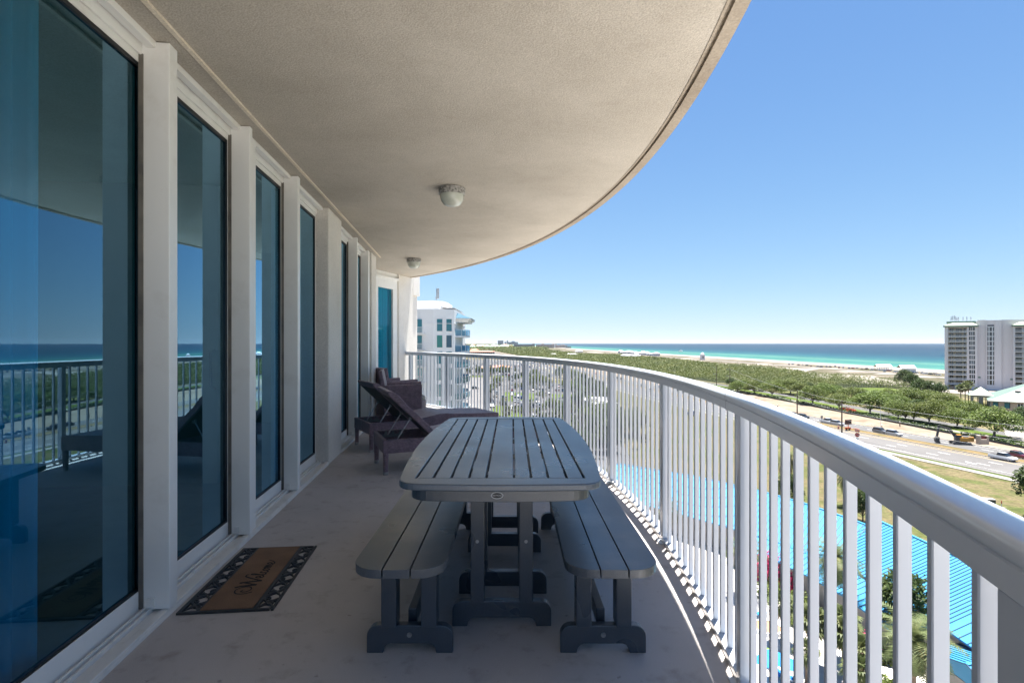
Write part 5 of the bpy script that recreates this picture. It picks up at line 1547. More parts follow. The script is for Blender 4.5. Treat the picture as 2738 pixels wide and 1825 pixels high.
for k in range(11):
    for (a, b, ya, yb, fa, fb) in ((1168, 1182.3, 0.25, 0.45, 0, 0), (1192.5, 1206, 0.65, 1.15, 0, 0)):
        y0 = 852.4 + FL * k; y1 = y0 + 32.5
        m = [M_PANE_TEAL, M_PANE_GREEN, M_PANE_TEAL, M_PANE_TEAL][k % 4] if a < 1190 else [M_PANE_TEAL, M_PANE_NAVY, M_PANE_TEAL][k % 3]
        xa, xb = tx(a), tx(b)
        i0 = 2 if a < 1190 else 3
        (xp, yp), (xq, yq) = foot[i0], foot[i0 + 1]
        fy = lambda x: yp + (yq - yp) * (x - xp) / (xq - xp)
        mb = MB(); z0, z1 = tz(y1), tz(y0)
        mb.add([(xa, fy(xa) - 0.02, z0), (xb, fy(xb) - 0.02, z0), (xb, fy(xb) - 0.02, z1), (xa, fy(xa) - 0.02, z1)], [(0, 1, 2, 3)])
        w = mb.build("window", m, tw)
        mb = MB()
        for (p, q) in (((xa - 0.07, z0), (xa, z1)), ((xb, z0), (xb + 0.07, z1)), ((xa - 0.07, z1), (xb + 0.07, z1 + 0.07)), ((xa - 0.12, z0 - 0.12), (xb + 0.12, z0))):
            mb.b2(p[0], q[0], fy((p[0] + q[0]) / 2) - 0.10, fy((p[0] + q[0]) / 2) + 0.1, p[1], q[1])
        mb.build("window_frame", M_TOWER, w)
    # recessed corner balconies at the left edge
    y0 = 853 + FL * k
    xa, xb = tx(1105), tx(1128)
    (xp, yp), (xq, yq) = foot[0], foot[1]
    mb = MB(); ym = 0.42
    mb.b2(tx(1112), tx(1127), ym - 0.02, ym + 0.3, tz(y0 + 36), tz(y0)); mb.build("window", M_PANE_TEAL, tw)
    mb = MB()
    for j in range(9):
        x = tx(1110) + (tx(1133) - tx(1110)) * j / 8
        mb.b2(x - 0.02, x + 0.02, -0.22, -0.18, tz(y0 + 38), tz(y0 + 21))
    mb.b2(tx(1108), tx(1134), -0.24, -0.16, tz(y0 + 22), tz(y0 + 21)); mb.b2(tx(1106), tx(1135), -0.3, 0.6, tz(y0 + 40), tz(y0 + 38))
    mb.build("balcony_rail", M_TOWER, tw)
    # rounded balconies with glass fronts on the seaward side
    zb = tz(897 + FL * k)
    n = 10; xo = tx(1245) - tx(1213)
    A = [(tx(1213.5) + xo * (1 - (abs(j - n / 2) / (n / 2)) ** 3), 2.2 + 13.0 * j / n) for j in range(n + 1)]
    mb = MB(); mb.prism([(x, y) for x, y in A], zb - 0.28, zb)
    s_ = mb.build("balcony_slab", M_TOWER, tw)
    mb = MB()
    mb.add([(x, y, zb + 0.08) for x, y in A] + [(x, y, zb + 1.15) for x, y in A], [(i, i + 1, i + 2 + n, i + 1 + n) for i in range(n)])
    mb.build("glass_front", M_BALCGLASS, s_)
    mb = MB()
    for i in range(n): mb.bar((A[i][0], A[i][1], zb + 1.17), (A[i + 1][0], A[i + 1][1], zb + 1.17), 0.06, 0.05)
    for x, y in A[1:-1]: mb.b2(x - 0.03, x + 0.03, y - 0.03, y + 0.03, zb, zb + 1.14)
    mb.build("balcony_rail", M_TOWER, s_)
# panel antenna on the tower roof
an = thing("antenna_mast", "grey panel antenna mast on the roof of the white tower", "antenna", (tx(1166, 103), 103.5, cz + G + 0.004))
mb = MB(); mb.tube([(0, 0, 0), (0, 0, 2.2)], 0.06, 8); mb.build("mast", M_STEEL, an)
M_ANT = simple("antenna_grey", (0.22, 0.25, 0.28), (0.28, 0.31, 0.33), 3, 0.5)
mb = MB(); mb.b2(0.08, 0.52, -0.12, 0.12, 0.35, 2.35); mb.build("antenna_panel", M_ANT, an, bevel=0.05)
mb = MB(); mb.b2(-0.12, 0.10, -0.10, 0.10, 0.2, 0.6); mb.b2(-0.3, -0.12, -0.05, 0.05, 0.5, 0.7); mb.b2(-0.05, 0.0, -0.03, 0.03, 2.2, 2.5); mb.build("radio_box", M_ANT, an)

# ------------------------------------------------------------------ pale condo tower on the right
CY = 340.0
def cx_(px): return (px - 1369.0) * CY / 1449.0
def cz_(py): return EYE - (py - 914.5) * CY / 1449.0 - G
M_CONDO = simple("condo_stucco", (0.70, 0.645, 0.63), (0.75, 0.695, 0.68), 0.06, 0.85, coord="World")
M_CONDOW = simple("condo_white", (0.66, 0.66, 0.66), (0.7, 0.7, 0.7), 0.2, 0.7)
M_CONDOIN = simple("condo_recess", (0.42, 0.36, 0.27), (0.46, 0.40, 0.31), 0.2, 0.85)
M_GREENROOF = simple("pale_green_roof", (0.30, 0.35, 0.25), (0.33, 0.38, 0.28), 0.3, 0.5)
M_GREENTRIM = simple("green_trim", (0.16, 0.24, 0.18), (0.2, 0.28, 0.22), 0.3, 0.6)
SX, SYs = 6.818, 6.818
CA = math.radians(41.0)                      # the facade is turned towards the balcony
CX0 = cx_(2480 + 312 / SX)
def ux(u):
    q = (2480 + u / SX - 1369.0) / 1449.0
    return (q * CY - CX0) / (math.cos(CA) + q * math.sin(CA))
def uz(v, u=312):
    yy_ = CY - ux(u) * math.sin(CA)
    return EYE - (820 + v / SX - 914.5) * yy_ / 1449.0 - G
def cworld(x, y): return (CX0 + x * math.cos(CA) + y * math.sin(CA), CY - x * math.sin(CA) + y * math.cos(CA))
co = thing("condo_tower", "pale condo tower with thirteen balcony floors standing by the sea at the right", "building", (CX0, CY, G), -CA)
dep = 26.0
mb = MB()
# left bay: outer fin, recess, window column; core; right bay
zl = uz(372)
mb.b2(ux(312), ux(378), 0, dep, 0, zl)
mb.b2(ux(378), ux(716), 2.6, dep, 0, zl)
mb.b2(ux(716), ux(750), 0, 3.0, 0, zl)
mb.b2(ux(750), ux(868), 0.25, dep, 0, zl); mb.b2(ux(868), ux(908), 0, dep, 0, zl)
mb.b2(ux(378), ux(716), 0.0, 2.6, uz(376), zl)
zc = uz(244, 1070)
mb.b2(ux(908), ux(1072), 3.2, dep, 0, zc + 0.3)
mb.b2(ux(1072), ux(1090), 2.2, dep, 0, zc); mb.b2(ux(1090), ux(1226), 2.5, dep, 0, zc); mb.b2(ux(1226), ux(1352), 2.2, dep, 0, zc)
mb.b2(ux(1352), ux(1562), 3.2, dep, 0, uz(232, 1450)); mb.b2(ux(1562), ux(1600), 0, dep, 0, uz(338, 1700))
mb.b2(ux(1600), ux(2200), 2.6, dep, 0, uz(338, 1700)); mb.b2(ux(2200), ux(2300), 0, dep, 0, uz(338, 1700)); mb.b2(ux(1600), ux(2200), 0, 2.6, uz(345, 1700), uz(338, 1700))
mb.b2(ux(345), ux(905), 3.5, dep, zl, uz(268, 600)); mb.b2(ux(1562), ux(2300), 3.5, dep, uz(338, 1700), uz(229, 1700))
mb.build("wall", M_CONDO, co)
def hip(x0, x1, z0, z1, rdx0, rdx1):
    mb = MB()
    mb.add([(x0, -1.0, z0), (x1, -1.0, z0), (x1, 3.4, z0), (x0, 3.4, z0), (rdx0, 3.4, z1), (rdx1, 3.4, z1)], [(0, 1, 5, 4), (1, 2, 5), (0, 4, 3), (0, 3, 2, 1)])
    rf = mb.build("roof", M_GREENROOF, co)
    mb = MB(); mb.b2(x0 - 0.1, x1 + 0.1, -1.12, -1.003, z0 - 0.9, z0 + 0.1); mb.b2(x0 - 0.1, x0 - 0.003, -1.0, 3.4, z0 - 0.9, z0 + 0.1); mb.b2(x1 + 0.003, x1 + 0.1, -1.0, 3.4, z0 - 0.9, z0 + 0.1)
    mb.build("eave_trim", M_GREENTRIM, rf)
hip(ux(292), ux(925), uz(346), uz(292), ux(460), ux(810))
hip(ux(1540), ux(2330), uz(330, 1700), uz(270, 1700), ux(1690), ux(2200))
mb = MB(); mb.b2(ux(340), ux(880), 3.3, 3.49, uz(300), uz(266)); mb.build("parapet", M_GREENTRIM, co)
FV = 85.0
for k in range(13):
    v = 376 + FV * k
    # balcony slab and rail
    zs = uz(v + 88)
    mb = MB(); mb.b2(ux(368), ux(715.5), -0.9, 2.59, zs - 0.3, zs)
    sl = mb.build("balcony_slab", M_CONDOW, co)
    mb = MB(); mb.b2(ux(368), ux(715.5), -0.88, -0.80, zs + 0.95, zs + 1.05)
    for j in range(36):
        x = ux(368) + (ux(715) - ux(368)) * j / 35
        mb.b2(x - 0.045, x + 0.045, -0.87, -0.81, zs, zs + 0.95)
    mb.build("balcony_rail", M_CONDOW, sl)
    mb = MB(); mb.b2(ux(379), ux(715), 2.42, 2.597, zs - 0.0, zs + 2.6); mb.build("recess_wall", M_CONDOIN, co)
    for a, b in ((402, 466), (516, 622), (660, 684)):
        mb = MB(); mb.b2(ux(a + k * 0.5), ux(b + k * 0.5), 2.35, 2.418, zs + 0.05, zs + 2.25)
        w = mb.build("window", M_PANE_DARK, co)
        if b - a > 50:
            mb = MB()
            for f in ((1 / 2,) if b - a < 80 else (1 / 3, 2 / 3)):
                x = ux(a + k * 0.5) + (ux(b + k * 0.5) - ux(a + k * 0.5)) * f
                mb.b2(x - 0.07, x + 0.07, 2.30, 2.349, zs + 0.05, zs + 2.25)
            mb.build("mullion", M_CONDOIN, w)
    if k < 12:
        mb = MB(); mb.b2(ux(755 + k), ux(860 + k), 0.19, 0.247, uz(v + 62), uz(v - 2))
        w = mb.build("window", M_PANE_DARK, co)
        mb = MB()
        for f in (1 / 3, 2 / 3):
            x = ux(755 + k) + (ux(860 + k) - ux(755 + k)) * f
            mb.b2(x - 0.13, x + 0.13, 0.14, 0.189, uz(v + 62), uz(v - 2))
        mb.build("mullion", M_CONDOW, w)
        mb = MB(); vv = 368 + 88.5 * k
        mb.b2(ux(1094), ux(1215), 2.40, 2.497, uz(vv + 82, 1150), uz(vv - (42 if k == 0 else 0), 1150))
        w = mb.build("stair_window", M_PANE_DARK, co)
        mb = MB()
        for f in (0.24, 0.76):
            x = ux(1094) + (ux(1215) - ux(1094)) * f
            mb.b2(x - 0.22, x + 0.22, 2.36, 2.399, uz(vv + 82, 1150), uz(vv, 1150))
        mb.b2(ux(1094), ux(1215), 2.33, 2.359, uz(vv + 2, 1150), uz(vv - 14, 1150))
        mb.build("mullion", M_CONDOW, w)
    zs = uz(376 + FV * k + 88)
    mb = MB(); mb.b2(ux(1585), ux(2200), -0.9, 2.59, zs - 0.3, zs); sl = mb.build("balcony_slab", M_CONDOW, co)
    mb = MB(); mb.b2(ux(1585), ux(2200), -0.88, -0.80, zs + 0.95, zs + 1.05)
    for j in range(40):
        x = ux(1585) + (ux(2200) - ux(1585)) * j / 39
        mb.b2(x - 0.045, x + 0.045, -0.87, -0.81, zs, zs + 0.95)
    mb.build("balcony_rail", M_CONDOW, sl)
    for a, b in ((1602, 1720), (1780, 1900)):
        mb = MB(); mb.b2(ux(a + k), ux(b + k), 2.42, 2.597, zs + 0.05, zs + 2.25); mb.build("window", M_PANE_DARK, co)
for i, (a, b) in enumerate(((922, 968), (1512, 1560))):
    mb = MB(); mb.b2(ux(a), ux(b), 3.1, 3.197, uz(1282 + 18 * i), uz(1254 + 18 * i)); mb.build("louvre", M_GREENTRIM, co)
# low podium beside the condo
pd = thing("podium", "low white parking podium at the foot of the condo tower's left side", "building", cworld(0, -6) + (G,), -CA)
mb = MB(); mb.b2(ux(80), ux(760), 0, 30, 0, uz(1495)); mb.build("wall", M_CONDOW, pd)
mb = MB(); mb.b2(ux(410), ux(500), -0.06, -0.003, 0.4, 2.6); mb.b2(ux(560), ux(700), -0.06, -0.003, 0.4, 2.6); mb.build("opening", M_PANE_DARK, pd)
mb = MB(); mb.b2(ux(-60), ux(78), 12, 30, 0, uz(1440)); mb.build("terrace", M_CONDOW, pd)
for i, u in enumerate((560, 645, 715, 790)):
    mb = MB(); mb.tube([(0, 0, 0), (0, 0, 3.0)], 0.10, 6); mb.b2(-0.16, 0.16, -0.1, 0.1, 0.8, 2.9)
    tag(mb.build("roof_antenna", M_ANT, loc=cworld(ux(u), 5) + (uz(268, 600) + G,)), "thin grey antenna post on the condo roof, %s from the left of four" % ("first", "second", "third", "fourth")[i], "antenna", "antenna posts on the condo roof")
r = thing("antenna_cluster", "tight cluster of panel antennas at the left end of the condo roof", "antenna", cworld(ux(480), 5) + (uz(268, 600) + G,))
mb = MB()
for j, (a, h) in enumerate(((-2.0, 3.3), (-1.0, 3.9), (0.0, 4.2), (0.9, 3.6), (1.7, 3.0))): mb.tube([(a, 0, 0), (a, 0, h)], 0.09, 6)
mb.b2(-2.4, 2.2, -0.06, 0.06, 1.4, 1.6); mb.build("mast", M_STEEL, r)
mb = MB()
for a, z in ((-2.0, 2.2), (-1.0, 2.6), (0.0, 2.8), (0.9, 2.2), (1.7, 1.6)): mb.b2(a - 0.2, a + 0.2, -0.25, -0.1, z - 1.0, z + 1.0)
mb.build("antenna_panel", M_ANT, r)

# ------------------------------------------------------------------ clubhouse with pale green roofs
M_CLUBWALL = simple("club_wall", (0.42, 0.33, 0.25), (0.47, 0.37, 0.285), 0.3, 0.85)
M_CLUBROOF = simple("club_roof", (0.088, 0.135, 0.112), (0.115, 0.16, 0.135), 0.7, 0.55)
M_CLUBSHUT = simple("green_shutter", (0.05, 0.16, 0.14), (0.06, 0.18, 0.155), 1, 0.6)
QA = math.radians(40.0)
class Fac:
    """a facade turned towards the balcony: maps zoom coordinates of the photograph to metres along it"""
    def __init__(f, u0, y0):
        f.y0 = y0; f.x0 = (2440 + u0 / 6.03 - 1369.0) * y0 / 1449.0
    def x(f, u):
        q = (2440 + u / 6.03 - 1369.0) / 1449.0
        return (q * f.y0 - f.x0) / (math.cos(QA) + q * math.sin(QA))
    def z(f, v, u):
        yy_ = f.y0 - f.x(u) * math.sin(QA)
        return EYE - (980 + v / 6.03 - 914.5) * yy_ / 1449.0 - G
F1 = Fac(1262, 195.0)
ch = thing("clubhouse", "tan clubhouse with pale green hipped roof and green shutters at the right edge", "building", (F1.x0, F1.y0, G), -QA)
W_ = 46.0; D_ = 30.0
zw = F1.z(545, 1300)
mb = MB(); mb.b2(0, W_, 0, D_, 0, zw); mb.build("wall", M_CLUBWALL, ch)
e = 0.9; zr = zw + 8.2
mb = MB()
mb.add([(-e, -e, zw - 0.1), (W_ + e, -e, zw - 0.1), (W_ + e, D_ + e, zw - 0.1), (-e, D_ + e, zw - 0.1), (16, D_ / 2, zr), (W_ - 16, D_ / 2, zr)],
       [(0, 1, 5, 4), (1, 2, 5), (2, 3, 4, 5), (3, 0, 4), (0, 3, 2, 1)])
rf = mb.build("roof", M_CLUBROOF, ch)
mb = MB(); mb.b2(-e - 0.1, W_ + e, -e - 0.12, -e - 0.003, zw - 0.35, zw - 0.02); mb.build("fascia", M_CLUBWALL, rf)
mb = MB(); mb.lathe([(0.9, 0), (0.85, 0.3), (0.5, 0.6), (0.001, 0.7)], 12, (F1.x(1640) + 1.2, 5.5, zw + 3.2)); mb.build("roof_vent", M_GREYWALL, rf)
for i, (a, b, c, d) in enumerate(((1298, 1388, 552, 640), (1480, 1575, 570, 665))):
    za, zb_ = F1.z(d, a), F1.z(c, a)
    mb = MB(); mb.b2(F1.x(a) + 0.3, F1.x(b), -0.05, -0.003, za, zb_); w = mb.build("window", M_PANE_DARK, ch)
    mb = MB(); mb.add([(F1.x(a), -0.1, zb_), (F1.x(b) - 0.2, -0.1, zb_), (F1.x(b) - 0.2, -0.9, za), (F1.x(a), -0.9, za)], [(0, 1, 2, 3)])
    mb.build("shutter", M_CLUBSHUT, w)
for i, (a, b, c, d) in enumerate(((1698, 1780, 600, 690), (1540, 1580, 725, 800), (1705, 1760, 745, 840))):
    za, zb_ = F1.z(d, a), F1.z(c, a)
    xa_, xb_ = F1.x(a), F1.x(b)
    mb = MB(); mb.b2(xa_, xb_, -0.06, -0.003, za, zb_); w = mb.build("window", M_PANE_DARK, ch)
    mb = MB(); xm = (xa_ + xb_) / 2
    mb.b2(xm - 0.06, xm + 0.06, -0.12, -0.061, za, zb_); mb.b2(xa_, xb_, -0.118, -0.0612, (za + zb_) / 2 - 0.05, (za + zb_) / 2 + 0.05)
    for p, q in ((xa_ - 0.12, xa_), (xb_, xb_ + 0.12)): mb.b2(p, q, -0.12, -0.004, za, zb_)
    mb.build("window_frame", M_CONDOW, w)
for a, b in ((1585, 1620), (1652, 1690)):
    mb = MB(); mb.b2(F1.x(a), F1.x(b), -0.14, -0.004, F1.z(838, a), F1.z(728, a)); mb.build("shutter", M_CLUBSHUT, ch)
# stair tower with its own pyramid roof
F2 = Fac(935, 208.0)
st = thing("clubhouse_tower", "square tan corner tower with a pale green pyramid roof beside the clubhouse", "building", (F2.x0, F2.y0, G), -QA)
zt2 = F2.z(452, 935); W2 = F2.x(1270)
mb = MB()
for a, b in ((935, 985), (1065, 1140), (1205, 1270)): mb.b2(F2.x(a), F2.x(b), 0, 6.9, F2.z(620, 935) - 0.01, zt2 - 0.79)
mb.b2(0, W2, 0.004, 6.9, 0, F2.z(620, 935)); mb.b2(0, W2, 0.004, 6.9, zt2 - 0.8, zt2 - 0.004)
mb.build("wall", M_CLUBWALL, st)
mb = MB(); xm = W2 / 2
mb.add([(-0.7, -0.8, zt2), (W2 + 0.9, -0.8, zt2), (W2 + 0.9, 8, zt2), (-0.7, 8, zt2), (xm, 3.5, zt2 + 3.0)], [(0, 1, 4), (1, 2, 4), (2, 3, 4), (3, 0, 4), (0, 3, 2, 1)])
mb.build("roof", M_CLUBROOF, st)
mb = MB()
for j in range(14):
    x = F2.x(988) + (F2.x(1062) - F2.x(988)) * j / 13
    mb.b2(x - 0.03, x + 0.03, 0.02, 0.08, F2.z(612, 988), F2.z(575, 988))
mb.b2(F2.x(986), F2.x(1064), 0.01, 0.1, F2.z(577, 988), F2.z(570, 988)); mb.build("balcony_rail", M_CONDOW, st)
# entrance sign
x, y = gp(2632, 1188)
es_ = thing("entrance_sign", "stone entrance pillar sign with a dark red panel beside the hedge", "sign", (x, y, G))
mb = MB(); mb.b2(-1.6, 1.4, 0, 1.0, 0, 1.5); mb.b2(-1.6, -0.9, -0.05, 1.05, 1.5, 2.6); mb.b2(0.9, 1.4, 0.0, 1.0, 1.5, 2.5); mb.build("pillar", M_TANWALL, es_, bevel=0.05)
mb = MB(); mb.b2(-0.89, 0.89, 0.3, 0.5, 1.5, 2.3); mb.build("sign_panel", simple("sign_red", (0.10, 0.015, 0.02), (0.14, 0.02, 0.025), 2, 0.5), es_)

# ------------------------------------------------------------------ beach pavilions and the small domed tower
M_PAVROOF = simple("white_metal_roof", (0.62, 0.62, 0.62), (0.68, 0.68, 0.67), 0.3, 0.5)
def pavilion(pxa, pxb, pyb, wid, h0, h1, label, closed):
    xa, y = gp(pxa, pyb); xb, _ = gp(pxb, pyb)
    r = thing("beach_pavilion", label, "pavilion", (xa, y, G), 0, "white pavilions on the beach")
    L = xb - xa; gx = L * 0.62
    mb = MB()
    mb.add([(0, 0, h0), (gx, 0, h0), (gx + 2, wid * 0.5, h1), (2, wid * 0.5, h1), (gx + 6.5, wid, h0), (4, wid, h0)], [(0, 1, 2, 3), (3, 2, 4, 5)])
    mb.add([(0, 0, h0 - 0.35), (gx, 0, h0 - 0.35), (gx, 0, h0), (0, 0, h0)], [(0, 1, 2, 3)])
    mb.build("roof", M_PAVROOF, r)
    if closed:
        mb = MB(); mb.b2(0.8, gx - 0.4, 0.6, 0.9, 0, h0 - 0.1)
        mb.add([(gx - 0.3, 0.6, 0), (gx + 5.6, wid - 0.6, 0), (gx + 5.6, wid - 0.6, h0 - 0.1), (gx + 1.7, wid * 0.5, h1 - 0.3), (gx - 0.3, 0.6, h0 - 0.1)], [(0, 1, 2, 3, 4)])
        mb.build("wall", M_CONDOW, r)
        mb = MB(); mb.add([(gx + 0.7, wid * 0.2, 0), (gx + 3.4, wid * 0.62, 0), (gx + 3.4, wid * 0.62, 3.2), (gx + 0.7, wid * 0.2, 3.2)], [(0, 1, 2, 3)]); mb.v = [(x + 0.12, y - 0.1, z) for x, y, z in mb.v]
        mb.build("doorway", M_GREYWALL, r)
    else:
        mb = MB()
        for j in range(9):
            x = 0.6 + (gx - 1.2) * j / 8
            mb.b2(x - 0.15, x + 0.15, 0.4, 0.7, 0, h0 - 0.05); mb.b2(x + 3.8, x + 4.1, wid - 0.9, wid - 0.6, 0, h0 - 0.05)
        mb.b2(0.6, gx - 0.6, 0.3, 0.5, 0, 1.0)
        mb.build("post", M_CONDOW, r)
pavilion(2347, 2412, 990, 13, 3.6, 6.0, "open white beach pavilion, the left one of two by the water", False)
pavilion(2411, 2476, 995, 13, 3.8, 6.8, "white walled beach pavilion with a gabled end, nearer the condo tower", True)
x, y = gp(1880, 962)
r = thing("domed_tower", "small pale tower with a rounded dome standing at the beach", "tower", (x, y, G))
mb = MB(); mb.b2(-3.1, 3.1, 0, 6.2, 0, 8.2); mb.b2(-3.4, 3.4, -0.3, 6.5, 8.2, 8.8); mb.build("wall", M_CONDO, r)
mb = MB(); mb.lathe([(2.6, 8.8), (2.5, 10.2), (1.8, 11.4), (0.8, 12.0), (0.001, 12.2)], 16, (0, 3.1, 0)); mb.build("dome", M_CONDOW, r)
mb = MB(); mb.b2(-1.4, 1.4, -0.06, -0.003, 2.5, 6.5); mb.build("window", M_GREYWALL, r)
# beach houses
M_HOUSE = [simple("house_grey", (0.42, 0.42, 0.44), (0.48, 0.48, 0.5), 0.1, 0.8), simple("house_white", (0.60, 0.58, 0.56), (0.66, 0.64, 0.62), 0.1, 0.8), simple("house_tan", (0.5, 0.42, 0.34), (0.55, 0.46, 0.38), 0.1, 0.8)]
M_HROOF = [simple("roof_grey", (0.30, 0.31, 0.33), (0.36, 0.37, 0.39), 0.2, 0.7), simple("roof_white", (0.62, 0.62, 0.62), None, rough=0.6), simple("roof_tile", (0.48, 0.22, 0.14), (0.55, 0.27, 0.18), 0.2, 0.8), simple("roof_green", (0.34, 0.52, 0.42), None, rough=0.6)]
HMESH = {}
def house(px, py, w, d, h, rk, wk, label, group, cat="house", name="beach_house"):
    x, y = gp(px, py)
    key = (round(w), round(d), round(h), rk, wk)
    if key not in HMESH:
        mb = MB(); mb.b2(-w / 2, w / 2, 0, d, 0, h * 0.68); a = mb.mesh("wall", M_HOUSE[wk])
        mb = MB(); e = 0.6; zz = h * 0.68
        mb.add([(-w / 2 - e, -e, zz), (w / 2 + e, -e, zz), (w / 2 + e, d + e, zz), (-w / 2 - e, d + e, zz), (-w / 4, d / 2, h), (w / 4, d / 2, h)], [(0, 1, 5, 4), (1, 2, 5), (2, 3, 4, 5), (3, 0, 4)])
        b = mb.mesh("roof", M_HROOF[rk])
        mb = MB()
        nwin = max(2, int(w / 3.5))
        for i in range(nwin):
            for j in range(max(1, int(h * 0.68 / 3))):
                xx = -w / 2 + w * (i + 0.5) / nwin
                mb.b2(xx - 0.7, xx + 0.7, -0.08, -0.003, 0.9 + 3 * j, 2.3 + 3 * j)
        HMESH[key] = (a, b, mb.mesh("windows", M_PANE_DARK))
    r = thing(name, label, cat, (x, y, G), 0, group)
    for nm, me in zip(("wall", "roof", "windows"), HMESH[key]):
        o = bpy.data.objects.new(nm, me); C.objects.link(o); o.parent = r
rr = random.Random(4)
for i in range(16):
    px = 1662 + i * 6.4 + rr.uniform(-2, 2)
    house(px, 945 + (px - 1660) * 0.055 + rr.uniform(-1.2, 1.5), rr.choice((10, 13, 16)), 10, rr.choice((6, 8)), rr.choice((0, 0, 1)), rr.choice((0, 0, 1)), "grey beach house in the cluster between the scrub and the sea", "beach houses")
for px, py in ((1672, 955.5), (1683, 956), (1694, 956), (1704, 955.5)):
    house(px, py, 13, 12, 6, 1, 0, "grey white house in the small clearing inside the scrub", "houses in the scrub clearing")
for px, py in ((1480, 951), (1525, 950.5), (1535, 951), (1545, 941), (1552, 941.5)):
    house(px, py, 14, 12, 5, 1, 1, "low white building among the scrub near the shore", "white buildings in the scrub")
# far town on the left horizon
for i in range(70):
    px = 1215 + rr.uniform(0, 165); py = rr.uniform(923.5, 931)
    house(px, py, rr.choice((16, 24, 34)), 18, rr.choice((8, 12)), rr.choice((1, 1, 0, 2, 3)), rr.choice((0, 1, 1, 2)), "small far house scattered among trees on the left horizon", "far houses in the town", name="town_house")
for px in (1315, 1335): house(px, 929.5, 80, 25, 12, 3, 1, "long pale green roofed hall in the far town", "green roofed halls in the far town", "building", "town_hall")
def far_block(px0, px1, pyt, pyb, dist, m, label, name="far_building", steps=()):
    x0 = (px0 - 1369) * dist / 1449; x1 = (px1 - 1369) * dist / 1449
    z1 = EYE - (pyt - 914.5) * dist / 1449 - G
    r = thing(name, label, "building", (x0, dist, G))
    w = x1 - x0
    mb = MB(); mb.b2(0, w, 0, 30, 0, z1)
    for a, b, h in steps: mb.b2(w * a, w * b, 2, 28, z1, z1 + h)
    mb.build("wall", m, r)
    mb = MB(); nx = max(3, int(w / 7)); nz = max(2, int(z1 / 4))
    for i in range(nx):
        for j in range(nz):
            mb.b2(w * (i + 0.2) / nx, w * (i + 0.8) / nx, -0.3, -0.01, z1 * (j + 0.25) / nz, z1 * (j + 0.75) / nz)
    mb.build("windows", M_PANE_DARK, r)
M_FARHAZE = simple("far_haze_blue", (0.22, 0.28, 0.36), (0.26, 0.32, 0.40), 0.02, 0.5)  # blue-grey tint paints the haze onto the far towers
M_FARDARK = simple("far_dark", (0.24, 0.24, 0.26), (0.28, 0.28, 0.30), 0.02, 0.7)
M_FARPINK = simple("far_pink", (0.42, 0.34, 0.31), (0.48, 0.40, 0.37), 0.02, 0.8)
M_FARORANGE = simple("far_orange", (0.50, 0.30, 0.22), (0.55, 0.36, 0.28), 0.02, 0.8)
far_block(1331, 1346, 910, 921, 5400, M_FARHAZE, "broad haze-blue tower block on the far left horizon")
far_block(1349, 1354, 913.5, 921, 5500, M_FARHAZE, "low haze-blue block between the two taller far towers")
far_block(1355, 1358.5, 910, 921, 5600, M_FARHAZE, "slim haze-blue tower on the far left horizon")
far_block(1358.5, 1385, 914, 921, 5450, M_FARHAZE, "long stepped haze-blue building on the far left horizon", steps=((0.35, 0.7, 9),))
far_block(1373, 1430, 920.5, 930, 2720, M_FARDARK, "long dark flat roofed building at the edge of the far woods", steps=((0.0, 0.12, 3), (0.88, 1.0, 4.5)))
far_block(1434, 1481, 921, 930.5, 2740, M_FARPINK, "pinkish grey building right of the long dark one", steps=((0.3, 0.45, 5), (0.9, 1.0, 4)))
far_block(1479, 1490, 918.5, 930, 2950, M_CONDOW, "white building behind the pinkish beach hotels", steps=((0.2, 0.6, 3),))
far_block(1486, 1516, 922.5, 931, 2800, M_FARPINK, "pink stepped beach hotel where the sea begins", steps=((0.5, 0.8, 3),))
far_block(1512, 1527, 926, 932, 2700, M_FARDARK, "dark trees and roofs at the tip of the town by the water", steps=((0.1, 0.5, 3),))
far_block(1213, 1245, 918, 935, 1900, M_FARDARK, "grey block behind the white tower's right side", steps=((0.0, 0.1, 4),))
# red roofed mall and shops seen above and between the rails
def shop(pxa, pxb, py, h, d, roof, wallm, label, name="shop_building", band=None):
    x0, y = gp(pxa, py); x1, _ = gp(pxb, py)
    r = thing(name, label, "building", (x0, y, G)); w = x1 - x0
    mb = MB(); mb.b2(0, w, 0, d, 0, h * 0.72); mb.build("wall", wallm, r)
    mb = MB(); e = 0.8; z = h * 0.72; k = min(d / 2, w / 3)
    mb.add([(-e, -e, z), (w + e, -e, z), (w + e, d + e, z), (-e, d + e, z), (k, d / 2, h), (w - k, d / 2, h)], [(0, 1, 5, 4), (1, 2, 5), (2, 3, 4, 5), (3, 0, 4)])
    mb.build("roof", roof, r)
    mb = MB(); n = max(3, int(w / 5))
    for i in range(n): mb.b2(w * (i + 0.2) / n, w * (i + 0.8) / n, -0.1, -0.004, 0.3, h * 0.5)
    mb.build("shop_window", M_PANE_DARK, r)
M_TILE = simple("terracotta_tile", (0.38, 0.17, 0.11), (0.44, 0.22, 0.15), 0.3, 0.85)
M_FLATROOF = simple("white_flat_roof", (0.60, 0.58, 0.55), (0.66, 0.64, 0.61), 0.3, 0.8)
shop(1230, 1322, 946, 8, 30, M_TILE, M_HOUSE[2], "long terracotta roofed mall beyond the car parks on the left", "shopping_mall")
shop(1256, 1278, 944, 12, 30, M_TILE, M_HOUSE[2], "taller tan roofed part rising behind the terracotta mall", "shopping_mall")
shop(1285, 1300, 995, 6, 12, M_TILE, M_HOUSE[2], "small orange roofed shop at the edge of the paved drive", "roadside_shop")
shop(1306, 1366, 996, 7, 14, M_TILE, M_TANWALL, "orange tile roofed restaurant between the car parks", "roadside_shop")
shop(1452, 1478, 975, 7, 16, M_HROOF[0], M_HOUSE[0], "grey roofed shop beside the highway behind the railing", "roadside_shop")
r = None
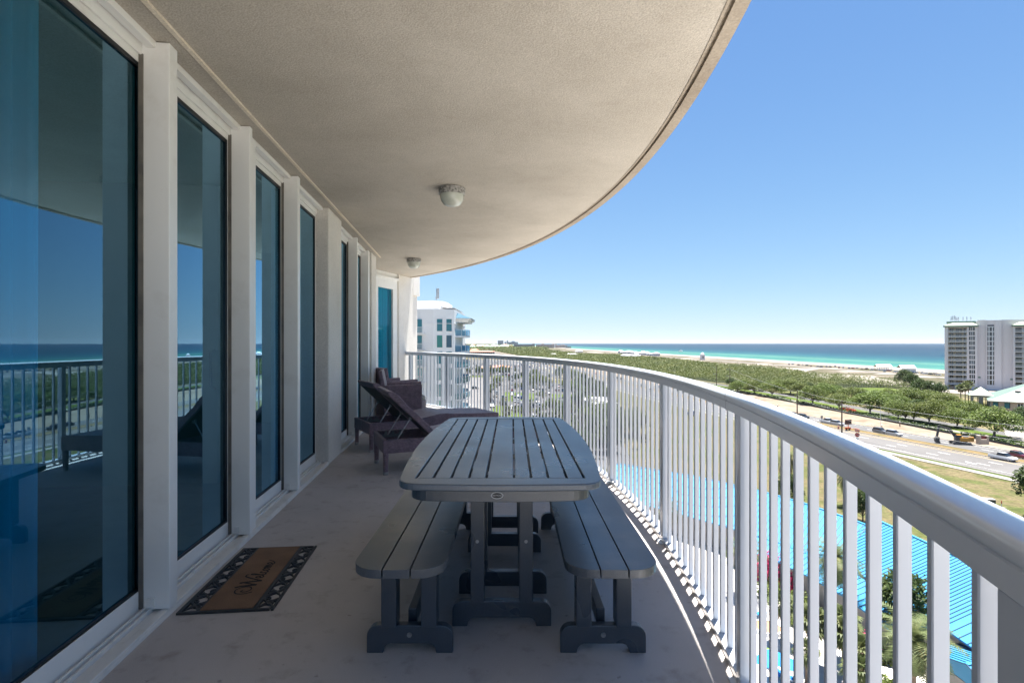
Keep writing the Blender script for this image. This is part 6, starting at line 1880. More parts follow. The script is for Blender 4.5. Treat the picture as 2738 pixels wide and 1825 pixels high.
x0, y0 = gp(1578, 1118); x1, _ = gp(1652, 1118)
r = thing("flat_roof_shop", "white flat roofed commercial building with a brown wall between the trees", "building", (x0, y0, G))
mb = MB(); mb.b2(0, x1 - x0, 0, 24, 0, 5.2); mb.build("wall", M_TANWALL, r)
mb = MB(); mb.b2(-0.3, x1 - x0 + 0.3, -0.3, 24.3, 5.2, 5.7); mb.build("roof", M_FLATROOF, r)
mb = MB(); mb.b2(2, 4, 6, 9, 5.7, 6.9); mb.b2(8, 10, 12, 14, 5.7, 6.7); mb.build("roof_unit", M_STEEL, r)
# ================================================================== VEHICLES, POLES, PEOPLE
PAINT = {}
def paint(name, c, rough=0.3):
    if name not in PAINT:
        t = NT("car_paint_" + name)
        p = t.principled(Base_Color=col(c), Roughness=rough, Metallic=0.0)
        p.inputs["Coat Weight"].default_value = 0.6
        PAINT[name] = t.mat
    return PAINT[name]
COLS = {"white": (0.62, 0.62, 0.62), "silver": (0.32, 0.33, 0.35), "grey": (0.14, 0.145, 0.155), "black": (0.012, 0.013, 0.015), "red": (0.22, 0.012, 0.018), "blue": (0.02, 0.05, 0.20), "maroon": (0.11, 0.012, 0.022), "tan": (0.34, 0.28, 0.20)}
M_CARGLASS = simple("car_glass", (0.012, 0.016, 0.020), None, rough=0.05, spec=0.8)
M_TYRE = simple("tyre", (0.012, 0.012, 0.012), None, rough=0.8)
M_RIM = simple("rim", (0.35, 0.36, 0.37), None, rough=0.3, metal=0.6)
M_LAMP = simple("lamp_glass", (0.7, 0.7, 0.68), None, rough=0.1)
M_TAIL = simple("tail_lamp", (0.35, 0.01, 0.01), None, rough=0.2)
def loft(mb, secs):
    """secs: list of (x, half width bottom, half width top, z bottom, z top) cross sections along the length"""
    vs = []
    for x, wb, wt_, zb, zt in secs:
        vs += [(x, -wb, zb), (x, -wb * 1.02, zb + (zt - zb) * 0.55), (x, -wt_, zt), (x, wt_, zt), (x, wb * 1.02, zb + (zt - zb) * 0.55), (x, wb, zb)]
    fs = []
    for i in range(len(secs) - 1):
        for k in range(6):
            k2 = (k + 1) % 6
            fs.append((i * 6 + k, (i + 1) * 6 + k, (i + 1) * 6 + k2, i * 6 + k2))
    fs.append(tuple(range(6))); fs.append(tuple((len(secs) - 1) * 6 + k for k in reversed(range(6))))
    mb.add(vs, fs)
CARS = {
 'sedan': dict(body=[(-2.30, .70, .66, .34, .66), (-2.2, .86, .82, .24, .84), (-1.3, .90, .84, .20, .92), (1.0, .90, .84, .20, .90), (2.0, .88, .80, .22, .78), (2.30, .74, .66, .32, .62)],
               cab=[(-1.75, .74, .70, .90, .93), (-1.05, .78, .60, .90, 1.38), (0.25, .78, .60, .90, 1.40), (1.10, .74, .68, .89, .92)], ax=(-1.40, 1.42), L=4.6),
 'suv': dict(body=[(-2.35, .76, .72, .40, .80), (-2.25, .90, .86, .28, 1.02), (-1.2, .94, .88, .24, 1.08), (1.0, .94, .88, .24, 1.06), (2.1, .90, .82, .26, .96), (2.38, .76, .68, .38, .76)],
             cab=[(-2.18, .80, .74, 1.06, 1.12), (-1.90, .82, .66, 1.06, 1.66), (0.35, .82, .66, 1.06, 1.70), (1.15, .78, .72, 1.05, 1.09)], ax=(-1.45, 1.48), L=4.8),
 'pickup': dict(body=[(-2.85, .88, .86, .46, 1.02), (-2.75, .94, .90, .38, 1.06), (-0.9, .96, .92, .34, 1.08), (1.3, .96, .90, .34, 1.10), (2.5, .92, .84, .36, 1.04), (2.85, .80, .72, .46, .84)],
                cab=[(-0.95, .84, .80, 1.08, 1.12), (-0.75, .84, .70, 1.08, 1.78), (0.75, .84, .70, 1.08, 1.80), (1.50, .80, .74, 1.08, 1.12)], ax=(-1.85, 1.80), L=5.7)}
CMESH = {}
def car_meshes(kind, colr):
    if (kind, colr) in CMESH: return CMESH[(kind, colr)]
    d = CARS[kind]
    m = paint(colr, COLS[colr])
    mb = MB(); loft(mb, d['body'])
    if kind == 'pickup':
        pass
    body = mb.mesh("body", m)
    mb = MB(); loft(mb, d['cab']); cab = mb.mesh("window_band", M_CARGLASS)
    c = d['cab']
    mb = MB(); mb.b2(c[1][0] + 0.05, c[2][0] - 0.05, -c[1][2] * 0.99, c[1][2] * 0.99, c[1][4] - 0.05, c[2][4] + 0.03)
    roof = mb.mesh("roof", m)
    R = 0.33 if kind == 'sedan' else 0.38
    mb = MB(); mb.tube([(0, -0.11, 0), (0, 0.11, 0)], R, 14); wh = mb.mesh("wheel", M_TYRE)
    mb = MB(); mb.tube([(0, -0.118, 0), (0, 0.118, 0)], R * 0.6, 10); rim = mb.mesh("rim", M_RIM)
    b = d['body']
    mb = MB(); mb.b2(b[-1][0] - 0.05, b[-1][0] + 0.02, 0.42, 0.66, 0.58, 0.72); hl = mb.mesh("headlight", M_LAMP)
    mb = MB(); mb.b2(b[0][0] - 0.02, b[0][0] + 0.06, 0.50, 0.70, 0.62, 0.78); tl = mb.mesh("tail_light", M_TAIL)
    bed = None
    if kind == 'pickup':
        mb = MB(); mb.b2(-2.72, -1.0, -0.74, 0.74, 1.085, 1.105); bed = mb.mesh("cargo_bed", M_TYRE)
    CMESH[(kind, colr)] = (body, cab, roof, wh, rim, hl, tl, bed, d['ax'], R)
    return CMESH[(kind, colr)]
def car(kind, colr, x, y, rz, label, group, detail=True, name="car", s=1.0):
    body, cab, roof, wh, rim, hl, tl, bed, ax, R = car_meshes(kind, colr)
    r = thing(name, label, {"sedan": "car", "suv": "car", "pickup": "pickup truck"}[kind], (x, y, G + 0.12), rz, group)
    def ch(n, me, loc=None, par=None):
        o = bpy.data.objects.new(n, me); C.objects.link(o); o.parent = par or r
        if loc: o.location = loc
        return o
    b = ch("body", body); ch("window_band", cab); ch("roof", roof)
    if bed: ch("cargo_bed", bed)
    for a in ax:
        for sy in (-0.82, 0.82):
            w = ch("wheel", wh, (a, sy, R))
            if detail: ch("rim", rim, None, w)
    if detail:
        for sy in (0, -1.08): ch("headlight", hl, (0, sy, 0)); ch("tail_light", tl, (0, sy - 0.12 * (sy == 0), 0))
    return r
# small car as one mesh with several materials, for the distant car parks
def small_car(kind, colr):
    d = CARS[kind]; mb = MB()
    mb.mi = 0; loft(mb, d['body']); c = d['cab']; mb.b2(c[1][0], c[2][0], -c[1][2], c[1][2], c[1][4] - 0.04, c[2][4] + 0.03)
    mb.mi = 1; loft(mb, d['cab'])
    mb.mi = 2
    for a in d['ax']:
        for sy in (-0.82, 0.82): mb.tube([(a, sy - 0.11, 0.34), (a, sy + 0.11, 0.34)], 0.34, 8)
    return mb.mesh("parked_car", [paint(colr, COLS[colr]), M_CARGLASS, M_TYRE])
SMALL = {}
def park(kind, colr, x, y, rz, label, group):
    if (kind, colr) not in SMALL: SMALL[(kind, colr)] = small_car(kind, colr)
    o = bpy.data.objects.new("parked_car", SMALL[(kind, colr)]); C.objects.link(o)
    o.location = (x, y, G + 0.12); o.rotation_euler = (0, 0, rz)
    return tag(o, label, "car", group)

HWY = "vehicles on the highway"
def road_dir(y):
    i = min(range(len(MED) - 1), key=lambda k: abs(MED[k][1] - y))
    a, b = MED[max(i - 1, 0)], MED[i + 1]
    return math.atan2(b[1] - a[1], b[0] - a[0])
def hcar(kind, colr, px, py, flip, label):
    x, y = gp(px, py)
    car(kind, colr, x, y, road_dir(y) + (math.pi if flip else 0), label, HWY)
hcar('suv', 'black', 2148, 1119, True, "dark suv on the far carriageway beside the left utility pole")
hcar('sedan', 'black', 2122, 1112, True, "dark car half hidden behind the hand rail at the left utility pole")
hcar('pickup', 'white', 2213, 1131.5, True, "white pickup leading the queue left of the tall brown pole")
hcar('suv', 'silver', 2238, 1137, True, "silver car behind the white pickup next to the tall brown pole")
hcar('suv', 'grey', 2354, 1158, True, "dark grey and red car, left one of the pair below the survey pole")
hcar('suv', 'silver', 2390, 1165, True, "silver car, right one of the pair below the survey pole")
hcar('pickup', 'white', 2682, 1230, True, "white pickup driving at the right edge of the highway")
hcar('pickup', 'maroon', 2716, 1224, True, "dark red pickup beside the white pickup at the right edge")
for i, (px, py, k, c_, f) in enumerate([(1652, 1012, 'sedan', 'black', True), (1664, 1016, 'suv', 'maroon', True), (1715, 1033, 'sedan', 'silver', False), (1735, 1045, 'suv', 'white', False), (1760, 1036, 'sedan', 'grey', True), (1815, 1046, 'suv', 'black', True), (1830, 1052, 'sedan', 'grey', False), (1590, 1000, 'suv', 'red', True), (1560, 996, 'pickup', 'white', False), (1940, 1095, 'sedan', 'blue', False), (1848, 1110, 'suv', 'blue', False), (1905, 1078, 'sedan', 'silver', False)]):
    hcar(k, c_, px, py, f, "%s %s on the highway seen between the railing bars" % ({'black': 'black', 'maroon': 'dark red', 'silver': 'silver', 'white': 'white', 'grey': 'grey', 'red': 'red', 'blue': 'blue'}[c_], {'sedan': 'car', 'suv': 'suv', 'pickup': 'pickup'}[k]))
# parked cars: beach road, car parks
CN = ["white", "white", "white", "silver", "silver", "grey", "black", "black", "blue", "red", "maroon", "tan"]
rr = random.Random(12)
for i in range(34):
    px = 2110 + i * 12.2 + rr.uniform(-3, 3)
    if 2345 < px < 2360: continue
    py = 972.5 + (px - 2110) * 0.066 + rr.uniform(0, 4) + (2 if px > 2330 else 0)
    x, y = gp(px, py); c_ = rr.choice(CN)
    park(rr.choice(('sedan', 'suv')), c_, x, y, 1.4 + rr.uniform(-0.4, 0.4), "%s car parked along the beach road between the dunes and the sea" % c_, "cars parked along the beach road")
for k in range(8):
    y = 474 + k * 36 + (k % 2) * 6
    for j in range(46):
        x = -150 + j * 4.2 + 2.1
        q = 1369 + 1449 * x / y
        if q < 1212 or q > 1500 or rr.random() > 0.62: continue
        c_ = rr.choice(CN)
        park(rr.choice(('sedan', 'suv', 'suv', 'pickup')), c_, x, y + (2.6 if rr.random() < .5 else -2.6), math.pi / 2 + rr.choice((0, math.pi)), "%s car in the crowded car park beyond the paved drive" % c_, "cars in the crowded far car park")
for i, (px, py, c_) in enumerate([(1378, 1075, "white"), (1386, 1077, "white"), (1394, 1079, "white"), (1375, 1068, "grey"), (1384, 1069, "black"), (1392, 1067, "blue"), (1402, 1070, "black"), (1306, 1071, "black"), (1313, 1072, "blue"), (1344, 1066, "black"), (1346, 1080, "maroon"), (1392, 1092, "black"), (1327, 1005, "white"), (1338, 1006, "white"), (1347, 1004, "silver"), (1420, 1100, "grey"), (1414, 1086, "white"), (1428, 1120, "white"), (1460, 1020, "red"), (1472, 1018, "white")]):
    x, y = gp(px, py)
    park('suv' if i % 2 else 'sedan', c_, x, y, math.pi / 2 + 0.1 * (i % 3), "%s car parked among the planted islands below the tower" % c_, "cars parked among the planted islands")
_r = random.Random(31)
for i in range(70):
    px, py = _r.uniform(1315, 1560), _r.uniform(1002, 1110)
    x, y = gp(px, py); x = round(x / 3.0) * 3.0; y = round(y / 9.0) * 9.0
    c_ = _r.choice(CN)
    park(_r.choice(('sedan', 'suv')), c_, x, y, math.pi / 2 + _r.choice((0, math.pi)) + 0.12, "%s car parked in the lots between the tower and the highway" % c_, "cars in the lots between tower and highway")
x, y = gp(1270, 1040); park('suv', 'black', x, y, 0.1, "lone black car crossing the wide paved drive", None)

# utility poles with wires
M_POLE = simple("pole_wood", (0.10, 0.07, 0.05), (0.16, 0.115, 0.085), 1.5, 0.9)
M_WIRE = simple("wire", (0.42, 0.42, 0.42), None, rough=0.5, metal=0.3)
def pole(x, y, h, label, arms=()):
    r = thing("utility_pole", label, "pole", (x, y, G), 0, "utility poles along the highway")
    mb = MB(); mb.tube([(0, 0, -0.2), (0, 0, h)], [0.24, 0.16], 10); mb.build("pole_shaft", M_POLE, r)
    for z, L in arms:
        mb = MB(); mb.bar((0, 0, z - 0.9), (-L, 0, z), 0.12, 0.12); mb.bar((0, 0, z), (-L, 0, z), 0.12, 0.12); mb.build("cross_arm", M_STEEL, r)
    mb = MB(); mb.tube([(0.0, 0.0, h), (0, 0, h + 0.25)], 0.07, 8); mb.build("insulator", M_STEEL, r)
    return (x, y, h)
P2 = pole(*gp(2251, 1167), 11.1, "tall brown utility pole standing on the median in front of the oaks")
PX1 = gp(2131.6, 1120); P1 = pole(PX1[0], PX1[1], 11.0, "brown utility pole at the left where the dark suv passes")
PF1 = gp(1951.5, 1044); PA = pole(PF1[0], PF1[1], 14.0, "farther utility pole with slanted brackets, right one of the far pair", ((9.0, 2.4), (13.0, 2.4)))
PF2 = gp(1915.8, 1036); PB = pole(PF2[0], PF2[1], 14.2, "farther utility pole with slanted brackets, left one of the far pair", ((9.0, 2.4), (13.0, 2.4)))
P3 = (113.0, 112.0, 11.0)
def wires(a, b, hs, sag, label):
    mb = MB()
    for h in hs:
        pts = []
        for k in range(13):
            t = k / 12
            pts.append((a[0] + (b[0] - a[0]) * t, a[1] + (b[1] - a[1]) * t, G + a[2] - h + (b[2] - a[2]) * t - 4 * sag * t * (1 - t)))
        mb.tube(pts, 0.032, 5)
    r = tag(mb.build("power_lines", M_WIRE), label, "power line")
wires(P1, P2, (0.0, 1.9, 3.2), 0.35, "pale overhead wires strung between the left pole and the tall brown pole")
wires(P2, P3, (0.0, 1.9, 3.2, 5.6), 0.40, "pale overhead wires running from the tall brown pole out of the picture")
wires(PA, P1, (1.0, 5.0), 0.5, "overhead wires from the far bracketed pole to the left brown pole")
# signs
x, y = gp(2292, 1189)
r = thing("stop_sign", "red octagonal stop sign with a white plate beneath, beside the near carriageway", "sign", (x, y, G), -0.4)
mb = MB(); mb.tube([(0, 0, 0), (0, 0, 3.3)], 0.05, 6); mb.build("sign_post", M_STEEL, r)
def octa(R, y0, y1): return [(R * math.cos(math.pi / 8 + k * math.pi / 4), R * math.sin(math.pi / 8 + k * math.pi / 4)) for k in range(8)]
mb = MB(); mb.prism_axis(octa(0.62, 0, 0), (0, 0, 2.9), (1, 0, 0), (0, 0, 1), (0, 1, 0), -0.085, -0.055); sg = mb.build("sign_face", simple("stop_red", (0.32, 0.012, 0.015), None, rough=0.4), r)
text_mesh("STOP", 0.42, M_CONDOW, sg, "sign_lettering", Matrix.Translation((0, -0.09, 2.9)) @ Matrix.Rotation(math.pi / 2, 4, 'X'))
mb = MB(); mb.b2(-0.35, 0.35, -0.08, -0.055, 1.25, 2.05); mb.build("white_plate", M_CONDOW, r)
x, y = gp(2197, 1139)
r = thing("road_sign", "small grey road sign on a thin post beside the far carriageway", "sign", (x, y, G))
mb = MB(); mb.tube([(0, 0, 0), (0, 0, 3.6)], 0.05, 6); mb.build("sign_post", M_STEEL, r)
mb = MB(); mb.b2(-0.4, 0.4, -0.08, -0.055, 2.8, 3.7); mb.build("sign_face", M_STEEL, r)
# arrow board trailer
x, y = gp(2268, 1151)
M_ORANGE = simple("safety_orange", (0.50, 0.115, 0.03), (0.42, 0.09, 0.025), 2, 0.6)
r = thing("arrow_board", "orange arrow board trailer with a dark panel standing on the median", "road sign", (x, y, G + 0.16), 0.25)
mb = MB(); mb.b2(-1.3, 1.3, -0.06, 0.06, 2.0, 3.5); mb.build("panel", simple("panel_dark", (0.05, 0.03, 0.025), (0.09, 0.04, 0.03), 4, 0.6), r)
mb = MB(); mb.b2(-1.35, 1.35, -0.065, 0.065, 3.5, 3.56); mb.b2(-1.35, 1.35, -0.065, 0.065, 1.94, 2.0); mb.b2(-0.08, 0.08, -0.08, 0.08, 0.4, 2.0); mb.build("mast", M_ORANGE, r)
mb = MB(); mb.b2(-1.2, 2.6, -0.1, 0.1, 0.38, 0.5); mb.b2(-0.9, 0.6, -0.5, 0.5, 0.5, 1.0); mb.build("trailer_frame", M_ORANGE, r)
for sx in (-0.6, 0.6):
    mb = MB(); mb.tube([(-0.1, sx - 0.1, 0.32), (-0.1, sx + 0.1, 0.32)], 0.32, 12); mb.build("wheel", M_TYRE, r)
def barrel(px, py, label):
    x, y = gp(px, py)
    r = thing("traffic_barrel", label, "traffic barrel", (x, y, G + 0.1), 0, "orange traffic barrels")
    mb = MB(); mb.lathe([(0.32, 0), (0.32, 0.1), (0.28, 0.12), (0.27, 0.45), (0.26, 0.46), (0.25, 1.0), (0.001, 1.02)], 12); mb.build("barrel_body", M_ORANGE, r)
    mb = MB(); mb.lathe([(0.273, 0.5), (0.268, 0.62)], 12); mb.lathe([(0.268, 0.75), (0.262, 0.87)], 12); mb.build("white_bands", M_CONDOW, r)
for i, (px, py) in enumerate([(2242, 1147), (2288, 1154), (2292, 1155), (2296, 1156), (1668, 1035), (1690, 1040), (1722, 1030), (1748, 1041)]):
    barrel(px, py, "orange traffic barrel near the arrow board trailer on the median" if i < 4 else "orange traffic barrel on the highway seen between the railing bars")
# excavator
x, y = gp(2567, 1188)
M_EXC = simple("excavator_yellow", (0.50, 0.25, 0.03), (0.44, 0.21, 0.025), 1.0, 0.5)
M_EXD = simple("excavator_dark", (0.05, 0.05, 0.052), (0.08, 0.075, 0.07), 2, 0.6)
ex = thing("excavator", "yellow orange excavator with a folded dark arm on the construction sand", "excavator", (x, y, G + 0.1), math.atan2(-1.0, 0.42) )
ex.rotation_euler = (0, 0, math.radians(163)); ex.scale = (0.92, 0.92, 0.92)
for sy in (-1.25, 1.25):
    mb = MB(); mb.prism_axis([(-2.2, 0.15), (-2.45, 0.5), (-2.2, 0.9), (2.2, 0.9), (2.45, 0.5), (2.2, 0.15), (1.9, 0.0), (-1.9, 0.0)], (0, sy, 0), (1, 0, 0), (0, 0, 1), (0, 1, 0), -0.3, 0.3); mb.build("track", M_EXD, ex, bevel=0.03)
mb = MB(); mb.b2(-3.0, 0.6, -1.35, 1.35, 1.1, 2.3); mb.b2(-3.1, -1.6, -1.35, 1.35, 1.25, 2.5); mb.build("engine_body", M_EXC, ex, bevel=0.08)
mb = MB(); mb.b2(-2.8, -0.4, -1.2, 1.2, 2.31, 2.55); mb.build("engine_cover", M_EXD, ex, bevel=0.05)
mb = MB(); mb.prism_axis([(0.1, 1.15), (0.1, 2.95), (1.2, 2.95), (1.75, 2.2), (1.75, 1.15)], (0, 0.75, 0), (1, 0, 0), (0, 0, 1), (0, 1, 0), -0.55, 0.55); cb = mb.build("cab", M_CARGLASS, ex, bevel=0.04)
mb = MB(); mb.b2(0.05, 1.25, 0.18, 1.32, 2.96, 3.06); mb.build("cab_roof", M_EXC, cb)
mb = MB(); mb.bar((0.9, -0.4, 1.8), (2.6, -0.4, 4.6), 0.45, 0.6); mb.bar((2.5, -0.4, 4.55), (5.2, -0.4, 5.3), 0.42, 0.55); mb.build("boom", M_EXD, ex, bevel=0.04)
mb = MB(); mb.bar((5.3, -0.4, 5.7), (5.9, -0.4, 2.1), 0.36, 0.6); mb.build("stick", M_EXD, ex, bevel=0.04)
mb = MB(); mb.prism_axis([(5.3, 1.9), (6.2, 2.1), (6.6, 1.2), (6.3, 0.2), (5.0, 0.1), (5.4, 0.8)], (0, -0.4, 0), (1, 0, 0), (0, 0, 1), (0, 1, 0), -0.6, 0.6); mb.build("bucket", M_EXD, ex, bevel=0.03)
mb = MB(); mb.tube([(1.2, -0.4, 2.0), (2.9, -0.4, 4.2)], 0.12, 8); mb.build("hydraulic_ram", M_STEEL, ex)
# green utility box, marker post
x, y = gp(2640, 1347)
r = thing("utility_box", "low dark green utility box on the grass slope", "utility box", (x, y, G), -0.25)
mb = MB(); mb.b2(-1.0, 1.0, -0.6, 0.6, 0.08, 0.95); mb.build("box_body", simple("box_green", (0.03, 0.05, 0.035), (0.04, 0.06, 0.045), 2, 0.6), r, bevel=0.03)
mb = MB(); mb.b2(-1.05, 1.05, -0.65, 0.65, 0.955, 1.02); mb.b2(-1.1, 1.1, -0.7, 0.7, 0.0, 0.078); mb.build("lid", M_GREYWALL, r)
x, y = gp(2678, 1358)
r = thing("marker_post", "thin red and white marker post on the grass slope", "post", (x, y, G))
mb = MB(); mb.tube([(0, 0, 0), (0, 0, 0.8)], 0.06, 8); mb.build("post_foot", M_CONDOW, r)
mb = MB(); mb.tube([(0, 0, 0.8), (0, 0, 1.3)], 0.065, 8); mb.build("post_top", simple("marker_red", (0.5, 0.03, 0.02), None, rough=0.5), r)
mb = MB(); mb.b2(-0.6, 0.6, -0.4, 0.4, 0, 0.12); mb.build("slab", M_CONC, r)
# people on the construction sand
def person(x, y, rz, vest, label, stride=0.0, arm=None):
    """one continuous skinned body with clothing as its children"""
    r = thing("person", label, "person", (x, y, G + 0.08), rz)
    def skin(name, V, E_, R, m):
        me = bpy.data.meshes.new(name); me.from_pydata(V, E_, []); me.materials.append(m)
        o = bpy.data.objects.new(name, me); C.objects.link(o); o.parent = r
        md = o.modifiers.new("skin", 'SKIN')
        for i, q in enumerate(R): me.skin_vertices[0].data[i].radius = (q, q)
        me.skin_vertices[0].data[0].use_root = True
        o.modifiers.new("sub", 'SUBSURF').levels = 1
        return o
    s = stride
    V = [(0, 0, 0.95), (0, 0, 1.20), (0, 0, 1.42), (0, 0, 1.52), (0.02, 0, 1.66), (0.02, 0, 1.77),
         (0, 0.19, 1.40), (0.03, 0.25, 1.14), (0.12, 0.24, 0.92), (0.18, 0.23, 0.84),
         (0, -0.19, 1.40), (0.05, -0.26, 1.14), (0.22, -0.24, 1.02), (0.30, -0.22, 1.04),
         (0, 0.10, 0.90), (s * 0.6, 0.11, 0.50), (s, 0.11, 0.08), (s + 0.16, 0.11, 0.04),
         (0, -0.10, 0.90), (-s * 0.4, -0.11, 0.50), (-s, -0.11, 0.08), (-s + 0.16, -0.11, 0.04)]
    E_ = [(0, 1), (1, 2), (2, 3), (3, 4), (4, 5), (2, 6), (6, 7), (7, 8), (8, 9), (2, 10), (10, 11), (11, 12), (12, 13), (0, 14), (14, 15), (15, 16), (16, 17), (0, 18), (18, 19), (19, 20), (20, 21)]
    R = [0.15, 0.15, 0.15, 0.06, 0.11, 0.07, 0.07, 0.055, 0.045, 0.04, 0.07, 0.055, 0.045, 0.04, 0.10, 0.08, 0.055, 0.05, 0.10, 0.08, 0.055, 0.05]
    skin("body", V, E_, R, simple("skin_tone", (0.30, 0.18, 0.12), None, rough=0.6))
    skin("vest", [(0, 0, 0.96), (0, 0, 1.20), (0, 0, 1.41)], [(0, 1), (1, 2)], [0.175, 0.175, 0.17], vest)
    tr = simple("trousers", (0.03, 0.035, 0.05), None, rough=0.9)
    skin("trousers", [(0, 0, 0.97), V[14], V[15], V[16], V[18], V[19], V[20]], [(0, 1), (1, 2), (2, 3), (0, 4), (4, 5), (5, 6)], [0.165, 0.115, 0.09, 0.075, 0.115, 0.09, 0.075], tr)
    mb = MB(); mb.sm = True; mb.lathe([(0.145, 1.74), (0.13, 1.80), (0.09, 1.86), (0.001, 1.885)], 12, (0.02, 0, 0)); mb.lathe([(0.18, 1.735), (0.145, 1.745)], 12, (0.03, 0, 0)); mb.build("helmet", M_CONDOW, r)
    return r
M_VEST = simple("hi_vis_vest", (0.55, 0.30, 0.02), None, rough=0.8)
x, y = gp(2358, 1150); person(x, y, 2.6, M_VEST, "worker in an orange vest beside the tall survey pole", 0.1)
mb = MB(); mb.tube([(0, 0, 0), (0, 0, 7.2)], 0.05, 6)
tag(mb.build("survey_pole", M_CONDOW, loc=(x - 0.6, y - 0.2, G + 0.09)), "tall thin survey pole standing on the construction sand", "pole")
x, y = gp(2406, 1141); person(x, y, -0.6, simple("tan_shirt", (0.38, 0.30, 0.20), None, rough=0.9), "person in a tan shirt standing near the hedge beyond the two cars", 0.15)
x, y = gp(2079, 1094); person(x, y, 1.2, M_VEST, "worker in an orange vest walking alone on the left part of the sand", 0.22)
# fishing boat
x, y = gp(1819, 939.0)
r = thing("fishing_boat", "small white fishing boat with a wheelhouse out on the turquoise water", "boat", (x, y, G - 0.5), 0.35)
mb = MB(); loft(mb, [(-8, 1.6, 2.2, 0.0, 1.8), (-3, 2.1, 2.7, -0.1, 1.8), (4, 2.0, 2.7, 0.0, 2.3), (8.5, 0.15, 0.5, 0.9, 3.3)]); mb.build("hull", M_CONDOW, r)
mb = MB(); loft(mb, [(-8.03, 1.62, 1.66, -0.02, 0.7), (-3, 2.13, 2.16, -0.12, 0.7), (4, 2.03, 2.06, -0.02, 0.75), (7.6, 0.5, 0.55, 0.3, 0.95)]); mb.build("hull_stripe", M_EXD, r)
mb = MB(); mb.b2(-1.0, 3.6, -1.7, 1.7, 2.2, 4.6); mb.build("wheelhouse", M_CONDOW, r, bevel=0.1)
mb = MB(); mb.b2(-1.05, 3.65, -1.75, 1.75, 3.4, 4.1); mb.build("window_band", M_CARGLASS, r)
mb = MB(); mb.tube([(0.5, 0, 4.6), (0.5, 0, 9.0)], 0.12, 6); mb.tube([(-5, 0, 1.8), (-5, 0, 7.5)], 0.12, 6); mb.bar((-5, 0, 7.3), (0.5, 0, 7.0), 0.15, 0.15); mb.build("mast", M_EXD, r)
# umbrellas, loungers and a round planter on the pool deck
M_UMB = simple("umbrella_blue", (0.005, 0.16, 0.42), (0.006, 0.18, 0.46), 2, 0.8)
def umbrella(x, y, label):
    r = thing("pool_umbrella", label, "umbrella", (x, y, G + 0.09), 0.2, "blue umbrellas on the pool deck")
    mb = MB(); mb.lathe([(1.05, 2.15), (0.7, 2.36), (0.001, 2.62)], 8); mb.lathe([(0.001, 2.58), (1.04, 2.13)], 8); mb.build("canopy", M_UMB, r)
    mb = MB(); mb.tube([(0, 0, 0), (0, 0, 2.7)], 0.03, 8); mb.tube([(0, 0, 0), (0, 0, 0.1)], 0.28, 12); mb.build("umbrella_pole", M_CONDOW, r)
def deck_chair(x, y, rz, label, lime=False):
    r = thing("pool_lounger", label, "sun lounger", (x, y, G + 0.09), rz, "white loungers on the pool deck")
    mb = MB(); mb.b2(-0.95, 0.35, -0.32, 0.32, 0.30, 0.36); mb.bar((0.35, 0, 0.33), (0.95, 0, 0.75), 0.64, 0.05); mb.build("sling", M_UMB if not lime else simple("lime_towel", (0.16, 0.42, 0.04), None, rough=0.9), r)
    mb = MB()
    for a in (-0.85, 0.4):
        for b in (-0.3, 0.3): mb.b2(a - 0.03, a + 0.03, b - 0.03, b + 0.03, 0, 0.30)
    for b in (-0.34, 0.34): mb.b2(-0.98, 0.4, b - 0.02, b + 0.02, 0.29, 0.37)
    mb.build("frame", M_CONDOW, r)
K_ = 46
for i, (px, py, t_) in enumerate([(2068, 1752, "pool umbrella seen in the second gap right of the tall post"), (2108, 1772, "pool umbrella farther right beside the fan palms"), (2050, 1765, "pool umbrella next to the lime green towel")]):
    x, y = gp(px, py, 2.3); umbrella(x, y, "blue " + t_)
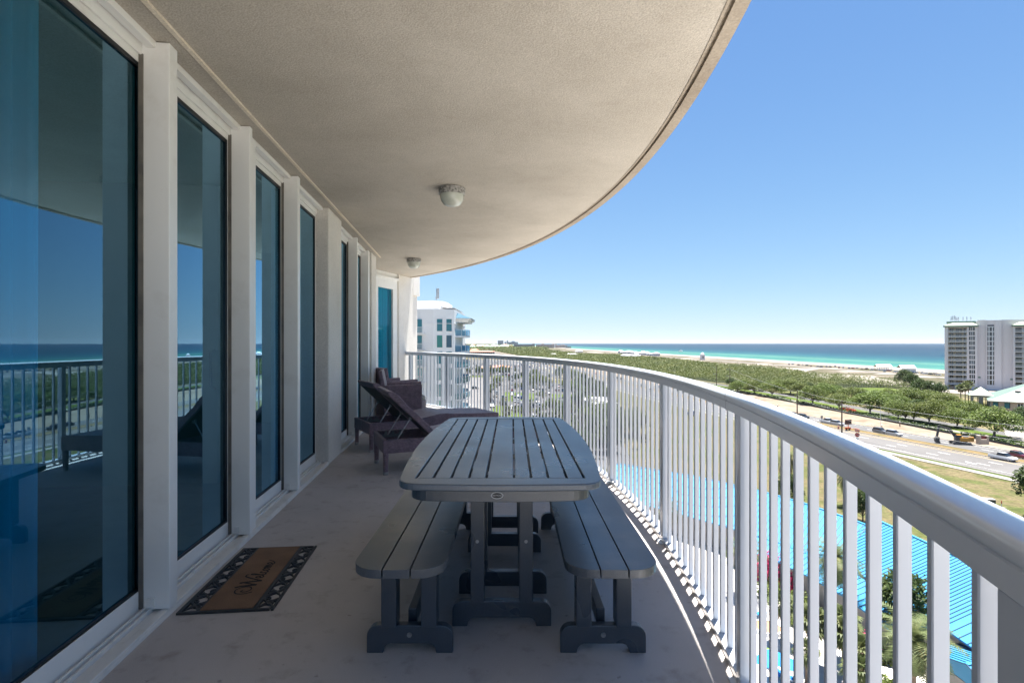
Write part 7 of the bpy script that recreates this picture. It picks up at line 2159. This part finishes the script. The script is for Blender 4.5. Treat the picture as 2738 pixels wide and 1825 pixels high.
for i, (px, py, t_, l_) in enumerate([(2042, 1755, "lounger covered with a lime green towel", True), (2072, 1790, "lounger with a blue sling under the umbrella", False), (2108, 1810, "lounger with a blue sling at the bottom edge", False), (2030, 1640, "lounger with a blue sling near the round planter", False)]):
    x, y = gp(px, py, 0.4); deck_chair(x, y, 0.6 + i, t_, l_)
x, y = gp(2052, 1685)
r = thing("round_planter", "round tan planter disc with a pale rim on the pool deck", "planter", (x, y, G + 0.09))
mb = MB(); mb.lathe([(1.5, 0), (1.5, 0.35), (1.3, 0.35), (1.3, 0.26)], 24); mb.build("rim", M_CONDOW, r)
mb = MB(); mb.lathe([(1.295, 0.262), (0.001, 0.27)], 24); mb.build("soil", simple("planter_tan", (0.36, 0.20, 0.11), (0.30, 0.17, 0.09), 3, 0.9), r)
# chain link fence by the lawn
mb = MB()
fa = [gp(2235, 1036), gp(2330, 1037), gp(2440, 1033)]
for (a, b) in zip(fa, fa[1:]):
    n = 14
    for k in range(n + 1):
        x = a[0] + (b[0] - a[0]) * k / n; y = a[1] + (b[1] - a[1]) * k / n
        mb.b2(x - 0.08, x + 0.08, y - 0.08, y + 0.08, G, G + 2.2)
    mb.bar((a[0], a[1], G + 2.2), (b[0], b[1], G + 2.2), 0.1, 0.1)
fp = thing("chain_fence", "dark chain link fence between the lawn and the scrub", "fence", (0, 0, 0))
mb.build("fence_post", M_EXD, fp)
# ------------------------------------------------------------------ air
t = bpy.data.materials.new("haze_air"); t.use_nodes = True
nt = t.node_tree; nt.nodes.clear()
vo = nt.nodes.new("ShaderNodeVolumePrincipled"); vo.inputs["Color"].default_value = (0.80, 0.88, 0.97, 1); vo.inputs["Density"].default_value = 0.000018; vo.inputs["Anisotropy"].default_value = 0.0
ho = nt.nodes.new("ShaderNodeOutputMaterial"); nt.links.new(vo.outputs[0], ho.inputs["Volume"])
hz = MB().b2(-13000, 15000, -900, 11500, G - 2.0, 46.0).build("haze", t)
tag(hz, None, None, None, 'stuff')
hz['label'] = "thin pale blue air between the balcony and the horizon"; hz['category'] = "haze"
